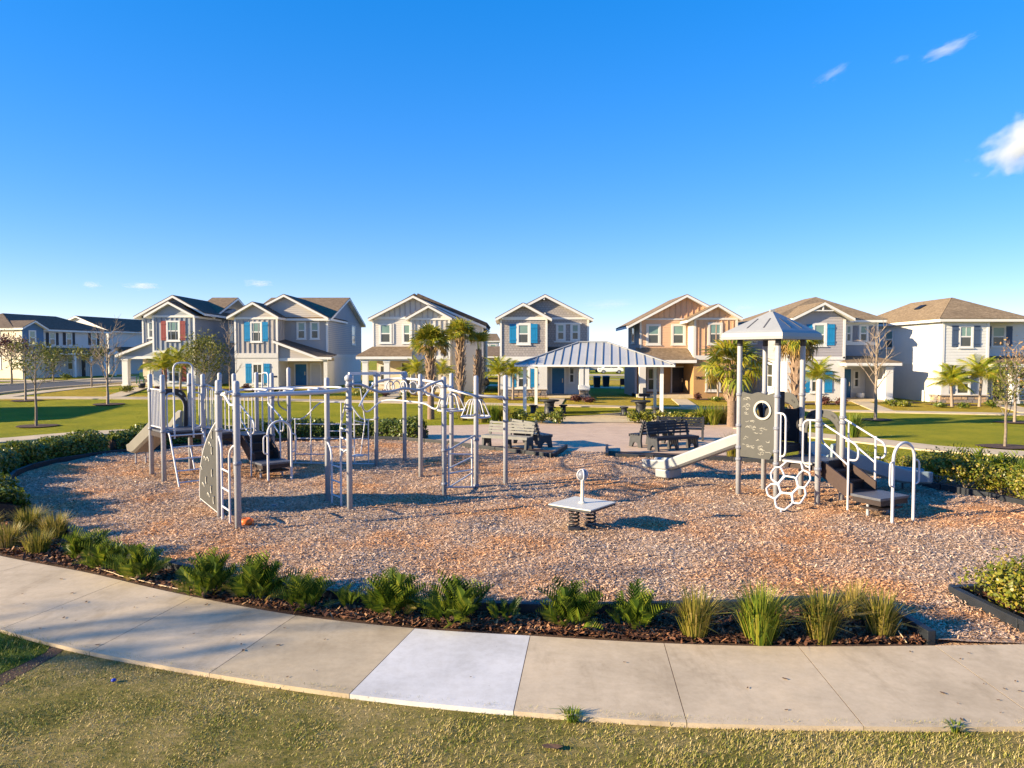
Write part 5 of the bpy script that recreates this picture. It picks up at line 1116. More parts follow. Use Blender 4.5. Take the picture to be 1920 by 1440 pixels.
# ================= middle circuit: ring of posts with overhead climbers
pts = {k: G(*p, 0) for k, p in {'a': (413, 972), 'b': (447, 997), 'c': (615, 943), 'd': (656, 960), 'e': (706, 875), 'f': (759, 869), 'g': (789, 896), 'h': (833, 930), 'i': (847, 887), 'j': (893, 918), 'k': (948, 911)}.items()}
cf = thing('climbing_circuit', 'grey post climbing circuit with overhead loops, rings and hanging wheels', 'climbing frame', (pts['d'] + pts['h']) / 2)
cl = {'a': (2.48, 1.75), 'b': (2.5, 1.25), 'c': (2.44, 1.4), 'd': (2.6, 2.1), 'e': (2.35, 1.4), 'f': (2.55,), 'g': (2.4,), 'h': (2.5, 2.05, 1.05, .28), 'i': (2.3,), 'j': (2.22, 1.2, .1), 'k': (2.15, 1.6)}
for k, p in pts.items(): post(cf, p, 2.73 if k != 'b' else 2.75, cl[k])
MB().lathe(pts['d'] + UP * 2.68, [(.06, 0), (.085, .03), (.085, .09), (.05, .13), (.0, .14)]).build('post_knob', 'post_grey', cf)
# overhead loop ladder: two long rails, flat hoops between them
a, b, c, d_ = (pts[k] for k in 'abcd'); zo = 2.46
oh = MB()
oh.tube(rnd([a + UP * zo, a + V3((.15, -.05, zo)), b + V3((-.32, .32, zo + .05)), c.lerp(a, .82) + UP * (zo + .06), c.lerp(a, .25) + UP * (zo + .08), c + UP * (zo - .0)], .2), .026)
oh.tube(rnd([b + UP * (zo + .02), d_.lerp(b, .6) + V3((0, 0, zo + .02)), d_.lerp(b, .2) + UP * (zo + .02), d_ + UP * (zo + .06)], .2), .042)
ohl = oh.build('overhead_rail', 'tube_white', cf)
MB().tube(rnd([a + UP * (zo - .02), a + V3((.16, -.08, zo - .02)), a.lerp(b, .3) + V3((.12, 0, zo - .2)), a.lerp(b, .62) + V3((.1, .0, zo - .18)), b + UP * (zo - .0)], .12), .024).build('overhead_rail', 'tube_white', cf)
for k in range(4):
    t0, t1 = .06 + k * .23, .06 + k * .23 + .25; pp = [a.lerp(c, t0), a.lerp(c, t1), b.lerp(d_, t1), b.lerp(d_, t0)]; cen = sum(pp, V3((0, 0, 0))) / 4
    ring = [cen + (pp[1] - pp[0]) * (.52 * math.cos(t)) + (pp[3] - pp[0]) * (.46 * math.sin(t)) + UP * (zo + .05 + .03 * math.cos(t)) for t in np.linspace(0, 2 * math.pi, 20, endpoint=False)]
    MB().tube(ring, .021, 8, True).build('overhead_loop', 'tube_white', ohl)
# sail-shaped climbing panel beside the first post
q0 = a + V3((-.05, .05, 0)); q1 = G(377, 943, 0); uu = (q1 - q0).normalized(); LL = (q1 - q0).length; nn = V3((-uu.y, uu.x, 0)); PQ = lambda x, z: q0 + uu * x + UP * z
crv = [(LL * (1 - t ** 2.6), .12 + 1.78 * t) for t in np.linspace(0, 1, 14)]
pan = MB().prism([PQ(0, .12)] + [PQ(*p) for p in crv[:-1]] + [PQ(0.0, 1.9)], nn * .025).build('climbing_panel', 'panel_grey', cf)
MB().tube([PQ(-.02, .10)] + [PQ(LL + .02, .10), PQ(LL + .02, .0)], .018).tube([PQ(x + .015, z) + nn * .012 for x, z in crv], .02).build('panel_rim', 'tube_white', pan)
for x, z in ((.28, 1.62), (.30, 1.3), (.75, 1.02), (.32, .85), (.9, .62), (.42, .5), (1.25, .42), (.2, .32), (.75, .28), (1.45, .75), (.55, 1.35), (1.05, 1.0)):
    if x < LL * (1 - ((z - .12) / 1.78) ** 2.6) - .08:
        for sgn in (-1,):
            arc = [PQ(x + .09 * math.cos(t), z + .10 * math.sin(t)) + nn * (.050 - .022 * abs(math.cos(t))) for t in np.linspace(.4, 2.9, 8)] if (int(x * 100) % 2) else [PQ(x + .05 * math.cos(t), z + .08 * math.sin(t)) + nn * .042 for t in np.linspace(-1.3, 1.3, 7)]
            MB().tube(arc, .014, 6).build('hand_hold', 'panel_line', pan)
# ladders at both ends of the loop ladder
def post_ladder(p, q, zt, rungs, off):
    d = (q - p).normalized(); n = V3((-d.y, d.x, 0)) * off; mb = MB(); w = (q - p).length
    l0, l1 = p + d * (w * .30) + n, p + d * (w * .72) + n
    mb.tube(rnd([p + UP * zt, p + d * .12 + n * .6 + UP * zt, l0 + UP * (zt - .14), l0 + UP * -.02], .14), .022)
    mb.tube(rnd([q + UP * (zt - .05), q - d * .12 + n * .6 + UP * (zt - .05), l1 + UP * (zt - .2), l1 + UP * -.02], .14), .022); o = mb.build('post_ladder', 'tube_white', cf)
    for z in rungs: MB().tube([l0 + UP * z, l1 + UP * z], .019).build('rung', 'tube_white', o)
post_ladder(a, b, 1.62, (.32, .68, 1.04), -.05); post_ladder(c, d_, 1.32, (.25, .56, .88), -.05)
lean = MB().tube([d_ + V3((-.05, 0, 2.32)), c.lerp(d_, .62) + UP * 1.72, c.lerp(d_, .62) + UP * -.02], .019).build('lean_bar', 'tube_white', cf)
for z in (1.25, 1.5, 1.7): MB().tube([c.lerp(d_, .62) + UP * z, d_ + UP * (z - .04)], .017).build('rung', 'tube_white', lean)
# barred climbing wall between the hook post and the fifth post
w0, w1 = q10, pts['e']; wall_pts = lambda t, z: w0.lerp(w1, t) + UP * z
top = lambda t: 1.36 + .5 * float(sstep(.12, .40, t) - sstep(.66, .86, t)); mb = MB()
mb.tube([wall_pts(t, top(t)) for t in np.linspace(.03, .99, 30)], .02); mb.tube([wall_pts(.03, .08), wall_pts(.99, .08)], .02); bw = mb.build('bar_wall', 'tube_white', cf)
for t in (.07, .25, .44, .60, .75, .91): MB().tube([wall_pts(t, .08), wall_pts(t, top(t) if t != .25 else 2.1)], .018).build('upright_bar', 'tube_white', bw)
for i, z in enumerate((.34, .56, .80, 1.02, 1.22)):
    for t0, t1 in ((.07, .25), (.25, .44), (.44, .60), (.60, .75), (.75, .91)):
        if (i + int(t0 * 20)) % 2 or i in (2, 4): MB().tube([wall_pts(t0, z), wall_pts(t1, z)], .016).build('rung', 'tube_white', bw)
# sliding beam on two tall posts with two hanging pendulum steps
e_, f_, g_, h_, i_, j_, k_ = (pts[x] for x in 'efghijk'); bd = (f_ - e_).normalized()
MB().beam(e_ - bd * .85 + UP * 2.70, f_ + UP * 2.69, .10, .075).build('track_beam', 'tube_white', cf)
MB().box(-.10, .10, -.05, .05, -.07, .07, lambda x, y, z: e_ + V3((x + .03, y, z + 2.67))).build('beam_bracket', 'post_grey', cf)
MB().lathe(f_ + UP * 2.52, [(.06, 0), (.095, .03), (.095, .17), (.05, .22)]).build('post_knob', 'post_grey', cf)
hb = e_ - bd * .72
MB().tube(rnd([hb + UP * 2.66, hb + UP * 2.3, hb + bd * .22 + UP * 2.3, hb + bd * .36 + UP * 1.35, hb + bd * .22 + UP * .42], .05), .016).build('hanging_bar', 'tube_white', cf)
MB().lathe(hb + bd * .12 + UP * .36, [(.0, 0), (.16, .0), (.17, .03), (.05, .06)], 14).build('foot_disc', 'tube_white', cf)
MB().tube([hb + bd * .05 + V3((0, -.12, 1.38)), hb + bd * .2 + V3((.1, -.2, 1.33)), hb + bd * .36 + V3((.02, 0, 1.28))], .016).build('hand_loop', 'tube_white', cf)
# wavy overhead rail with rings
def wave(pp, r, name, n=10): return MB().tube(smooth_line(pp, n), r, 8).build(name, 'tube_white' if r < .028 else 'post_grey', cf)
W_ = lambda A_, B_, zz: [A_.lerp(B_, t) + UP * z for t, z in zz]
wave(W_(d_, h_, [(0, 2.62), (.12, 2.6), (.28, 2.45), (.42, 2.44), (.55, 2.49), (.72, 2.45), (.85, 2.56), (1, 2.66)]), .028, 'wave_rail')
wave(W_(d_, h_, [(.72, 2.45), (.84, 2.34), (1, 2.2)]), .022, 'wave_rail')
wave([d_.lerp(e_, .30) + UP * 2.05, d_.lerp(e_, .55) + UP * 2.25, d_.lerp(e_, .9) + UP * 2.42], .02, 'wave_rail')
wave([d_.lerp(e_, .35) + UP * 2.08, d_.lerp(e_, .5) + UP * 1.84, d_.lerp(e_, .72) + UP * 1.76, e_.lerp(g_, .1) + UP * 1.88, e_.lerp(g_, .35) + V3((0, 0, 1.97)), e_.lerp(g_, .75) + UP * 1.98, g_.lerp(h_, .2) + UP * 1.98, g_.lerp(h_, .55) + UP * 1.93, g_.lerp(h_, .75) + UP * 1.98, g_.lerp(h_, .9) + UP * 2.28], .022, 'wave_rail')
pr = [e_.lerp(i_, -.05) + UP * 2.40, f_.lerp(i_, .0) + V3((-.35, 0, 2.52)), f_.lerp(i_, .4) + UP * 2.5, i_ + V3((-.1, 0, 2.4))]
MB().tube(smooth_line(pr, 8), .038, 10).build('ring_beam', 'tube_white', cf)
bl = smooth_line(pr, 40)
for k, t in enumerate((.30, .39, .47, .57, .66, .75, .86)):
    p = bl[int(t * (len(bl) - 1))]; zc = p.z - .24; r = .15; ang = .5 * math.sin(k * 2.1)
    MB().tube([V3((p.x + r * .8 * math.cos(t2) * math.cos(ang), p.y + r * math.cos(t2) * math.sin(ang), zc + r * 1.15 * math.sin(t2))) for t2 in np.linspace(0, 2 * math.pi, 18, endpoint=False)], .021, 6, True).build('hanging_ring', 'tube_white', cf)
    MB().tube([V3((p.x, p.y, p.z)), V3((p.x, p.y, zc + r))], .012, 6).build('ring_strap', 'clamp_grey', cf)
# beam with two hanging wheels
bm0 = h_.lerp(i_, .5); zb_ = 2.33
MB().tube([i_ + UP * 2.36, h_.lerp(i_, .6) + UP * 2.35, j_ + V3((0, .1, 2.24)), k_ + UP * 2.18], .034, 10).build('wheel_beam', 'tube_white', cf)
MB().tube([h_ + UP * 2.5, i_ + UP * 2.36], .028, 8).build('wheel_beam', 'tube_white', cf)
def wheel(c, zt, r, hgt):
    o = MB().tube([c + V3((r * math.cos(t), r * math.sin(t), zt - hgt)) for t in np.linspace(0, 2 * math.pi, 26, endpoint=False)], .024, 8, True).build('hanging_wheel', 'tube_white', cf)
    MB().lathe(c + UP * (zt - .04), [(.03, 0), (.05, .02), (.05, .1), (.02, .14)], 10).build('wheel_hub', 'clamp_grey', o)
    for k in range(6):
        t = k * math.pi / 3 + .2; dr = V3((math.cos(t), math.sin(t), 0)); MB().tube(rnd([c + UP * zt, c + dr * (r * .5) + UP * (zt - .0), c + dr * r + UP * (zt - hgt)], .12), .017, 6).build('spoke', 'tube_white', o)
wheel(i_.lerp(j_, .08) + V3((0, -.55, 0)), 2.2, .36, .42); wheel(j_ + V3((-.03, .35, 0)), 2.14, .35, .42)
# zigzag ladder between two posts
zl0, zl1 = h_.lerp(j_, .14), h_.lerp(j_, .86); zz = MB().tube([zl0 + UP * .2, zl0 + UP * 1.12], .02).build('zigzag_ladder', 'tube_white', cf); MB().tube([zl1 + UP * .1, zl1 + UP * 1.3], .02).build('upright', 'tube_white', zz)
MB().tube(rnd([h_ + UP * 1.05, zl0 + UP * 1.04, j_ + UP * 1.32], .06), .024).build('zigzag_bar', 'post_grey', zz); MB().tube([h_ + UP * .2, j_ + UP * .06], .022).build('zigzag_bar', 'post_grey', zz)
for z0_, z1_ in ((.95, .86), (.62, .8), (.5, .5), (.18, .42)): MB().tube([zl0 + UP * z0_, zl1 + UP * z1_], .018).build('zigzag_bar', 'tube_white', zz)

# ================= right tower
T1 = G(1384, 930, 0); bT = V3((.64, -.77, 0)).normalized(); aT = V3((.77, .64, 0)).normalized(); SB, SA = .93, 1.06
T = lambda i, j, z=0: T1 + bT * (SB * i) + aT * (SA * j) + UP * z
tw = thing('play_tower', 'grey roofed play tower with two slides and honeycomb climber at right', 'playground', T(1, .5))
for (i, j) in ((0, 0), (1, 0), (0, 1), (1, 1)): post(tw, T(i, j), 3.66, (2.32, 1.62, 1.12, .85))
for (i, j) in ((2, 0), (2, 1)): post(tw, T(i, j), 2.72, (1.86, 1.75, .85))
deck(tw, [T(0, 0), T(0, 1), T(1, 1), T(1, 0)], 1.22, 'deck_brown'); deck(tw, [T(1.01, 0), T(1.01, 1), T(2, 1), T(2, 0)], .98)
# roof: four moulded faces, rolled eave band, raised ribs
cT = T(.5, .5); rc = [cT + (T(i, j) - cT).normalized() * 1.13 for i, j in ((0, 0), (1, 0), (1, 1), (0, 1))]; ap = cT + UP * 4.22
ze, zb2 = 3.70, 3.56
prof = [(1.0, zb2), (1.005, zb2 + .06), (.985, ze), (.9, ze + .055), (.0, 4.22)]
vs = [cT + (q - cT) * k + UP * z for k, z in prof[:-1] for q in rc] + [ap]; fs = []
for l in range(len(prof) - 2):
    for i in range(4): fs.append((l * 4 + i, l * 4 + (i + 1) % 4, l * 4 + 4 + (i + 1) % 4, l * 4 + 4 + i))
top_i = (len(prof) - 2) * 4
for i in range(4): fs.append((top_i + i, top_i + (i + 1) % 4, top_i + 4))
fs.append((3, 2, 1, 0)); rf = MB().add(vs, fs).build('roof', 'canopy_grey', tw)
MB().box(-.05, .05, -.05, .05, 0, .05, lambda x, y, z: ap + V3((x, y, z - .03))).build('roof_cap', 'canopy_grey', rf)
for f in range(4):
    A0, B0 = rc[f], rc[(f + 1) % 4]
    for k in (.33, .67):
        pb = A0.lerp(B0, k); b0 = cT + (pb - cT) * .80 + UP * (ze + .055 + (4.22 - ze - .055) * (1 - .80 / .9) + .003); tp = .38 if True else 0
        b1 = cT + (A0.lerp(B0, .5 + (k - .5) * 1.55) - cT) * tp + UP * (ze + .055 + (4.22 - ze - .055) * (1 - tp / .9) + .003)
        MB().beam(b0, b1, .03, .012).build('roof_slot', 'slot_dark', rf)
for (i, j) in ((0, 0), (1, 0), (0, 1), (1, 1)): MB().lathe(T(i, j, 3.42), [(.062, 0), (.062, .18)], 12).build('roof_bracket', 'slot_dark', rf)
# front panel with porthole and engraved lines
uP = bT; nP = V3((-aT.x, -aT.y, 0)); PP = lambda x, z: T(0, 0) + uP * x + UP * z
cxp, czp, rp_ = .60, 2.00, .175; outer, inner = [], []
for k in range(40):
    t = 2 * math.pi * k / 40; dx, dz = math.cos(t), math.sin(t); x0, x1, zlo, zhi = .05, SB - .05, .92, 2.37
    s1 = min([(x1 - cxp) / dx if dx > 1e-6 else 9, (x0 - cxp) / dx if dx < -1e-6 else 9, (zhi - czp) / dz if dz > 1e-6 else 9, (zlo - czp) / dz if dz < -1e-6 else 9])
    ox, oz = cxp + dx * s1, czp + dz * s1
    if oz > 2.3: oz += .025 * math.sin(ox * 16)
    outer.append((ox, oz)); inner.append((cxp + rp_ * dx, czp + rp_ * dz))
fp = plate(tw, PP, outer, inner, .02, 'porthole_panel', 'panel_grey', nP)
ro, ri = [(cxp + .215 * math.cos(t), czp + .215 * math.sin(t)) for t in np.linspace(0, 2 * math.pi, 28, endpoint=False)], [(cxp + .17 * math.cos(t), czp + .17 * math.sin(t)) for t in np.linspace(0, 2 * math.pi, 28, endpoint=False)]
plate(fp, lambda x, z: PP(x, z) + nP * .021, ro, ri, .03, 'porthole_ring', 'panel_line', nP)
rs = random.Random(5)
def engr(x, z, pts_): MB().tube([PP(x + a_, z + b_) + nP * .021 for a_, b_ in pts_], .0045, 5).build('engraved_line', 'panel_line', fp)
for (x, z, w, n_) in ((.18, 2.22, .2, 5), (.16, 2.12, .16, 4), (.14, 2.02, .14, 3), (.20, 1.92, .14, 3), (.2, 1.75, .3, 4), (.30, 1.60, .3, 6), (.5, 1.57, .3, 5), (.45, 1.52, .2, 4), (.15, 1.35, .05, 2), (.45, 1.32, .05, 2), (.7, 1.30, .06, 2), (.2, 1.18, .2, 6), (.45, 1.16, .3, 7), (.65, 1.10, .3, 7), (.55, 1.04, .2, 5)):
    for k in range(n_):
        x_, z_ = x + rs.uniform(-w / 2, w / 2), z + rs.uniform(-.035, .035); l_ = rs.uniform(.03, .10); sl_ = rs.uniform(-.4, .4)
        if .08 < x_ and x_ + l_ < SB - .08 and (x_ - cxp) ** 2 + (z_ - czp) ** 2 > .27 ** 2: engr(x_, z_, [(0, 0), (l_ * .3, l_ * sl_ + rs.uniform(-.012, .012)), (l_ * .65, l_ * sl_ * .5 + rs.uniform(-.012, .012)), (l_, rs.uniform(-.02, .02))])
# back panel with large round cut, dark slide hood, second hood
hood(tw, T(0, 0), T(0, 1), 1.22, 2.3, 'slide_hood', 'panel_dark', .34, 'panel_dark')
hood(tw, T(0, 1), T(1, 1), 1.22, 2.36, 'arch_panel', 'panel_grey', .33, 'panel_dark'); hood(tw, T(1, 1), T(2, 1), .98, 2.0, 'slide_hood', 'panel_grey', .34, 'panel_dark')
MB().box(0, 1, 0, 1, 0, 1, lambda x, y, z: T(.06 + x * .88, .93 + y * .04, 1.24 + z * .75)).build('inner_panel', 'panel_dark', tw)
MB().box(-.05, .05, -.03, .03, 1.86, 2.42, lambda x, y, z: T(1, .18) + V3((x, y, z))).build('bead_panel', 'panel_dark', tw)
wc = T(1, .3, 1.66); MB().tube([wc + aT * (.17 * math.cos(t)) + UP * (.17 * math.sin(t)) for t in np.linspace(0, 2 * math.pi, 20, endpoint=False)], .016, 6, True).tube([wc - aT * .17, wc + aT * .17], .012, 6).tube([wc - UP * .17, wc + UP * .17], .012, 6).build('steering_wheel', 'panel_dark', tw)
# slides
P0 = (T(0, 0) + T(0, 1)) / 2; o_ = V3((3.62, 18.65, 0)) - V3((P0.x, P0.y, 0)); Ls = o_.length; o_.normalize(); sv = V3((-o_.y, o_.x, 0)); sl = []
for k in np.linspace(0, 1, 28):
    L = Ls * k; z = 1.22 if L < .15 else (.34 if L > Ls - .75 else 1.22 - (L - .15) / (Ls - .9) * .88); sl.append([P0 + o_ * L + UP * z, sv, 1.05 - .25 * max(0, (L - Ls + .7) / .7)])
for _ in range(2): sl = [sl[0]] + [[(V3(x[0]) + V3(y[0]) * 2 + V3(z[0])) / 4, sv, y[2]] for x, y, z in zip(sl, sl[1:], sl[2:])] + [sl[-1]]
s1 = slide(tw, sl, None, .50, .19, 'slide_beige')
ft = MB(); fb = P0 + o_ * (Ls - .62)
ft.box(-.26, .26, -.22, .22, .09, .30, lambda x, y, z: fb + sv * x * (1 if z < .2 else 1.05) + o_ * y + UP * z); ft.build('slide_foot', 'slide_beige', s1, bev=.03)
for x in (-.18, .18): MB().tube([fb + sv * x + UP * -.02, fb + sv * x + UP * .12], .02).build('slide_leg', 'slot_dark', s1)
P0 = (T(1, 1) + T(2, 1)) / 2; cv = smooth_line([P0 - aT * .05, P0 + aT * .5, P0 + aT * 1.2 + V3((.12, 0, 0)), V3((9.0, 16.65, 0)), V3((9.75, 16.55, 0))], 8); tl = sum((q - p).length for p, q in zip(cv, cv[1:])); acc = 0; sl = []
for i, p in enumerate(cv):
    if i: acc += (p - cv[i - 1]).length
    t = (cv[min(i + 1, len(cv) - 1)] - cv[max(i - 1, 0)]).normalized(); z = .98 if acc < .2 else (.30 if acc > tl - .7 else .98 - (acc - .2) / (tl - .9) * .68); sl.append([p + UP * z, V3((-t.y, t.x, 0)), 1.15 - .3 * max(0, (acc - tl + .8) / .8)])
for _ in range(2): sl = [sl[0]] + [[(V3(x[0]) + V3(y[0]) * 2 + V3(z[0])) / 4, y[1], y[2]] for x, y, z in zip(sl, sl[1:], sl[2:])] + [sl[-1]]
s2 = slide(tw, sl, None, .48, .24, 'slide_blue')
for s in (-.2, .2): MB().tube([V3((9.3, 16.6 + s, -.02)), V3((9.3, 16.6 + s, .24))], .024).build('slide_leg', 'slot_dark', s2)
# grab loops by the honeycomb climber
for (i0, di, zt, zb3) in ((1, .26, 1.96, 1.05), (2, -.32, 1.86, .90)):
    g = pipe(tw, [T(i0, -.04, zt), T(i0 + di, -.06, zt), T(i0 + di, -.06, zb3), T(i0 + di * .45, -.05, zb3 - .03)], .022, 'grab_loop', rad=.15)
    MB().tube([T(i0 + di * .5, -.05, zt - .01), T(i0 + di * .5, -.05, zb3 - .12)], .018).build('grab_bar', 'tube_white', g)
# honeycomb climber leaning out to the ground
ptA, ptB = T(1.15, -.09, .95), T(1.85, -.09, .95); ptC = G(1464, 962, 0); nH = (ptB - ptA).cross(ptC - ptA).normalized()
HX = lambda x, y: HIT(1400 + x / 4.5, 680 + y / 4.5, ptA, nH)
loops = [[(285, 880), (320, 950), (265, 1020), (210, 985), (205, 930), (240, 885)], [(325, 955), (415, 970), (435, 1050), (380, 1105), (290, 1095), (268, 1025)], [(475, 905), (530, 930), (540, 985), (490, 1055), (437, 1048), (418, 972)], [(208, 1022), (265, 1026), (288, 1097), (237, 1150), (180, 1120), (165, 1060)], [(292, 1099), (378, 1108), (390, 1185), (320, 1245), (250, 1220), (237, 1155)], [(439, 1053), (490, 1058), (500, 1115), (450, 1190), (392, 1183), (382, 1109)]]
for lp_ in loops:
    q = [HX(*p) for p in lp_]; sm = []
    for i in range(6):
        p_, c_, n_ = q[i - 1], q[i], q[(i + 1) % 6]; sm += [c_.lerp(p_, .25), c_.lerp(p_, .08).lerp(c_.lerp(n_, .08), .5), c_.lerp(n_, .25)]
    MB().tube(sm, .021, 8, True).build('honeycomb_cell', 'tube_white', tw)
MB().tube([HX(285, 880), HX(340, 832), HX(460, 842), HX(475, 905)], .024).build('honeycomb_bar', 'tube_white', tw); MB().tube([HX(290, 1232), HX(290, 1270)], .022).build('honeycomb_foot', 'tube_white', tw)
MB().beam(T(1.2, -.06, .95), T(1.9, -.06, .95), .05, .04).build('honeycomb_bracket', 'panel_line', tw)
e0 = (T(2, 0) + T(2, 1)) / 2; transfer(tw, e0, (.447, -.894, 0), (.894, .447, 0), .98, .74, None, .76, 1.66)

# ================= spring platform
zc = .515; cs = [HIT(x, y, (0, 0, zc), UP) for x, y in ((1033, 945), (1105, 959), (1154, 940), (1076, 929))]; cen = sum(cs, V3((0, 0, 0))) / 4; half = sum((c - cen).length for c in cs) / 4
ang = math.atan2(cs[1].y - cen.y, cs[1].x - cen.x) + .06
sp = thing('spring_platform', 'square cream spring rocking platform with ball topped pole', 'spring rider', (cen.x, cen.y, 0))
sq = [V3((cen.x + half * .96 * math.cos(ang + k * math.pi / 2), cen.y + half * .96 * math.sin(ang + k * math.pi / 2), zc)) for k in range(4)]
MB().prism(sq, (0, 0, -.022)).build('plate', 'plate_cream', sp, bev=.006); MB().prism([cen + (q - cen) * .985 + UP * -.0221 for q in [V3((p.x, p.y, zc)) for p in sq]], (0, 0, -.038)).build('plate_edge', 'black_plastic', sp)
cb = V3((cen.x, cen.y, 0)); MB().tube([cb + UP * (zc + .005), cb + UP * .93], .032, 12).build('pole', 'plate_cream', sp); MB().lathe(cb + UP * (zc), [(.07, 0), (.07, .012), (.035, .03)], 14).build('pole_base', 'plate_cream', sp)
bc = cb + UP * 1.03; MB().lathe(bc, [(.005, -.085), (.05, -.07), (.08, -.03), (.088, 0), (.08, .03), (.05, .07), (.005, .085)], 18).build('ball', 'clamp_grey', sp)
for t0 in (.15, 1.75): MB().tube([bc + V3((math.cos(t0) * .098 * math.cos(t), math.sin(t0) * .098 * math.cos(t), .098 * math.sin(t))) for t in np.linspace(0, 2 * math.pi, 24, endpoint=False)], .014, 8, True).build('ball_ring', 'tube_white', sp)
for (x, y) in ((-.16, -.13), (.17, .12)):
    q = cb + V3((x, y, 0)); MB().tube([q + V3((.085 * math.cos(t), .085 * math.sin(t), .10 + .33 * t / 31.4)) for t in np.linspace(0, 31.4, 110)], .017, 7).build('spring', 'spring_black', sp); MB().box(-.11, .11, -.09, .09, -.04, .11, lambda x_, y_, z_: q + V3((x_, y_, z_))).build('spring_base', 'black_plastic', sp, bev=.012)
    MB().lathe(q + UP * .40, [(.11, 0), (.11, .055)], 14).build('spring_top', 'black_plastic', sp)
# ------------------------------------------------------------------ pavilion, benches, tables
pv = V3((.55, 36.4, 0)); yw = R(-8.0); cw, sw_ = math.cos(yw), math.sin(yw)
PV = lambda x, y, z: (pv.x + x * cw - y * sw_, pv.y + x * sw_ + y * cw, z)
pav = thing('pavilion', 'open pavilion with grey standing seam metal hip roof and white posts', 'pavilion', PV(3.8, 3.2, .02))
Wd, Dp = 7.95, 6.6; x0p, x1p, y0p, y1p = -.35, -.35 + Wd, -.45, -.45 + Dp; ze, zr = 2.74, 3.93; ra, rb = (x0p + 3.1, (y0p + y1p) / 2), (x1p - 3.35, (y0p + y1p) / 2)
c = [(x0p, y0p), (x1p, y0p), (x1p, y1p), (x0p, y1p)]
def rp3(p, z): return V3(PV(p[0], p[1], z))
faces = [[c[0], c[1], rb, ra], [c[1], c[2], rb], [c[2], c[3], ra, rb], [c[3], c[0], ra]]
for f in faces:
    q = [rp3(p, ze if p in c else zr) for p in f]; n = (q[1] - q[0]).cross(q[2] - q[0]).normalized(); n = -n if n.z < 0 else n
    panel = MB().prism([p - n * .03 for p in q], n * .03).build('roof_panel', 'metal_roof', pav)
    e = q[1] - q[0]; k = int(e.length / .43); up_ = n.cross(e.normalized()); up_ = -up_ if up_.z < 0 else up_
    for i in range(k + 1):
        t = (i + .5) / (k + 1) * e.length; s = t / e.length; p = q[0] + e.normalized() * t
        # length up the slope to the hips
        if len(q) == 4:
            la = (q[3] - q[0]); lb = (q[2] - q[1]); xa = la.dot(e.normalized()); xb = e.length + lb.dot(e.normalized()); H_ = la.dot(up_)
            hh = H_ * min(1, t / xa if t < xa else 1, (e.length - t) / (e.length - xb) if t > xb else 1)
        else:
            la = q[2] - q[0]; xa = la.dot(e.normalized()); H_ = la.dot(up_); hh = H_ * min(t / xa, (e.length - t) / (e.length - xa))
        if hh > .1: MB().beam(p + n * .02 + up_ * .01, p + n * .02 + up_ * hh * .985, .04, .04, n).build('seam', 'seam_grey', panel)
for a, b in ((c[0], ra), (c[1], rb), (c[2], rb), (c[3], ra)): MB().beam(rp3(a, ze + .03), rp3(b, zr + .03), .13, .04).build('hip_cap', 'canopy_grey', pav)
MB().beam(rp3(ra, zr + .04), rp3(rb, zr + .04), .16, .05).build('ridge_cap', 'canopy_grey', pav)
fs_ = MB()
for a, b in zip(c, c[1:] + c[:1]): fs_.beam(rp3(a, ze - .045), rp3(b, ze - .045), .05, .09)
fs_.build('fascia', 'white_trim', pav); bm_ = MB(); ins = [(.1, .1), (7.0, .1), (7.0, 5.6), (.1, 5.6)]
for a, b in zip(ins, ins[1:] + ins[:1]): bm_.beam(rp3(a, ze + .0), rp3(b, ze + .0), .16, .16)
bm_.build('beam', 'white_trim', pav)
for x, y in ins:
    MB().box(-.085, .085, -.085, .085, 0, ze - .06, lambda a, b, z: PV(x + a, y + b, z)).build('post', 'white_trim', pav); MB().box(-.13, .13, -.13, .13, 0, .22, lambda a, b, z: PV(x + a, y + b, z)).build('post_base', 'black_plastic', pav)

def make_bench(loc, rz, label, pale=False):
    t = thing('bench', label, 'bench', loc, rz, 'benches at the edge of the paver plaza'); L = 1.75
    sm = 'bench_sunlit' if pale else 'bench_char'  # pale copy is the charcoal with sunlight painted in
    def loc_build(mb, nm, mat, par, bev=0):
        me = mb.mesh(nm, mat); o = link(nm, me, par); return o
    for k in range(4): z = .52 + k * .098; y = .235 + k * .035; loc_build(MB().box(-L / 2, L / 2, y - .02, y + .02, z, z + .072), 'back_slat', sm, t)
    for k in range(4): y = -.23 + k * .115; loc_build(MB().box(-L / 2, L / 2, y - .045, y + .045, .415, .455), 'seat_slat', sm, t)
    loc_build(MB().box(-L / 2, L / 2, -.30, -.27, .36, .45), 'seat_slat', sm, t)
    for x in (-L / 2 + .06, 0, L / 2 - .06):
        w = .075 if x else .05
        side = [(-.28, .41), (-.27, .30), (-.31, .0), (-.17, .0), (-.12, .13), (-.02, .19), (.09, .13), (.14, .0), (.28, .0), (.25, .25), (.27, .45), (.40, .90), (.345, .915), (.22, .5), (.2, .41)]
        # split in convex pieces so the arch stays open
        pcs = [[0, 1, 2, 3, 4], [0, 4, 5, 14], [14, 5, 6, 9], [9, 6, 7, 8], [14, 9, 10, 13], [13, 10, 11, 12]]; mb = MB()
        for pc in pcs: mb.prism([V3((x - w / 2, side[i][0], side[i][1])) for i in pc], (w, 0, 0))
        loc_build(mb, 'end_support', 'bench_end', t)
    return t
def bench_at(a, b, label, pale=False):
    """a, b: ground points under the ends, seat faces to the right of a->b reversed"""
    a, b = V3(a), V3(b); d = b - a; make_bench(((a.x + b.x) / 2, (a.y + b.y) / 2, .03), math.atan2(d.y, d.x), label, pale)
bench_at((-.92, 24.55), (.62, 23.75), 'bench with charcoal slats coloured as if sunlit and dark ends beside the left edging', True)
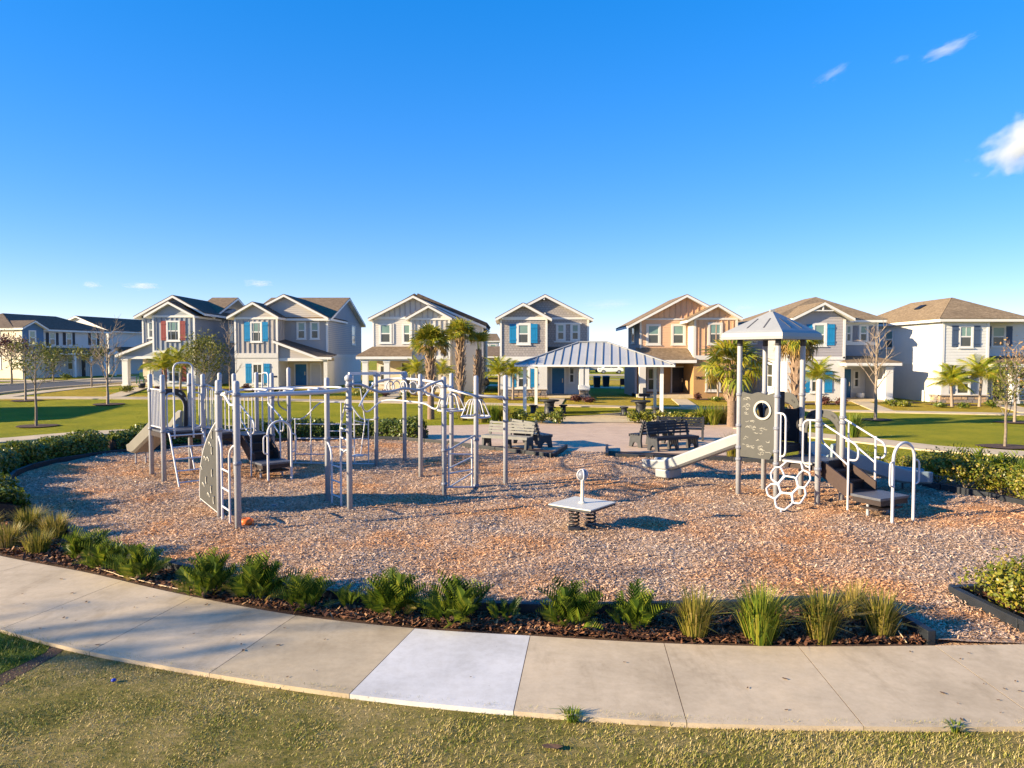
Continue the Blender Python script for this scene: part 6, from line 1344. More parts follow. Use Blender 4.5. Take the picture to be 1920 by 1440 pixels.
bench_at((1.25, 24.2), (.15, 26.0), 'bench with back coloured as if sunlit, seen from behind, right of the pale slatted bench', True)
bench_at((5.75, 25.6), (4.2, 24.5), 'dark bench turned away from the play area, left end in view')
bench_at((4.6, 23.55), (6.3, 24.35), 'dark bench with navy back facing the play area behind the slide')
bench_at((7.2, 26.5), (5.5, 26.9), 'dark bench half hidden behind the other right benches')

def table(loc, rz, label):
    t = thing('picnic_table', label, 'picnic table', loc, rz, 'tables under the pavilion')
    def lb(mb, nm, par=t): return link(nm, mb.mesh(nm, 'black_plastic'), par)
    lb(MB().lathe((0, 0, .70), [(.5, 0), (.56, .02), (.56, .07), (.5, .09)], 8), 'table_top'); lb(MB().lathe((0, 0, 0), [(.36, 0), (.30, .1), (.26, .55), (.34, .70)], 8), 'pedestal')
    for k in range(3):
        a = k * 2.094 + .4; x, y = .95 * math.cos(a), .95 * math.sin(a); s = lb(MB().lathe((x, y, .40), [(.22, 0), (.24, .015), (.24, .06), (.2, .075)], 8), 'seat')
        link('seat_leg', MB().lathe((x, y, 0), [(.2, 0), (.15, .1), (.16, .4)], 8).mesh('seat_leg', 'black_plastic'), s)
    return t
q = V3(PV(1.2, 2.0, .045)); table(q, .2, 'dark moulded picnic table behind the left planting, under the pavilion')
q = V3(PV(6.05, 2.0, .045)); table(q, .9, 'dark moulded picnic table behind the right planting, under the pavilion')
gq = V3(PV(6.35, 4.6, .045)); gr = thing('park_grill', 'dark pedestal grill standing behind the right picnic table', 'grill', gq)
MB().tube([gq, gq + UP * .85], .05).build('pole', 'black_plastic', gr); MB().box(-.28, .28, -.22, .22, .85, 1.02, lambda x, y, z: gq + V3((x, y, z))).build('fire_box', 'black_plastic', gr); MB().box(-.07, .07, -.07, .07, 1.02, 1.35, lambda x, y, z: gq + V3((x, y, z))).build('flue', 'seam_grey', gr)

# ------------------------------------------------------------------ walks to the doors and yard things
def walk(px0, py0, px1, py1, w=1.1, name='house_walk'): strip(name, [G(px0, py0), G((px0 + px1) / 2, (py0 + py1) / 2), G(px1, py1)], w, 'concrete_far', .065, .05)
walk(210, 746, 268, 727); walk(715, 753, 752, 736); walk(1036, 760, 1046, 747); walk(1296, 766, 1272, 748); walk(1660, 773, 1612, 754); walk(1935, 776, 1880, 760)
def yard_bed(x0, x1, y0, y1): 
    q = [G(x0, y0), G(x1, y0), G(x1, y1), G(x0, y1)]; L = [(G(x0, (y0 + y1) / 2)), G(x1, (y0 + y1) / 2)]; strip('flower_bed', L, 1.7, 'soil', .045)
for b in ((300, 452, 729, 733), (456, 545, 731, 735), (770, 880, 738, 743), (932, 1030, 747, 752), (1060, 1118, 747, 753), (1300, 1395, 747, 752), (1470, 1585, 755, 760), (1665, 1730, 752, 758), (1745, 1860, 757, 763)): yard_bed(*b)
def bin_(p, label):
    t = thing('wheeled_bin', label, 'bin', p, 0, 'bins between the houses'); MB().prism([p + V3((-.28, -.3, .06)), p + V3((.28, -.3, .06)), p + V3((.33, -.35, 1.0)), p + V3((-.33, -.35, 1.0))], (0, .62, 0)).build('body', 'bin_black', t)
    MB().prism([p + V3((-.35, -.4, 1.0)), p + V3((.35, -.4, 1.0)), p + V3((.33, .3, 1.1)), p + V3((-.33, .3, 1.1))], (0, 0, .06)).build('lid', 'bin_black', t)
    for s in (-.24, .24): MB().tube([p + V3((s - .03, .25, .12)), p + V3((s + .03, .25, .12))], .12, 12).build('wheel', 'tyre', t)
bin_(G(1119, 727.5), 'larger dark bin against the grey house in the gap'); bin_(G(1136, 726), 'smaller dark bin out on its own in the gap')
p = G(1168, 730); t = thing('patio_chair', 'small dark red chair in the gap beside the orange tan house', 'chair', p)
MB().box(-.25, .25, -.25, .2, .42, .47, lambda x, y, z: p + V3((x, y, z))).build('seat', 'red_cloth', t); MB().prism([p + V3((-.25, .2, .45)), p + V3((.25, .2, .45)), p + V3((.22, .36, 1.0)), p + V3((-.22, .36, 1.0))], (0, .03, 0)).build('backrest', 'red_cloth', t)
for sx in (-1, 1):
    for sy in (-1, 1): MB().tube([p + V3((sx * .27, sy * .26, 0)), p + V3((sx * .22, sy * .2, .43))], .02, 6).build('leg', 'bin_black', t)
def porch_chair(px, py, label, mat='green_plastic'):
    p = G(px, py); p.z += .12; t = thing('porch_chair', label, 'chair', p, 0)
    MB().box(-.3, .3, -.3, .25, .35, .42, lambda x, y, z: p + V3((x, y, z))).build('seat', mat, t); MB().box(-.3, .3, .22, .28, .42, .95, lambda x, y, z: p + V3((x, y, z))).build('backrest', mat, t)
    for sx in (-1, 1):
        MB().box(-.035, .035, -.3, .28, .58, .63, lambda x, y, z: p + V3((x + sx * .31, y, z))).build('armrest', mat, t)
        for sy in (-.26, .22): MB().box(-.03, .03, -.03, .03, 0, .58, lambda x, y, z: p + V3((x + sx * .3, y + sy, z))).build('leg', mat, t)
porch_chair(266, 722, 'dark green chair on the porch of the red shuttered house'); porch_chair(1622, 744, 'dark chair on the porch of the mauve grey house', 'black_plastic')
p = G(1613, 750); t = thing('planter_pot', 'white round pot on the porch of the mauve grey house', 'pot', p); MB().lathe(p, [(.16, .1), (.26, .25), (.28, .5), (.24, .52)], 14).build('pot', 'white_trim', t)
p = G(266, 730); t = thing('planter_pot', 'dark pot with leafy plant on the porch of the red shuttered house', 'pot', p)
MB().lathe(p, [(.2, .1), (.25, .3), (.26, .45)], 12).build('pot', 'bin_black', t)
# grill in the gap behind the third house
p = G(908, 735); t = thing('kettle_grill', 'black covered grill in the shade beside the cream house', 'grill', p); MB().lathe(p, [(.3, .5), (.42, .6), (.42, .85), (.3, 1.05), (.05, 1.12)], 14).build('bowl', 'bin_black', t)
for k in range(3): MB().tube([p + V3((.4 * math.cos(k * 2.1), .4 * math.sin(k * 2.1), 0)), p + V3((.2 * math.cos(k * 2.1), .2 * math.sin(k * 2.1), .55))], .025, 6).build('leg', 'bin_black', t)

# ------------------------------------------------------------------ parked car on the street behind
cp = G(1145, 700.5); car = thing('parked_car', 'white hatchback parked on the street seen through the gap', 'car', cp)
CW = lambda x, y, z: cp + V3((x, y, z))
prof = [(-2.25, .45), (-2.28, .75), (-2.2, .98), (-1.55, 1.05), (-.85, 1.48), (.5, 1.52), (1.35, 1.2), (2.05, 1.0), (2.2, .8), (2.2, .42), (-2.1, .28)]
MB().prism([CW(x, -.85, z) for x, z in prof], (0, 1.7, 0)).build('body', 'car_white', car, bev=.05)
for xs_ in ([(-1.38, 1.06), (-.8, 1.42), (-.1, 1.44), (-.1, 1.06)], [(-.02, 1.06), (-.02, 1.44), (.48, 1.44), (1.1, 1.18), (1.1, 1.06)]): MB().prism([CW(x, -.862, z) for x, z in xs_], (0, .03, 0)).build('window', 'car_glass', car)
for x in (-1.4, 1.38):
    w = MB().tube([CW(x, -.90, .34), CW(x, -.62, .34)], .34, 20).build('wheel', 'tyre', car); MB().tube([CW(x, -.91, .34), CW(x, -.89, .34)], .22, 16).build('rim', 'rim', w)
    MB().tube([CW(x, .62, .34), CW(x, .88, .34)], .34, 16).build('wheel', 'tyre', car)
MB().box(-.03, .03, -.02, .02, .0, .06, lambda x, y, z: CW(x + .35, -.87 + y, z + .95)).build('door_handle', 'rim', car)
MB().box(-.12, .12, -.03, .03, -.06, .06, lambda x, y, z: CW(x - 2.1, -.84 + y, z + .82)).build('headlight', 'rim', car)
def small_car(px, py, label, mat, s=1):
    cp = G(px, py); c_ = thing('parked_car', label, 'car', cp); pf = [(-.9, .4), (-.9, 1.0), (-.5, 1.45), (.9, 1.5), (.95, .4)]
    MB().prism([cp + V3((x * s, -.8, z)) for x, z in pf], (0, 1.6, 0)).build('body', mat, c_, bev=.05); MB().prism([cp + V3((x * s, -.815, z)) for x, z in ((-.7, 1.0), (-.42, 1.38), (.7, 1.4), (.75, 1.0))], (0, .03, 0)).build('window', 'car_glass', c_)
    for x in (-.55, .6): MB().tube([cp + V3((x * s, -.85, .32)), cp + V3((x * s, -.6, .32))], .32, 14).build('wheel', 'tyre', c_)
small_car(1110, 698, 'grey vehicle partly hidden left of the white hatchback', 'seam_grey', 1.4)

# ------------------------------------------------------------------ plants
def quads_from(c, nrm, up, ln, wd):
    """leaf quads: centres, normals, directions"""
    s = np.cross(nrm, up); s /= np.linalg.norm(s, axis=1, keepdims=True) + 1e-9
    u = np.cross(s, nrm); L = ln[:, None] / 2; Wq = wd[:, None] / 2
    return np.stack([c - u * L, c + s * Wq, c + u * L, c - s * Wq], 1)
def rand_dir(n): v = rng.normal(size=(n, 3)); return v / np.linalg.norm(v, axis=1, keepdims=True)
def leaf_cloud(c, rad, n, size, shell=.55, flatz=1.0, lump=.25, seed=0):
    """leaves through an uneven ellipsoid, most near its surface"""
    d = rand_dir(n); ph = rng.uniform(0, 6.28, 6)
    l = 1 + lump * (np.sin(d[:, 0] * 4 + ph[0]) * np.sin(d[:, 1] * 4 + ph[1]) + .7 * np.sin(d[:, 2] * 6 + ph[2] + d[:, 0] * 3))
    r = (shell + (1 - shell) * rng.random(n)) * l; P = np.array(c) + d * r[:, None] * np.array(rad)
    nr = d + rng.normal(0, .7, (n, 3)); nr /= np.linalg.norm(nr, axis=1, keepdims=True); up = rand_dir(n) + np.array([0, 0, .5])
    sz = rng.uniform(size * .6, size * 1.3, n); return quads_from(P, nr, up, sz * 1.5, sz * .8)
def hedge(name, label, line, wid, hgt, per_m, size, mat, cat='hedge'):
    L = resample([V3((p[0], p[1], 0)) for p in line], .25); root = thing(name, label, cat, L[len(L) // 2])
    org = np.array(root.location); n = int(per_m * len(L) * .25); i = rng.integers(0, len(L) - 1, n); t = rng.random(n)
    a = np.array([tuple(p) for p in L]); c0 = a[i] * (1 - t[:, None]) + a[i + 1] * t[:, None]; tg = a[i + 1] - a[i]; tg /= np.linalg.norm(tg, axis=1, keepdims=True); nr = np.stack([-tg[:, 1], tg[:, 0], np.zeros(n)], 1)
    s = (i + t) * .25; k = 1 + .16 * np.sin(s * 2.3) * np.sin(s * .9 + 1) + .1 * np.sin(s * 5.1)
    th = rng.uniform(-.15, math.pi + .15, n); rr = (.62 + .4 * rng.random(n)) * k
    cx_ = np.cos(th); sx = np.sin(th); sq_ = (np.abs(cx_) ** 4 + np.abs(sx) ** 4) ** -.25
    P = c0 + nr * (cx_ * sq_ * rr * wid / 2)[:, None]; P[:, 2] += np.maximum(.03, sx * sq_ * rr * hgt)
    nn_ = nr * cx_[:, None] + np.array([0, 0, 1]) * sx[:, None] + rng.normal(0, .6, (n, 3)); nn_ /= np.linalg.norm(nn_, axis=1, keepdims=True)
    sz = rng.uniform(size * .6, size * 1.3, n); q = quads_from(P - org, nn_, rand_dir(n) + np.array([0, 0, .6]), sz * 1.5, sz * .85)
    o = link('foliage', arrmesh('foliage', q, mat), root); o['kind'] = 'stuff'
    core = MB(); m = len(L); vs = []
    for j, p in enumerate(L):
        tg_ = (L[min(j + 1, m - 1)] - L[max(j - 1, 0)]).normalized(); nv = V3((-tg_.y, tg_.x, 0)); kk = 1 + .16 * math.sin(j * .25 * 2.3) * math.sin(j * .25 * .9 + 1) + .1 * math.sin(j * .25 * 5.1)
        for x, z in ((-.36, .0), (-.36, .42), (0, .62), (.36, .42), (.36, 0)): vs.append(p + nv * (x * wid * kk) + UP * (z * hgt * kk))
    fs = [(j * 5 + k_, j * 5 + k_ + 1, j * 5 + k_ + 6, j * 5 + k_ + 5) for j in range(m - 1) for k_ in range(4)]
    core.add(vs, fs).add(vs[:5], [(0, 1, 2, 3, 4)]).add(vs[-5:], [(0, 1, 2, 3, 4)]); core.build('inner_twigs', 'soil', root); return root
def at_off(line, d): return offset(line, d)
hl = at_off(BL, -.85)
nA = int(len(hl) * .52)
hedge('hedge', 'clipped green hedge behind the climbing circuit and play structure', hl[:nA], .95, .72, 2600, .062, 'leaf_hedge')
hedge('hedge', 'sunlit green hedge curving round the left end of the play area', hl[nA:] + [G(0, 985, 0), G(-60, 1010, 0)][:1], 1.2, .66, 3200, .062, 'leaf_hedge')

# separate shrubs on the right
def shrub(label, p, rad, hgt, n, size, mat, cat='shrub', group=None, name='shrub'):
    p = V3(p); t = thing(name, label, cat, p, 0, group); q = np.concatenate([leaf_cloud((rng.uniform(-.25, .25) * rad, rng.uniform(-.25, .25) * rad, hgt * rng.uniform(.45, .62)), (rad * rng.uniform(.6, .8), rad * rng.uniform(.6, .8), hgt * rng.uniform(.4, .5)), n // 3, size, .35) for _ in range(3)])
    q = q[q[:, :, 2].min(1) > .01]; o = link('foliage', arrmesh('foliage', q, mat), t); o['kind'] = 'stuff'
    st = MB()
    for k in range(6):
        a = random.uniform(0, 6.28); e_ = V3((math.cos(a) * rad * .6, math.sin(a) * rad * .6, hgt * random.uniform(.6, .85))); st.tube([p, p + e_ * .5 + UP * .06, p + e_], [.014, .01, .005], 5)
    st.build('stems', 'bark_grey', t); return t
# pinnate frond (cycad / coontie), unit length along +x
def frond_mesh(name, mat, n=15, arch=.55, lw=.034, ll=.24, droop=.3, seed=0, fwd=.85):
    r_ = random.Random(seed); F = []; cx_ = lambda t: t; cz = lambda t: arch * t - (arch + .35) * t * t * .75
    for i in range(n):
        t = .14 + .86 * i / (n - 1); l = ll * (1 - .75 * (abs(t - .42) / .6) ** 2) * r_.uniform(.85, 1.1)
        for s in (-1, 1):
            b = V3((cx_(t), 0, cz(t))); tip = b + V3((l * fwd, s * l, -droop * l + .12 * l)); w = V3((lw, 0, .006)); F.append([b - w * .4, b + w * .6, tip + w * .12, tip - w * .05])
    for i in range(7):
        t0, t1 = i / 7, (i + 1) / 7; F.append([V3((cx_(t0), -.008, cz(t0))), V3((cx_(t1), -.006, cz(t1))), V3((cx_(t1), .006, cz(t1))), V3((cx_(t0), .008, cz(t0)))])
    return arrmesh(name, np.array([[tuple(p) for p in f] for f in F]), mat)
CY = [frond_mesh('frond', 'leaf_cycad', 12, .42, .085, .23, -.5, k, 1.25) for k in range(3)]; CYD = frond_mesh('frond', 'leaf_grass', 15, .35, .05, .18, .3, 8)
def plant_fronds(t, meshes, n, l0, l1, e0, e1, base=V3((0, 0, 0)), name='frond', spread=.06):
    for k in range(n):
        az = k * 2.39996 + random.uniform(-.3, .3); f = k / max(1, n - 1); el = R(e0 + (e1 - e0) * f + random.uniform(-7, 7)); l = random.uniform(l0, l1)
        m = Matrix.Translation(base + V3((math.cos(az), math.sin(az), 0)) * random.uniform(0, spread)) @ Matrix.Rotation(az, 4, 'Z') @ Matrix.Rotation(-el, 4, 'Y') @ Matrix.Rotation(random.uniform(-.8, .8), 4, 'X') @ Matrix.Scale(l * (random.uniform(.7, 1.05) if meshes is CY else 1), 4)
        link(name, (CYD if (meshes is CY and f < .12) else random.choice(meshes)), t, m)
def cycad(px, py, l, n, label):
    p = G(px, py, 0); p.z = .02; t = thing('cycad', label, 'cycad', p, 0, 'low cycads in the bed along the path'); 
    for k in range(int(n * 1.6)):
        az = k * 2.39996 + random.uniform(-.4, .4); f = random.random(); rr = l * .38 * f; el = R(86 - 52 * f + random.uniform(-12, 12)); ln = l * random.uniform(.45, .9) * (1.05 - .3 * f)
        m = Matrix.Translation(V3((math.cos(az) * rr, math.sin(az) * rr, .02 + .08 * random.random()))) @ Matrix.Rotation(az, 4, 'Z') @ Matrix.Rotation(-el, 4, 'Y') @ Matrix.Rotation(random.uniform(-1.4, 1.4), 4, 'X') @ Matrix.Scale(ln, 4)
        link('frond', CYD if (f > .8 and random.random() < .35) else random.choice(CY), t, m)
    c_ = link('crown_base', MB().lathe((0, 0, 0), [(.06, 0), (.07, .05), (.02, .09)], 8).mesh('crown_base', 'soil'), t); return t
cyc = [(152, 1052, .52, 24, 'dark green cycad right of the golden grasses at the left end'), (198, 1072, .50, 24, 'cycad second from the golden grasses at the left end'), (262, 1092, .56, 28, 'spreading cycad above the thin white tube, left of the twin cycads'),
       (388, 1122, .62, 32, 'tall left cycad of the touching pair below the sail shaped panel'), (482, 1128, .62, 34, 'right cycad of the touching pair below the sail shaped panel'), (578, 1146, .50, 24, 'low cycad with browned leaves right of the touching pair'), (652, 1150, .34, 10, 'sparse small cycad with two upright leaves'),
       (738, 1158, .56, 32, 'full round cycad above the pale slab, left one'), (852, 1170, .60, 34, 'cycad with bright upright tips above the pale slab'), (944, 1172, .32, 12, 'tiny cycad in the gap right of the pale slab'), (1068, 1178, .58, 32, 'wide cycad below the spring platform'), (1192, 1184, .56, 20, 'open leaved cycad next to the first grass tuft')]
for a_ in cyc: cycad(*a_)
def tuft(px, py, r, h, n, label, mat='leaf_grass', pt=None, group='grass tufts in the beds', lean=.42, w=.006):
    p = pt if pt is not None else G(px, py, 0); t = thing('grass_tuft', label, 'ornamental grass', (p[0], p[1], p[2] + .01), 0, group); az = rng.uniform(0, 6.28, n); ln = rng.normal(0, lean, n); hh = rng.uniform(.55, 1.1, n) * h; r0 = np.sqrt(rng.random(n)) * r * .38
    b = np.stack([np.cos(az) * r0, np.sin(az) * r0, np.zeros(n)], 1); d = np.stack([np.cos(az), np.sin(az), np.zeros(n)], 1); out = np.abs(ln)[:, None]; s = np.stack([-np.sin(az), np.cos(az), np.zeros(n)], 1) * w * rng.uniform(.6, 1.4, n)[:, None]
    mid = b + d * (out * .35) * hh[:, None]; mid[:, 2] += hh * .62; tip = b + d * out * 1.0 * hh[:, None]; tip[:, 2] += hh * (1 - .25 * out[:, 0] ** 2)
    q = np.concatenate([np.stack([b - s, b + s, mid + s * .9, mid - s * .9], 1), np.stack([mid - s * .9, mid + s * .9, tip + s * .15, tip - s * .15], 1)]); o = link('blades', arrmesh('blades', q, mat), t); o['kind'] = 'stuff'; return t
tuft(1303, 1198, .34, .52, 420, 'yellow green grass tuft right of the open leaved cycad'); tuft(1425, 1204, .42, .60, 620, 'largest bright green grass tuft near the path', 'leaf_grass_green'); tuft(1538, 1204, .34, .56, 480, 'golden green grass tuft left of the diagonal edging'); tuft(1602, 1166, .26, .46, 260, 'thin straw coloured tuft behind the right hand tufts'); tuft(1652, 1196, .34, .50, 440, 'grass tuft touching the diagonal edging')
for k, (x, y, h, n, lab) in enumerate([(14, 1030, .55, 460, 'golden grass tuft at the left frame edge by the path'), (72, 1040, .50, 420, 'golden grass tuft closest to the path at left'), (55, 1000, .62, 520, 'tall pale grass tuft behind the left golden tufts'), (104, 1012, .60, 520, 'tall green gold tuft in the corner of the left bed'), (-30, 1010, .6, 300, 'golden tuft cut by the left frame edge')]): tuft(x, y, .42, h * .74, n, lab, 'leaf_grass')
# corner planter shrub: rounded leaves on bare stems
shrub('large yellow green leafy shrub in the black cornered planter', G(1912, 1146, 0), .78, .64, 3800, .040, 'leaf_hedge_gold', name='leafy_shrub'); shrub('leafy shrub beyond the corner planter shrub at the frame edge', G(2030, 1135, 0), .7, .6, 1500, .06, 'leaf_hedge_gold', name='leafy_shrub')
# right bank of shrubs and cycads behind the edging
def R_(t, d): i = t * (len(BR) - 1); k = min(int(i), len(BR) - 2); p = BR[k].lerp(BR[k + 1], i - k); tg = (BR[k + 1] - BR[k]).normalized(); return p + V3((tg.y, -tg.x, 0)) * d
names = ['golden tipped shrub behind the end hoop of the right tower', 'yellow green shrub with bare branches by the blue slide end', 'dense shrub in the middle of the right bank', 'red tinged shrub in the right bank', 'dark leafed shrub by the right frame edge', 'bright shrub at the right frame edge', 'orange leafed shrub behind the tower steps', 'shrub behind the blue slide', 'low shrub behind the tower posts']
for k, t in enumerate((.54, .44, .38, .31, .245, .19, .64, .72, .80)):
    shrub(names[k], R_(t, .75), random.uniform(.62, .78), random.uniform(.68, .88) if k < 6 else .62, 2500, .046, 'leaf_hedge_gold' if k in (0, 1, 3, 5, 6) else 'leaf_hedge', group='shrubs along the right edging')
for k, (t, lab) in enumerate(((.47, 'dark cycad rising behind the end hoop shrubs'), (.36, 'cycad rising in the middle of the right bank'), (.275, 'cycad rising behind the red tinged shrub'), (.21, 'cycad rising near the right frame edge'), (.16, 'cycad cut by the right frame edge'))):
    p = R_(t, 1.25); tt = thing('cycad', lab, 'cycad', (p.x, p.y, .02), 0, 'cycads in the right bank'); plant_fronds(tt, CY, 22, .7, .95, 25, 82, UP * .1)
tuft(0, 0, .5, .8, 500, 'golden grass tuft between the porthole panel and the slide', 'leaf_grass', pt=G(1376, 862, 0)); tuft(0, 0, .42, .6, 300, 'yellow tuft behind the tower legs', 'leaf_grass', pt=G(1460, 862, 0))
# pavilion plantings
lab = ['leafy shrub left of the pavilion front post', 'leafy shrub under the left picnic table', 'leafy shrub at the right end of the left planting', 'leafy shrub at the left end of the right planting', 'leafy shrub below the right picnic table', 'leafy shrub left of the right pavilion post', 'leafy shrub right of the right pavilion post', 'dark leafy shrub between the pavilion post and the grasses']
for k, (x, y) in enumerate(((975, 792), (1015, 794), (1047, 795), (1190, 794), (1215, 794), (1240, 795), (1268, 796), (1298, 797))): shrub(lab[k], G(x, y), .52, .62, 700, .085, 'leaf_hedge' if k < 3 else 'leaf_hedge_gold', group='shrubs in the pavilion beds')
for k, (x, y, h, m_) in enumerate(((905, 792, .8, 'leaf_grass'), (925, 792, .85, 'leaf_grass_green'), (945, 792, .8, 'leaf_grass'), (868, 788, .8, 'leaf_grass'), (1318, 796, .9, 'leaf_grass_green'), (1338, 797, .9, 'leaf_grass_green'), (1356, 795, .85, 'leaf_grass'), (1376, 799, .8, 'leaf_grass'), (1598, 822, .95, 'leaf_grass_green'), (1420, 800, .8, 'leaf_grass'))):
    tuft(0, 0, .55, h, 260, ['straw grass clump left of the left planting', 'green grass clump by the palms', 'straw grass clump beside the pavilion post', 'brown grass clump under the middle palm', 'tall green grass clump right of the pavilion', 'tall green grass clump beside the right palm', 'golden grass clump in front of the right palm', 'golden grass clump at the foot of the right palm', 'green grass clump on the lawn seen over the tower steps', 'golden clump behind the tower'][k], m_, pt=G(x, y), group='tall grass clumps round the plaza', w=.016)

# ---- palms
def fan_mesh(name, mat, n=17, seed=0, drop=.35):
    r_ = random.Random(seed); F = []; hub = V3((.48, 0, .0))
    for i in range(4):
        t0, t1 = i / 4 * .48, (i + 1) / 4 * .48; F.append([V3((t0, -.014, 0)), V3((t1, -.011, 0)), V3((t1, .011, 0)), V3((t0, .014, 0))])
    for i in range(n):
        a = R(-82 + 164 * i / (n - 1)); l = (.60 - .14 * abs(math.sin(a))) * r_.uniform(.9, 1.06); d = V3((math.cos(a), math.sin(a), 0)); s = V3((-d.y, d.x, 0)) * .036; fold = V3((0, 0, .03 * (1 if i % 2 else -1)))
        m_ = hub + d * l * .6 + V3((0, 0, .10 * abs(math.sin(a)))) + fold; tp = hub + d * l + V3((0, 0, -drop * l * r_.uniform(.5, 1.3)))
        F.append([hub, m_ + s, tp, m_ - s])
    return arrmesh(name, np.array([[tuple(p) for p in f] for f in F]), mat)
FAN = [fan_mesh('frond', 'leaf_sabal', 17, k, .25 + .15 * k) for k in range(3)]; FAND = [fan_mesh('frond', 'leaf_sabal_dry', 15, 9, .6)]
def boots(t, org, z0, z1, r, n):
    """old leaf bases criss-crossing up the trunk"""
    F = MB()
    for k in range(n):
        z = z0 + (z1 - z0) * k / n; a = k * 2.4; 
        for s in (-1, 1):
            d = V3((math.cos(a), math.sin(a), 0)); sd_ = V3((-d.y, d.x, 0)); b = org + d * r * .86 + sd_ * s * .07 + UP * z; tp = b + d * .13 + sd_ * s * .05 + UP * .32; F.beam(b, tp, .06, .03)
    F.build('leaf_bases', 'palm_boot', t)
def sabal(base, h, r, nf, fl, label, el=(-35, 80), dry=.15, boot=(.35, 1.0), rb=1.0):
    b = V3(base); t = thing('cabbage_palm', label, 'palm tree', b, 0, 'tall fan palms round the plaza'); tr = MB().tube([b + UP * -.05, b + UP * (h * .3), b + UP * (h * .7), b + UP * h], [r * 1.1, r * .95, r * rb, r * .9], 12); tr.build('trunk', 'palm_bark', t)
    boots(t, b, h * boot[0], h * boot[1] - .2, r * rb, 34)
    for k in range(nf):
        az = k * 2.39996 + random.uniform(-.2, .2); f = k / (nf - 1); e_ = R(el[0] + (el[1] - el[0]) * f + random.uniform(-8, 8)); l = fl * random.uniform(.85, 1.1); ms = FAND if (f < dry) else FAN
        link('frond', random.choice(ms), t, Matrix.Translation(UP * h + V3((math.cos(az), math.sin(az), 0)) * .06) @ Matrix.Rotation(az, 4, 'Z') @ Matrix.Rotation(-e_, 4, 'Y') @ Matrix.Rotation(random.uniform(-.6, .6), 4, 'X') @ Matrix.Scale(l, 4))
    return t
def hgt_at(base, py): return CAM_H - (py - 667) * base.y / FPX - base.z
b = G(808, 786); sabal(b, hgt_at(b, 650), .165, 44, 1.12, 'left fan palm with yellowing side fronds by the cream house', (-18, 86), .16)
b = G(864, 778); sabal(b, hgt_at(b, 632), .17, 42, .98, 'tallest fan palm with full round crown by the cream house', (-14, 86), .06)
b = G(898, 776); sabal(b, hgt_at(b, 655), .17, 12, 1.0, 'slim fan palm with tied upright fronds and no crown', (68, 88), 0, (.2, .9), 1.15)
b = G(1372, 800); sabal(b, hgt_at(b, 690), .21, 30, 1.55, 'short fan palm with large fronds beside the orange tan house', (-38, 82), .06, (.42, 1.0), 1.25)
b = G(1493, 803); sabal(b, hgt_at(b, 638), .23, 34, 1.05, 'thick trunked fan palm rising behind the tower roof', (-50, 20), .45, (.15, 1.0), 1.2)
def date_mesh(name, seed): return frond_mesh(name, 'leaf_date', 20, .8, .03, .30, .75, seed)
DT = [date_mesh('frond', 20 + k) for k in range(3)]
def robellini(px, py, pytop, label, n=20, fl=1.15, lean=0.0):
    b = G(px, py); h = hgt_at(b, pytop); t = thing('date_palm', label, 'small palm', b, 0, 'small feathery palms in front of the houses'); tp = UP * h + V3((lean, 0, 0))
    o = link('trunk', MB().tube([V3((0, 0, -.05)), UP * (h * .4) + V3((lean * .3, 0, 0)), tp], [.10, .075, .085], 9).mesh('trunk', 'bark_pale'), t); plant_fronds(t, DT, n, fl * .85, fl * 1.15, -8, 78, tp)
for a_ in ((936, 749, 703, 'feathery palm at the left corner of the grey shake house', 22, 1.3, 0), (962, 750, 704, 'feathery palm in front of the grey shake house lower window', 20, 1.15, 0), (1531, 760, 712, 'feathery palm in front of the mauve house window', 22, 1.5, 0), (1785, 763, 724, 'left feathery palm at the stone base of the pale house', 22, 1.4, -.1), (1836, 763, 712, 'right feathery palm at the stone base of the pale house', 22, 1.5, .1), (312, 733, 694, 'yellowing feathery palm left of the red shutters', 22, 1.5, -.15), (338, 734, 690, 'feathery palm in front of the red shuttered window', 20, 1.5, .1), (785, 741, 702, 'yellow feathery palm behind the left fan palm', 16, 1.25, -.15), (826, 742, 704, 'feathery palm between the two tall fan palms', 14, 1.2, .1), (1346, 752, 716, 'feathery palm beside the orange tan house window', 14, 1.1, 0)): robellini(*a_)
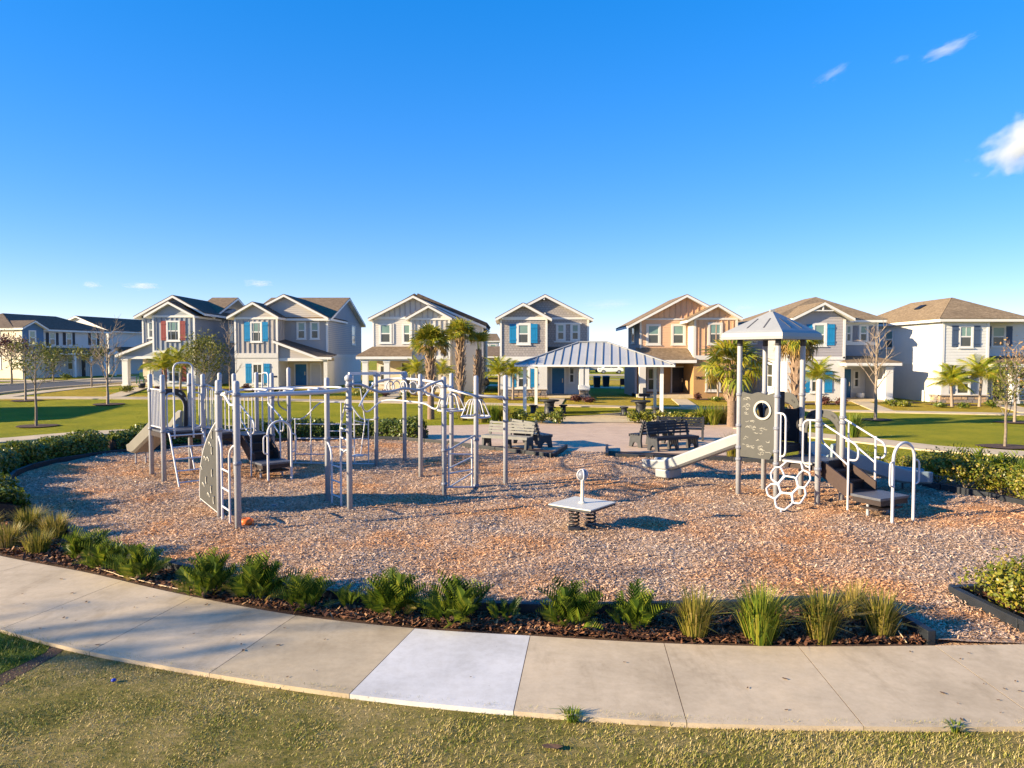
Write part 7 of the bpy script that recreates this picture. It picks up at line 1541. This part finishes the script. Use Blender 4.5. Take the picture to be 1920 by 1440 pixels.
# ---- young trees
def branchy(mb, a, d, l, r, depth, ends, up=.25, sp=.75, n=3):
    b = a + d * l; mid = a + d * l * .5 + V3((random.uniform(-.04, .04), random.uniform(-.04, .04), 0)) * l; mb.tube([a, mid, b], [r, r * .8, r * .6], 6, caps=False); ends.append((b, d))
    if depth == 0: return
    for k in range(n):
        nd = (d + V3((random.gauss(0, 1), random.gauss(0, 1), random.gauss(up, .4))) * sp).normalized(); branchy(mb, a + d * l * random.uniform(.55, 1), nd, l * random.uniform(.55, .8), r * .55, depth - 1, ends, up, sp, n)
def tree(base, h, clear, crown_r, label, leaf=None, n=1800, size=.07, r=.05, bark='bark_grey', spread=.55, nb=9, ring=True, group='young trees on the lawns', narrow=1.0, twig=2):
    b = V3(base); t = thing('young_tree', label, 'tree', b, 0, group); mb = MB(); ends = []
    mb.tube([b + UP * -.05, b + UP * clear * .6 + V3((.02, 0, 0)), b + UP * clear, b + UP * h * .75 + V3((.04, 0, 0)), b + UP * h], [r * 1.15, r, r * .85, r * .5, r * .15], 8, caps=False)
    for k in range(nb):
        z = clear + (h * .92 - clear) * (k / nb) ** 1.1; az = k * 2.4 + random.uniform(-.4, .4); rem = (h - z) / (h - clear); l = crown_r * (.35 + .65 * rem ** .7) * random.uniform(.7, 1.05) * narrow
        branchy(mb, b + UP * z, V3((math.cos(az) * spread, math.sin(az) * spread, 1 - spread * .6)).normalized(), l, r * .34, twig, ends, .3, .55, 3)
    mb.build('trunk', bark, t)
    if leaf:
        e_ = np.array([tuple(p - b) for p, _ in ends if p.z - b.z > clear * .8]); i = rng.integers(0, len(e_), n); P = e_[i] + rng.normal(0, .13 * crown_r, (n, 3)); nr = rand_dir(n); sz = rng.uniform(size * .6, size * 1.3, n)
        o = link('foliage', arrmesh('foliage', quads_from(P, nr, rand_dir(n), sz * 1.5, sz * .8), leaf), t); o['kind'] = 'stuff'
    if ring:
        pr_ = [V3((b.x + .85 * math.cos(a) * (1 + .12 * math.sin(3 * a)), b.y + .75 * math.sin(a) * (1 + .1 * math.sin(2 * a + 1)), 0)) for a in np.linspace(0, 6.28, 20, endpoint=False)]; link('mulch_ring', MB().add([(p.x - b.x, p.y - b.y, float(terr(p.x, p.y)) + .045 - b.z) for p in pr_], [tuple(range(20))]).mesh('mulch_ring', 'soil'), t)
    return t
def T_(px, py, pt): b = G(px, py); return b, hgt_at(b, pt)
b, h_t = T_(68, 800, 652); tree(b, h_t, 1.5, .95, 'sparse leafy young tree on the left lawn, nearer of two', 'leaf_oak', 850, .075, .05)
b, h_t = T_(48, 752, 655); tree(b, h_t, 1.5, 1.25, 'young tree with dry pinkish twigs behind the nearer left tree', 'leaf_oak', 260, .08, .06, 'bark_pale')
b, h_t = T_(202, 759, 625); tree(b, h_t, 1.1, 1.5, 'bare multi stemmed tree on the left lawn near the road', None, 0, 0, .075, 'bark_pale', .42, 14, narrow=1.1)
b, h_t = T_(172, 726, 676); tree(b, h_t, 1.6, 1.0, 'small leafy street tree in front of the long grey house', 'leaf_oak', 900, .11, .06, ring=False)
b, h_t = T_(22, 720, 650); tree(b, h_t, 1.2, 1.7, 'dark purple leaved tree beside the cream end of the long house', 'leaf_red', 1500, .13, .08, ring=False)
b, h_t = T_(100, 716, 668); tree(b, h_t, .6, 1.4, 'leafy small tree before the long house porch', 'leaf_oak', 1100, .12, .07, ring=False)
b, h_t = T_(384, 742, 650); tree(b, h_t, .5, 1.55, 'large leafy tree between the red and blue shuttered houses', 'leaf_oak', 2600, .10, .08, ring=False, nb=16)
b, h_t = T_(431, 740, 600); tree(b, h_t, .9, 1.0, 'bare slim tree at the corner of the taupe house', None, 0, 0, .06, 'bark_pale', .5, 14, ring=False)
b, h_t = T_(1641, 788, 612); tree(b, h_t, 1.5, 1.15, 'bare pale barked tree in front of the mauve grey house', None, 0, 0, .075, 'bark_pale', .45, 14, twig=2)
b, h_t = T_(1884, 839, 688); tree(b, h_t, 1.0, .62, 'slim green young tree nearest the right path', 'leaf_oak', 1000, .06, .045, spread=.4, nb=12)
b, h_t = T_(1902, 793, 652); tree(b, h_t, 1.2, 1.0, 'thin tree with peach dried leaves at the right edge', 'leaf_orange', 260, .08, .06, 'bark_pale', .5, 12)
# low foundation plants
fp_ = [(296, 735, .4, .4, 'leaf_red', 'dark red low shrub at the red shuttered house walk'), (236, 737, .6, .55, 'leaf_hedge_gold', 'low golden shrub by the porch column of the red shuttered house'), (464, 735, .45, .55, 'leaf_red', 'reddish shrub left of the taupe house lower window'), (510, 736, .5, .4, 'leaf_hedge', 'small green shrub under the taupe house window'), (680, 745, .8, .7, 'leaf_hedge', 'rounded green shrub left of the cream porch'), (722, 745, .4, .55, 'leaf_red', 'red shrub beside the cream house walk'), (760, 746, .5, .4, 'leaf_hedge', 'low shrub under the cream house bay'), (1078, 754, .6, .5, 'leaf_red', 'dark red shrub at the grey shake house porch'), (1104, 755, .55, .4, 'leaf_red', 'spreading red shrub at the porch pedestal'), (1308, 751, .35, .55, 'leaf_red', 'small red shrub under the house number'), (1345, 753, .7, .35, 'leaf_hedge', 'low green ground shrub by the orange tan house'), (1546, 760, .45, .6, 'leaf_red', 'purple shrub right of the mauve house palm'), (1578, 761, .5, .5, 'leaf_red', 'purple shrub left of the mauve house walk'), (1500, 760, .5, .4, 'leaf_hedge', 'low green shrub left of the mauve house palm'), (1672, 762, .6, .5, 'leaf_hedge', 'low shrub right of the mauve house porch'), (1695, 763, .7, .4, 'leaf_hedge_gold', 'sunlit low shrub between the two right houses'), (1765, 765, .5, .35, 'leaf_hedge', 'low shrub at the stone corner of the pale house'), (1808, 766, .5, .4, 'leaf_hedge', 'low shrub between the two right feathery palms'), (1860, 764, .5, .45, 'leaf_hedge', 'low shrub right of the pale house stone base'), (1000, 753, .6, .35, 'leaf_hedge', 'low dark shrub under the grey shake house window'), (125, 712, .9, .7, 'leaf_hedge', 'dark hedge clump before the long house porch'), (870, 747, .6, .5, 'leaf_hedge', 'dark shrub between the cream house and palms')]
for x, y, r_, h_, m_, l_ in fp_: shrub(l_, G(x, y), r_, h_, 360, .10, m_, group='foundation shrubs by the houses')

# ------------------------------------------------------------------ foreground lawn blades and small litter
def vnoise(x, y, s, seed):
    """smooth value noise, s = size of the patches in metres"""
    t = np.random.default_rng(seed).random((64, 64)); u, v = np.asarray(x) / s + 500, np.asarray(y) / s + 500; i, j = np.floor(u).astype(int), np.floor(v).astype(int); a, b = u - i, v - j; a, b = a * a * (3 - 2 * a), b * b * (3 - 2 * b)
    T_ = lambda p, q: t[p % 64, q % 64]
    return (T_(i, j) * (1 - a) + T_(i + 1, j) * a) * (1 - b) + (T_(i, j + 1) * (1 - a) + T_(i + 1, j + 1) * a) * b
def blades(n, poly, y0, y1, x0, x1, hl, mat, name, zf=.006, wl=(.003, .006), power=1.0):
    P = []; got = 0
    while got < n:
        x = rng.uniform(x0, x1, 80000); y = rng.uniform(y0, y1, 80000); k = inpoly(x, y, poly) & (rng.random(80000) < (y0 / y) ** power) & (rng.random(80000) < np.clip((vnoise(x, y, .42, 5) * .6 + vnoise(x, y, 1.3, 6) * .4 - .30) * 4.2, .30, 1)); P.append(np.stack([x[k], y[k]], 1)); got += int(k.sum())
    P = np.concatenate(P)[:n]; az = rng.uniform(0, 6.28, n); h = rng.uniform(*hl, n) * (.45 + 1.1 * vnoise(P[:, 0], P[:, 1], 1.1, 3)); out = rng.uniform(.3, 1.6, n) * h; w = rng.uniform(*wl, n)
    b = np.stack([P[:, 0], P[:, 1], np.full(n, zf)], 1); s = np.stack([-np.sin(az), np.cos(az), np.zeros(n)], 1) * w[:, None]; tp = b + np.stack([np.cos(az) * out, np.sin(az) * out, h], 1)
    return arrmesh(name, np.stack([b - s, b + s, tp], 1), mat)
fpoly = [(p.x, p.y) for p in fore_poly]
tag(link('lawn_blades', blades(170000, fpoly, 4.3, 8.4, -9, 7, (.008, .028), 'grass_blade', 'lawn_blades', wl=(.0018, .004))), label='short dry winter grass in the foreground', cat='grass', kind='stuff')
tag(link('lush_blades', blades(9000, [(p.x, p.y) for p in lush], 5.5, 9, -9, -3, (.03, .07), 'leaf_grass_green', 'lush_blades', .012)), label='greener grass patch at the lower left', cat='grass', kind='stuff')
# ragged grass along the near edge of the path
ne = 9000; ex = rng.uniform(-60, 1980, ne); ek = rng.random(ne) < vnoise(ex / 40, ex * 0, 1, 9) ** 1.5 * 1.3; ex = ex[ek]; ne = len(ex)
eb = np.array([tuple(G(x, near_y(x), 0)) for x in ex]); eb[:, 1] -= .008 + np.abs(rng.normal(0, .03, ne)); eb[:, 2] = .006; ea = rng.uniform(0, 6.28, ne); eh = rng.uniform(.025, .07, ne); ed_ = np.stack([np.cos(ea), np.sin(ea), np.zeros(ne)], 1); es = np.stack([-np.sin(ea), np.cos(ea), np.zeros(ne)], 1) * .003; et = eb + ed_ * (eh * rng.uniform(.2, 1, ne))[:, None]; et[:, 2] += eh
tag(link('edge_blades', arrmesh('edge_blades', np.stack([eb - es, eb + es, et], 1), 'grass_blade')), label='longer ragged grass along the near edge of the path', cat='grass', kind='stuff')
tuft(0, 0, .16, .11, 130, 'small green weed tuft at the near edge of the path', 'leaf_grass_green', pt=G(1072, 1352, 0), group=None, lean=.8, w=.004); tuft(0, 0, .13, .08, 90, 'small weed tuft at the path edge near the right frame edge', 'leaf_grass_green', pt=G(1790, 1372, 0), group=None, lean=.8, w=.004)
# litter: leaves on the path and lawn
def litter(px, py, s, mat, name, label, cat, zz=ZP + .004, grp='dry leaves lying on the path'):
    p = G(px, py, zz); a = random.uniform(0, 6.28); t = MB(); n = 6
    pts = [p + V3((math.cos(a) * s * math.cos(k) - math.sin(a) * s * .45 * math.sin(k), math.sin(a) * s * math.cos(k) + math.cos(a) * s * .45 * math.sin(k), .003 + .005 * abs(math.cos(k)))) for k in np.linspace(0, 6.28, n, endpoint=False)]
    o = t.add(pts + [p + UP * .002], [(k, (k + 1) % n, n) for k in range(n)]).build(name, mat); return tag(o, label, cat, grp)
for k in range(44):
    while True:
        x = random.choice([random.uniform(30, 640), random.uniform(30, 640), random.uniform(700, 1900), random.uniform(1700, 1915)]); y = random.uniform(far_y(x) + 6, near_y(x) - 8)
        if y < near_y(x) - 6: break
    litter(x, y, random.choice([.012, .018, .02, .03]), 'dead_leaf', 'fallen_leaf', 'small dry brown leaf lying on the beige path', 'leaf')
litter(1035, 1400, .09, 'dead_leaf', 'fallen_leaf', 'large brown leaf on the foreground lawn', 'leaf', .03, None)
p = G(213, 1277, .02); t = MB().lathe(p, [(.02, 0), (.024, .006), (.02, .02), (.006, .024)], 10).build('bottle_cap', 'blue_plastic'); tag(t, 'small blue cap lying in the foreground grass', 'bottle cap')
tw_ = MB().tube([G(165, 1060, .06), G(212, 1074, .07), G(224, 1079, .07), G(300, 1097, .06), G(352, 1108, .055)], .006, 6).build('drip_tube', 'straw'); tag(tw_, 'thin pale tube lying along the bark mulch', 'tube')
p = G(462, 988, .0); t = thing('toy_pail', 'small crumpled orange pail beside the nearest climbing post', 'toy', p)
MB().lathe(p + V3((0, 0, .02)), [(.05, 0), (.10, .02), (.125, .07), (.11, .12), (.075, .145), (.06, .13)], 12).build('pail', 'orange_plastic', t); MB().tube([p + V3((.10 + .05 * math.cos(a), -.03, .08 + .09 * math.sin(a))) for a in np.linspace(-1.2, 1.4, 8)], .008, 6).build('handle', 'orange_plastic', t)
p = G(514, 958, .0); tag(MB().box(-.05, .05, -.03, .03, -.02, .13, lambda x, y, z: p + V3((x, y, z))).build('marker_block', 'clamp_grey', None, .01), 'small grey block on the wood fibre under the loop ladder', 'marker')
for k, (x, y, x2, y2) in enumerate(((1683, 1172, 1702, 1146), (1684, 1182, 1700, 1205))): o = MB().tube([G(x, y, .12), G(x2, y2, .14 if k == 0 else .05)], .006, 6).build('dry_stalk', 'straw'); tag(o, ['dry stalk sticking up at the diagonal edging', 'dry stalk lying down at the diagonal edging'][k], 'stalk')
# off-frame trees and kiosk whose shadows fall into view
def shade_tree(x, y, h, r_, n, label): b = V3((x, y, float(terr(x, y)))); return tree(b, h, h * .6, r_, label, 'leaf_oak', n, .20, .10, ring=False, nb=12, group=None)
shade_tree(-28.0, .25, 9.2, 1.5, 130, 'leafy tree left of the frame beside the path')
kq = V3((-38.2, 32.6, float(terr(-38.2, 32.6)))); kt = thing('shadow_building', 'unseen kiosk standing left of the frame', 'gabled_building', kq)
MB().prism([kq + V3((-2.5, -3.0, 0)), kq + V3((2.5, -3.0, 0)), kq + V3((2.5, -3.0, 3.6)), kq + V3((0, -3.0, 5.4)), kq + V3((-2.5, -3.0, 3.6))], (0, 6.0, 0)).build('wall', 'white_stucco', kt)  # plain unseen building, added to cast the shadow on the left lawn
rk, wk = MB(), MB(); House.slope(None, rk, wk, [kq + V3((-2.9, -3.4, 3.45)), kq + V3((0, -3.4, 5.5)), kq + V3((0, 3.4, 5.5)), kq + V3((-2.9, 3.4, 3.45))]); House.slope(None, rk, wk, [kq + V3((0, -3.4, 5.5)), kq + V3((2.9, -3.4, 3.45)), kq + V3((2.9, 3.4, 3.45)), kq + V3((0, 3.4, 5.5))]); r_o = rk.build('roof', 'shingle_brown', kt); wk.build('fascia', 'white_trim', r_o)

# ------------------------------------------------------------------ clouds: real volumes a long way off
def cloud_mat(name, dens, nscale, thr, seed):
    m = bpy.data.materials.new(name); m.use_nodes = True; n, l = m.node_tree.nodes, m.node_tree.links; n.clear()
    out = n.new('ShaderNodeOutputMaterial'); v = n.new('ShaderNodeVolumePrincipled'); l.new(v.outputs[0], out.inputs['Volume'])
    tc = n.new('ShaderNodeTexCoord'); ln = n.new('ShaderNodeVectorMath'); ln.operation = 'LENGTH'; l.new(tc.outputs['Object'], ln.inputs[0])
    nz = noise(n, l, tc.outputs['Object'], nscale, 5, .62); nz.noise_dimensions = '4D'; nz.inputs['W'].default_value = seed
    a = n.new('ShaderNodeMath'); a.operation = 'SUBTRACT'; a.inputs[0].default_value = 1.0; l.new(ln.outputs['Value'], a.inputs[1])
    b_ = n.new('ShaderNodeMath'); b_.operation = 'MULTIPLY_ADD'; l.new(nz.outputs['Fac'], b_.inputs[0]); b_.inputs[1].default_value = 2.6; l.new(a.outputs[0], b_.inputs[2])
    c_ = n.new('ShaderNodeMath'); c_.operation = 'SUBTRACT'; l.new(b_.outputs[0], c_.inputs[0]); c_.inputs[1].default_value = thr + .52
    d_c = n.new('ShaderNodeMath'); d_c.operation = 'MULTIPLY'; d_c.use_clamp = False; l.new(c_.outputs[0], d_c.inputs[0]); d_c.inputs[1].default_value = dens
    e_c = n.new('ShaderNodeMath'); e_c.operation = 'MAXIMUM'; l.new(d_c.outputs[0], e_c.inputs[0]); e_c.inputs[1].default_value = 0
    l.new(e_c.outputs[0], v.inputs['Density']); v.inputs['Color'].default_value = (.86, .87, .89, 1); v.inputs['Anisotropy'].default_value = .1
    MATS[name] = m; return m
def cloud(px, py, wpx, hpx, dist, label, dens, thr=.95, rot=0, ns=2.0, seed=0):
    c_ = A(px, py, dist); sx, sz = wpx / 2 * dist / FPX, hpx / 2 * dist / FPX; nm = 'cloud_%d' % seed; cloud_mat(nm, dens, ns, thr, seed)
    bm = bmesh.new(); bmesh.ops.create_icosphere(bm, subdivisions=3, radius=1.35); me = bpy.data.meshes.new('cloud'); bm.to_mesh(me); bm.free(); me.materials.append(MATS[nm])
    o = bpy.data.objects.new('cloud', me); col.objects.link(o); o.location = c_; o.scale = (sx, max(sx * .6, sz), sz); o.rotation_euler = (0, -rot, 0); tag(o, label, 'cloud')
cloud(1935, 262, 190, 105, 1500, 'large bright white cloud cut by the right frame edge', .05, .88, R(28), 1.9, 1)
cloud(1776, 92, 110, 30, 1800, 'longest wispy cloud high at the upper right', .016, 1.0, R(22), 1.9, 2); cloud(1562, 138, 84, 24, 1800, 'wispy cloud left of the other high wisps', .009, 1.0, R(30), 1.9, 3); cloud(1690, 110, 46, 16, 1800, 'smallest faint wisp between the two high wisps', .009, 1.0, R(20), 1.3, 4)
cloud(171, 534, 44, 15, 3000, 'small puffy cloud low above the long house', .018, .95, 0, 1.8, 5); cloud(266, 536, 74, 17, 3000, 'double puffy cloud low above the red shuttered house', .018, .95, 0, 1.8, 6); cloud(484, 531, 60, 17, 3000, 'flat bottomed small cloud above the taupe house', .018, .95, 0, 1.6, 7); cloud(1140, 570, 120, 20, 3500, 'faint cloud low between the centre houses', .003, .95, R(4), 1.5, 8); cloud(1394, 576, 50, 15, 3500, 'faint small cloud right of the orange tan house', .006, .95, R(8), 1.5, 9)
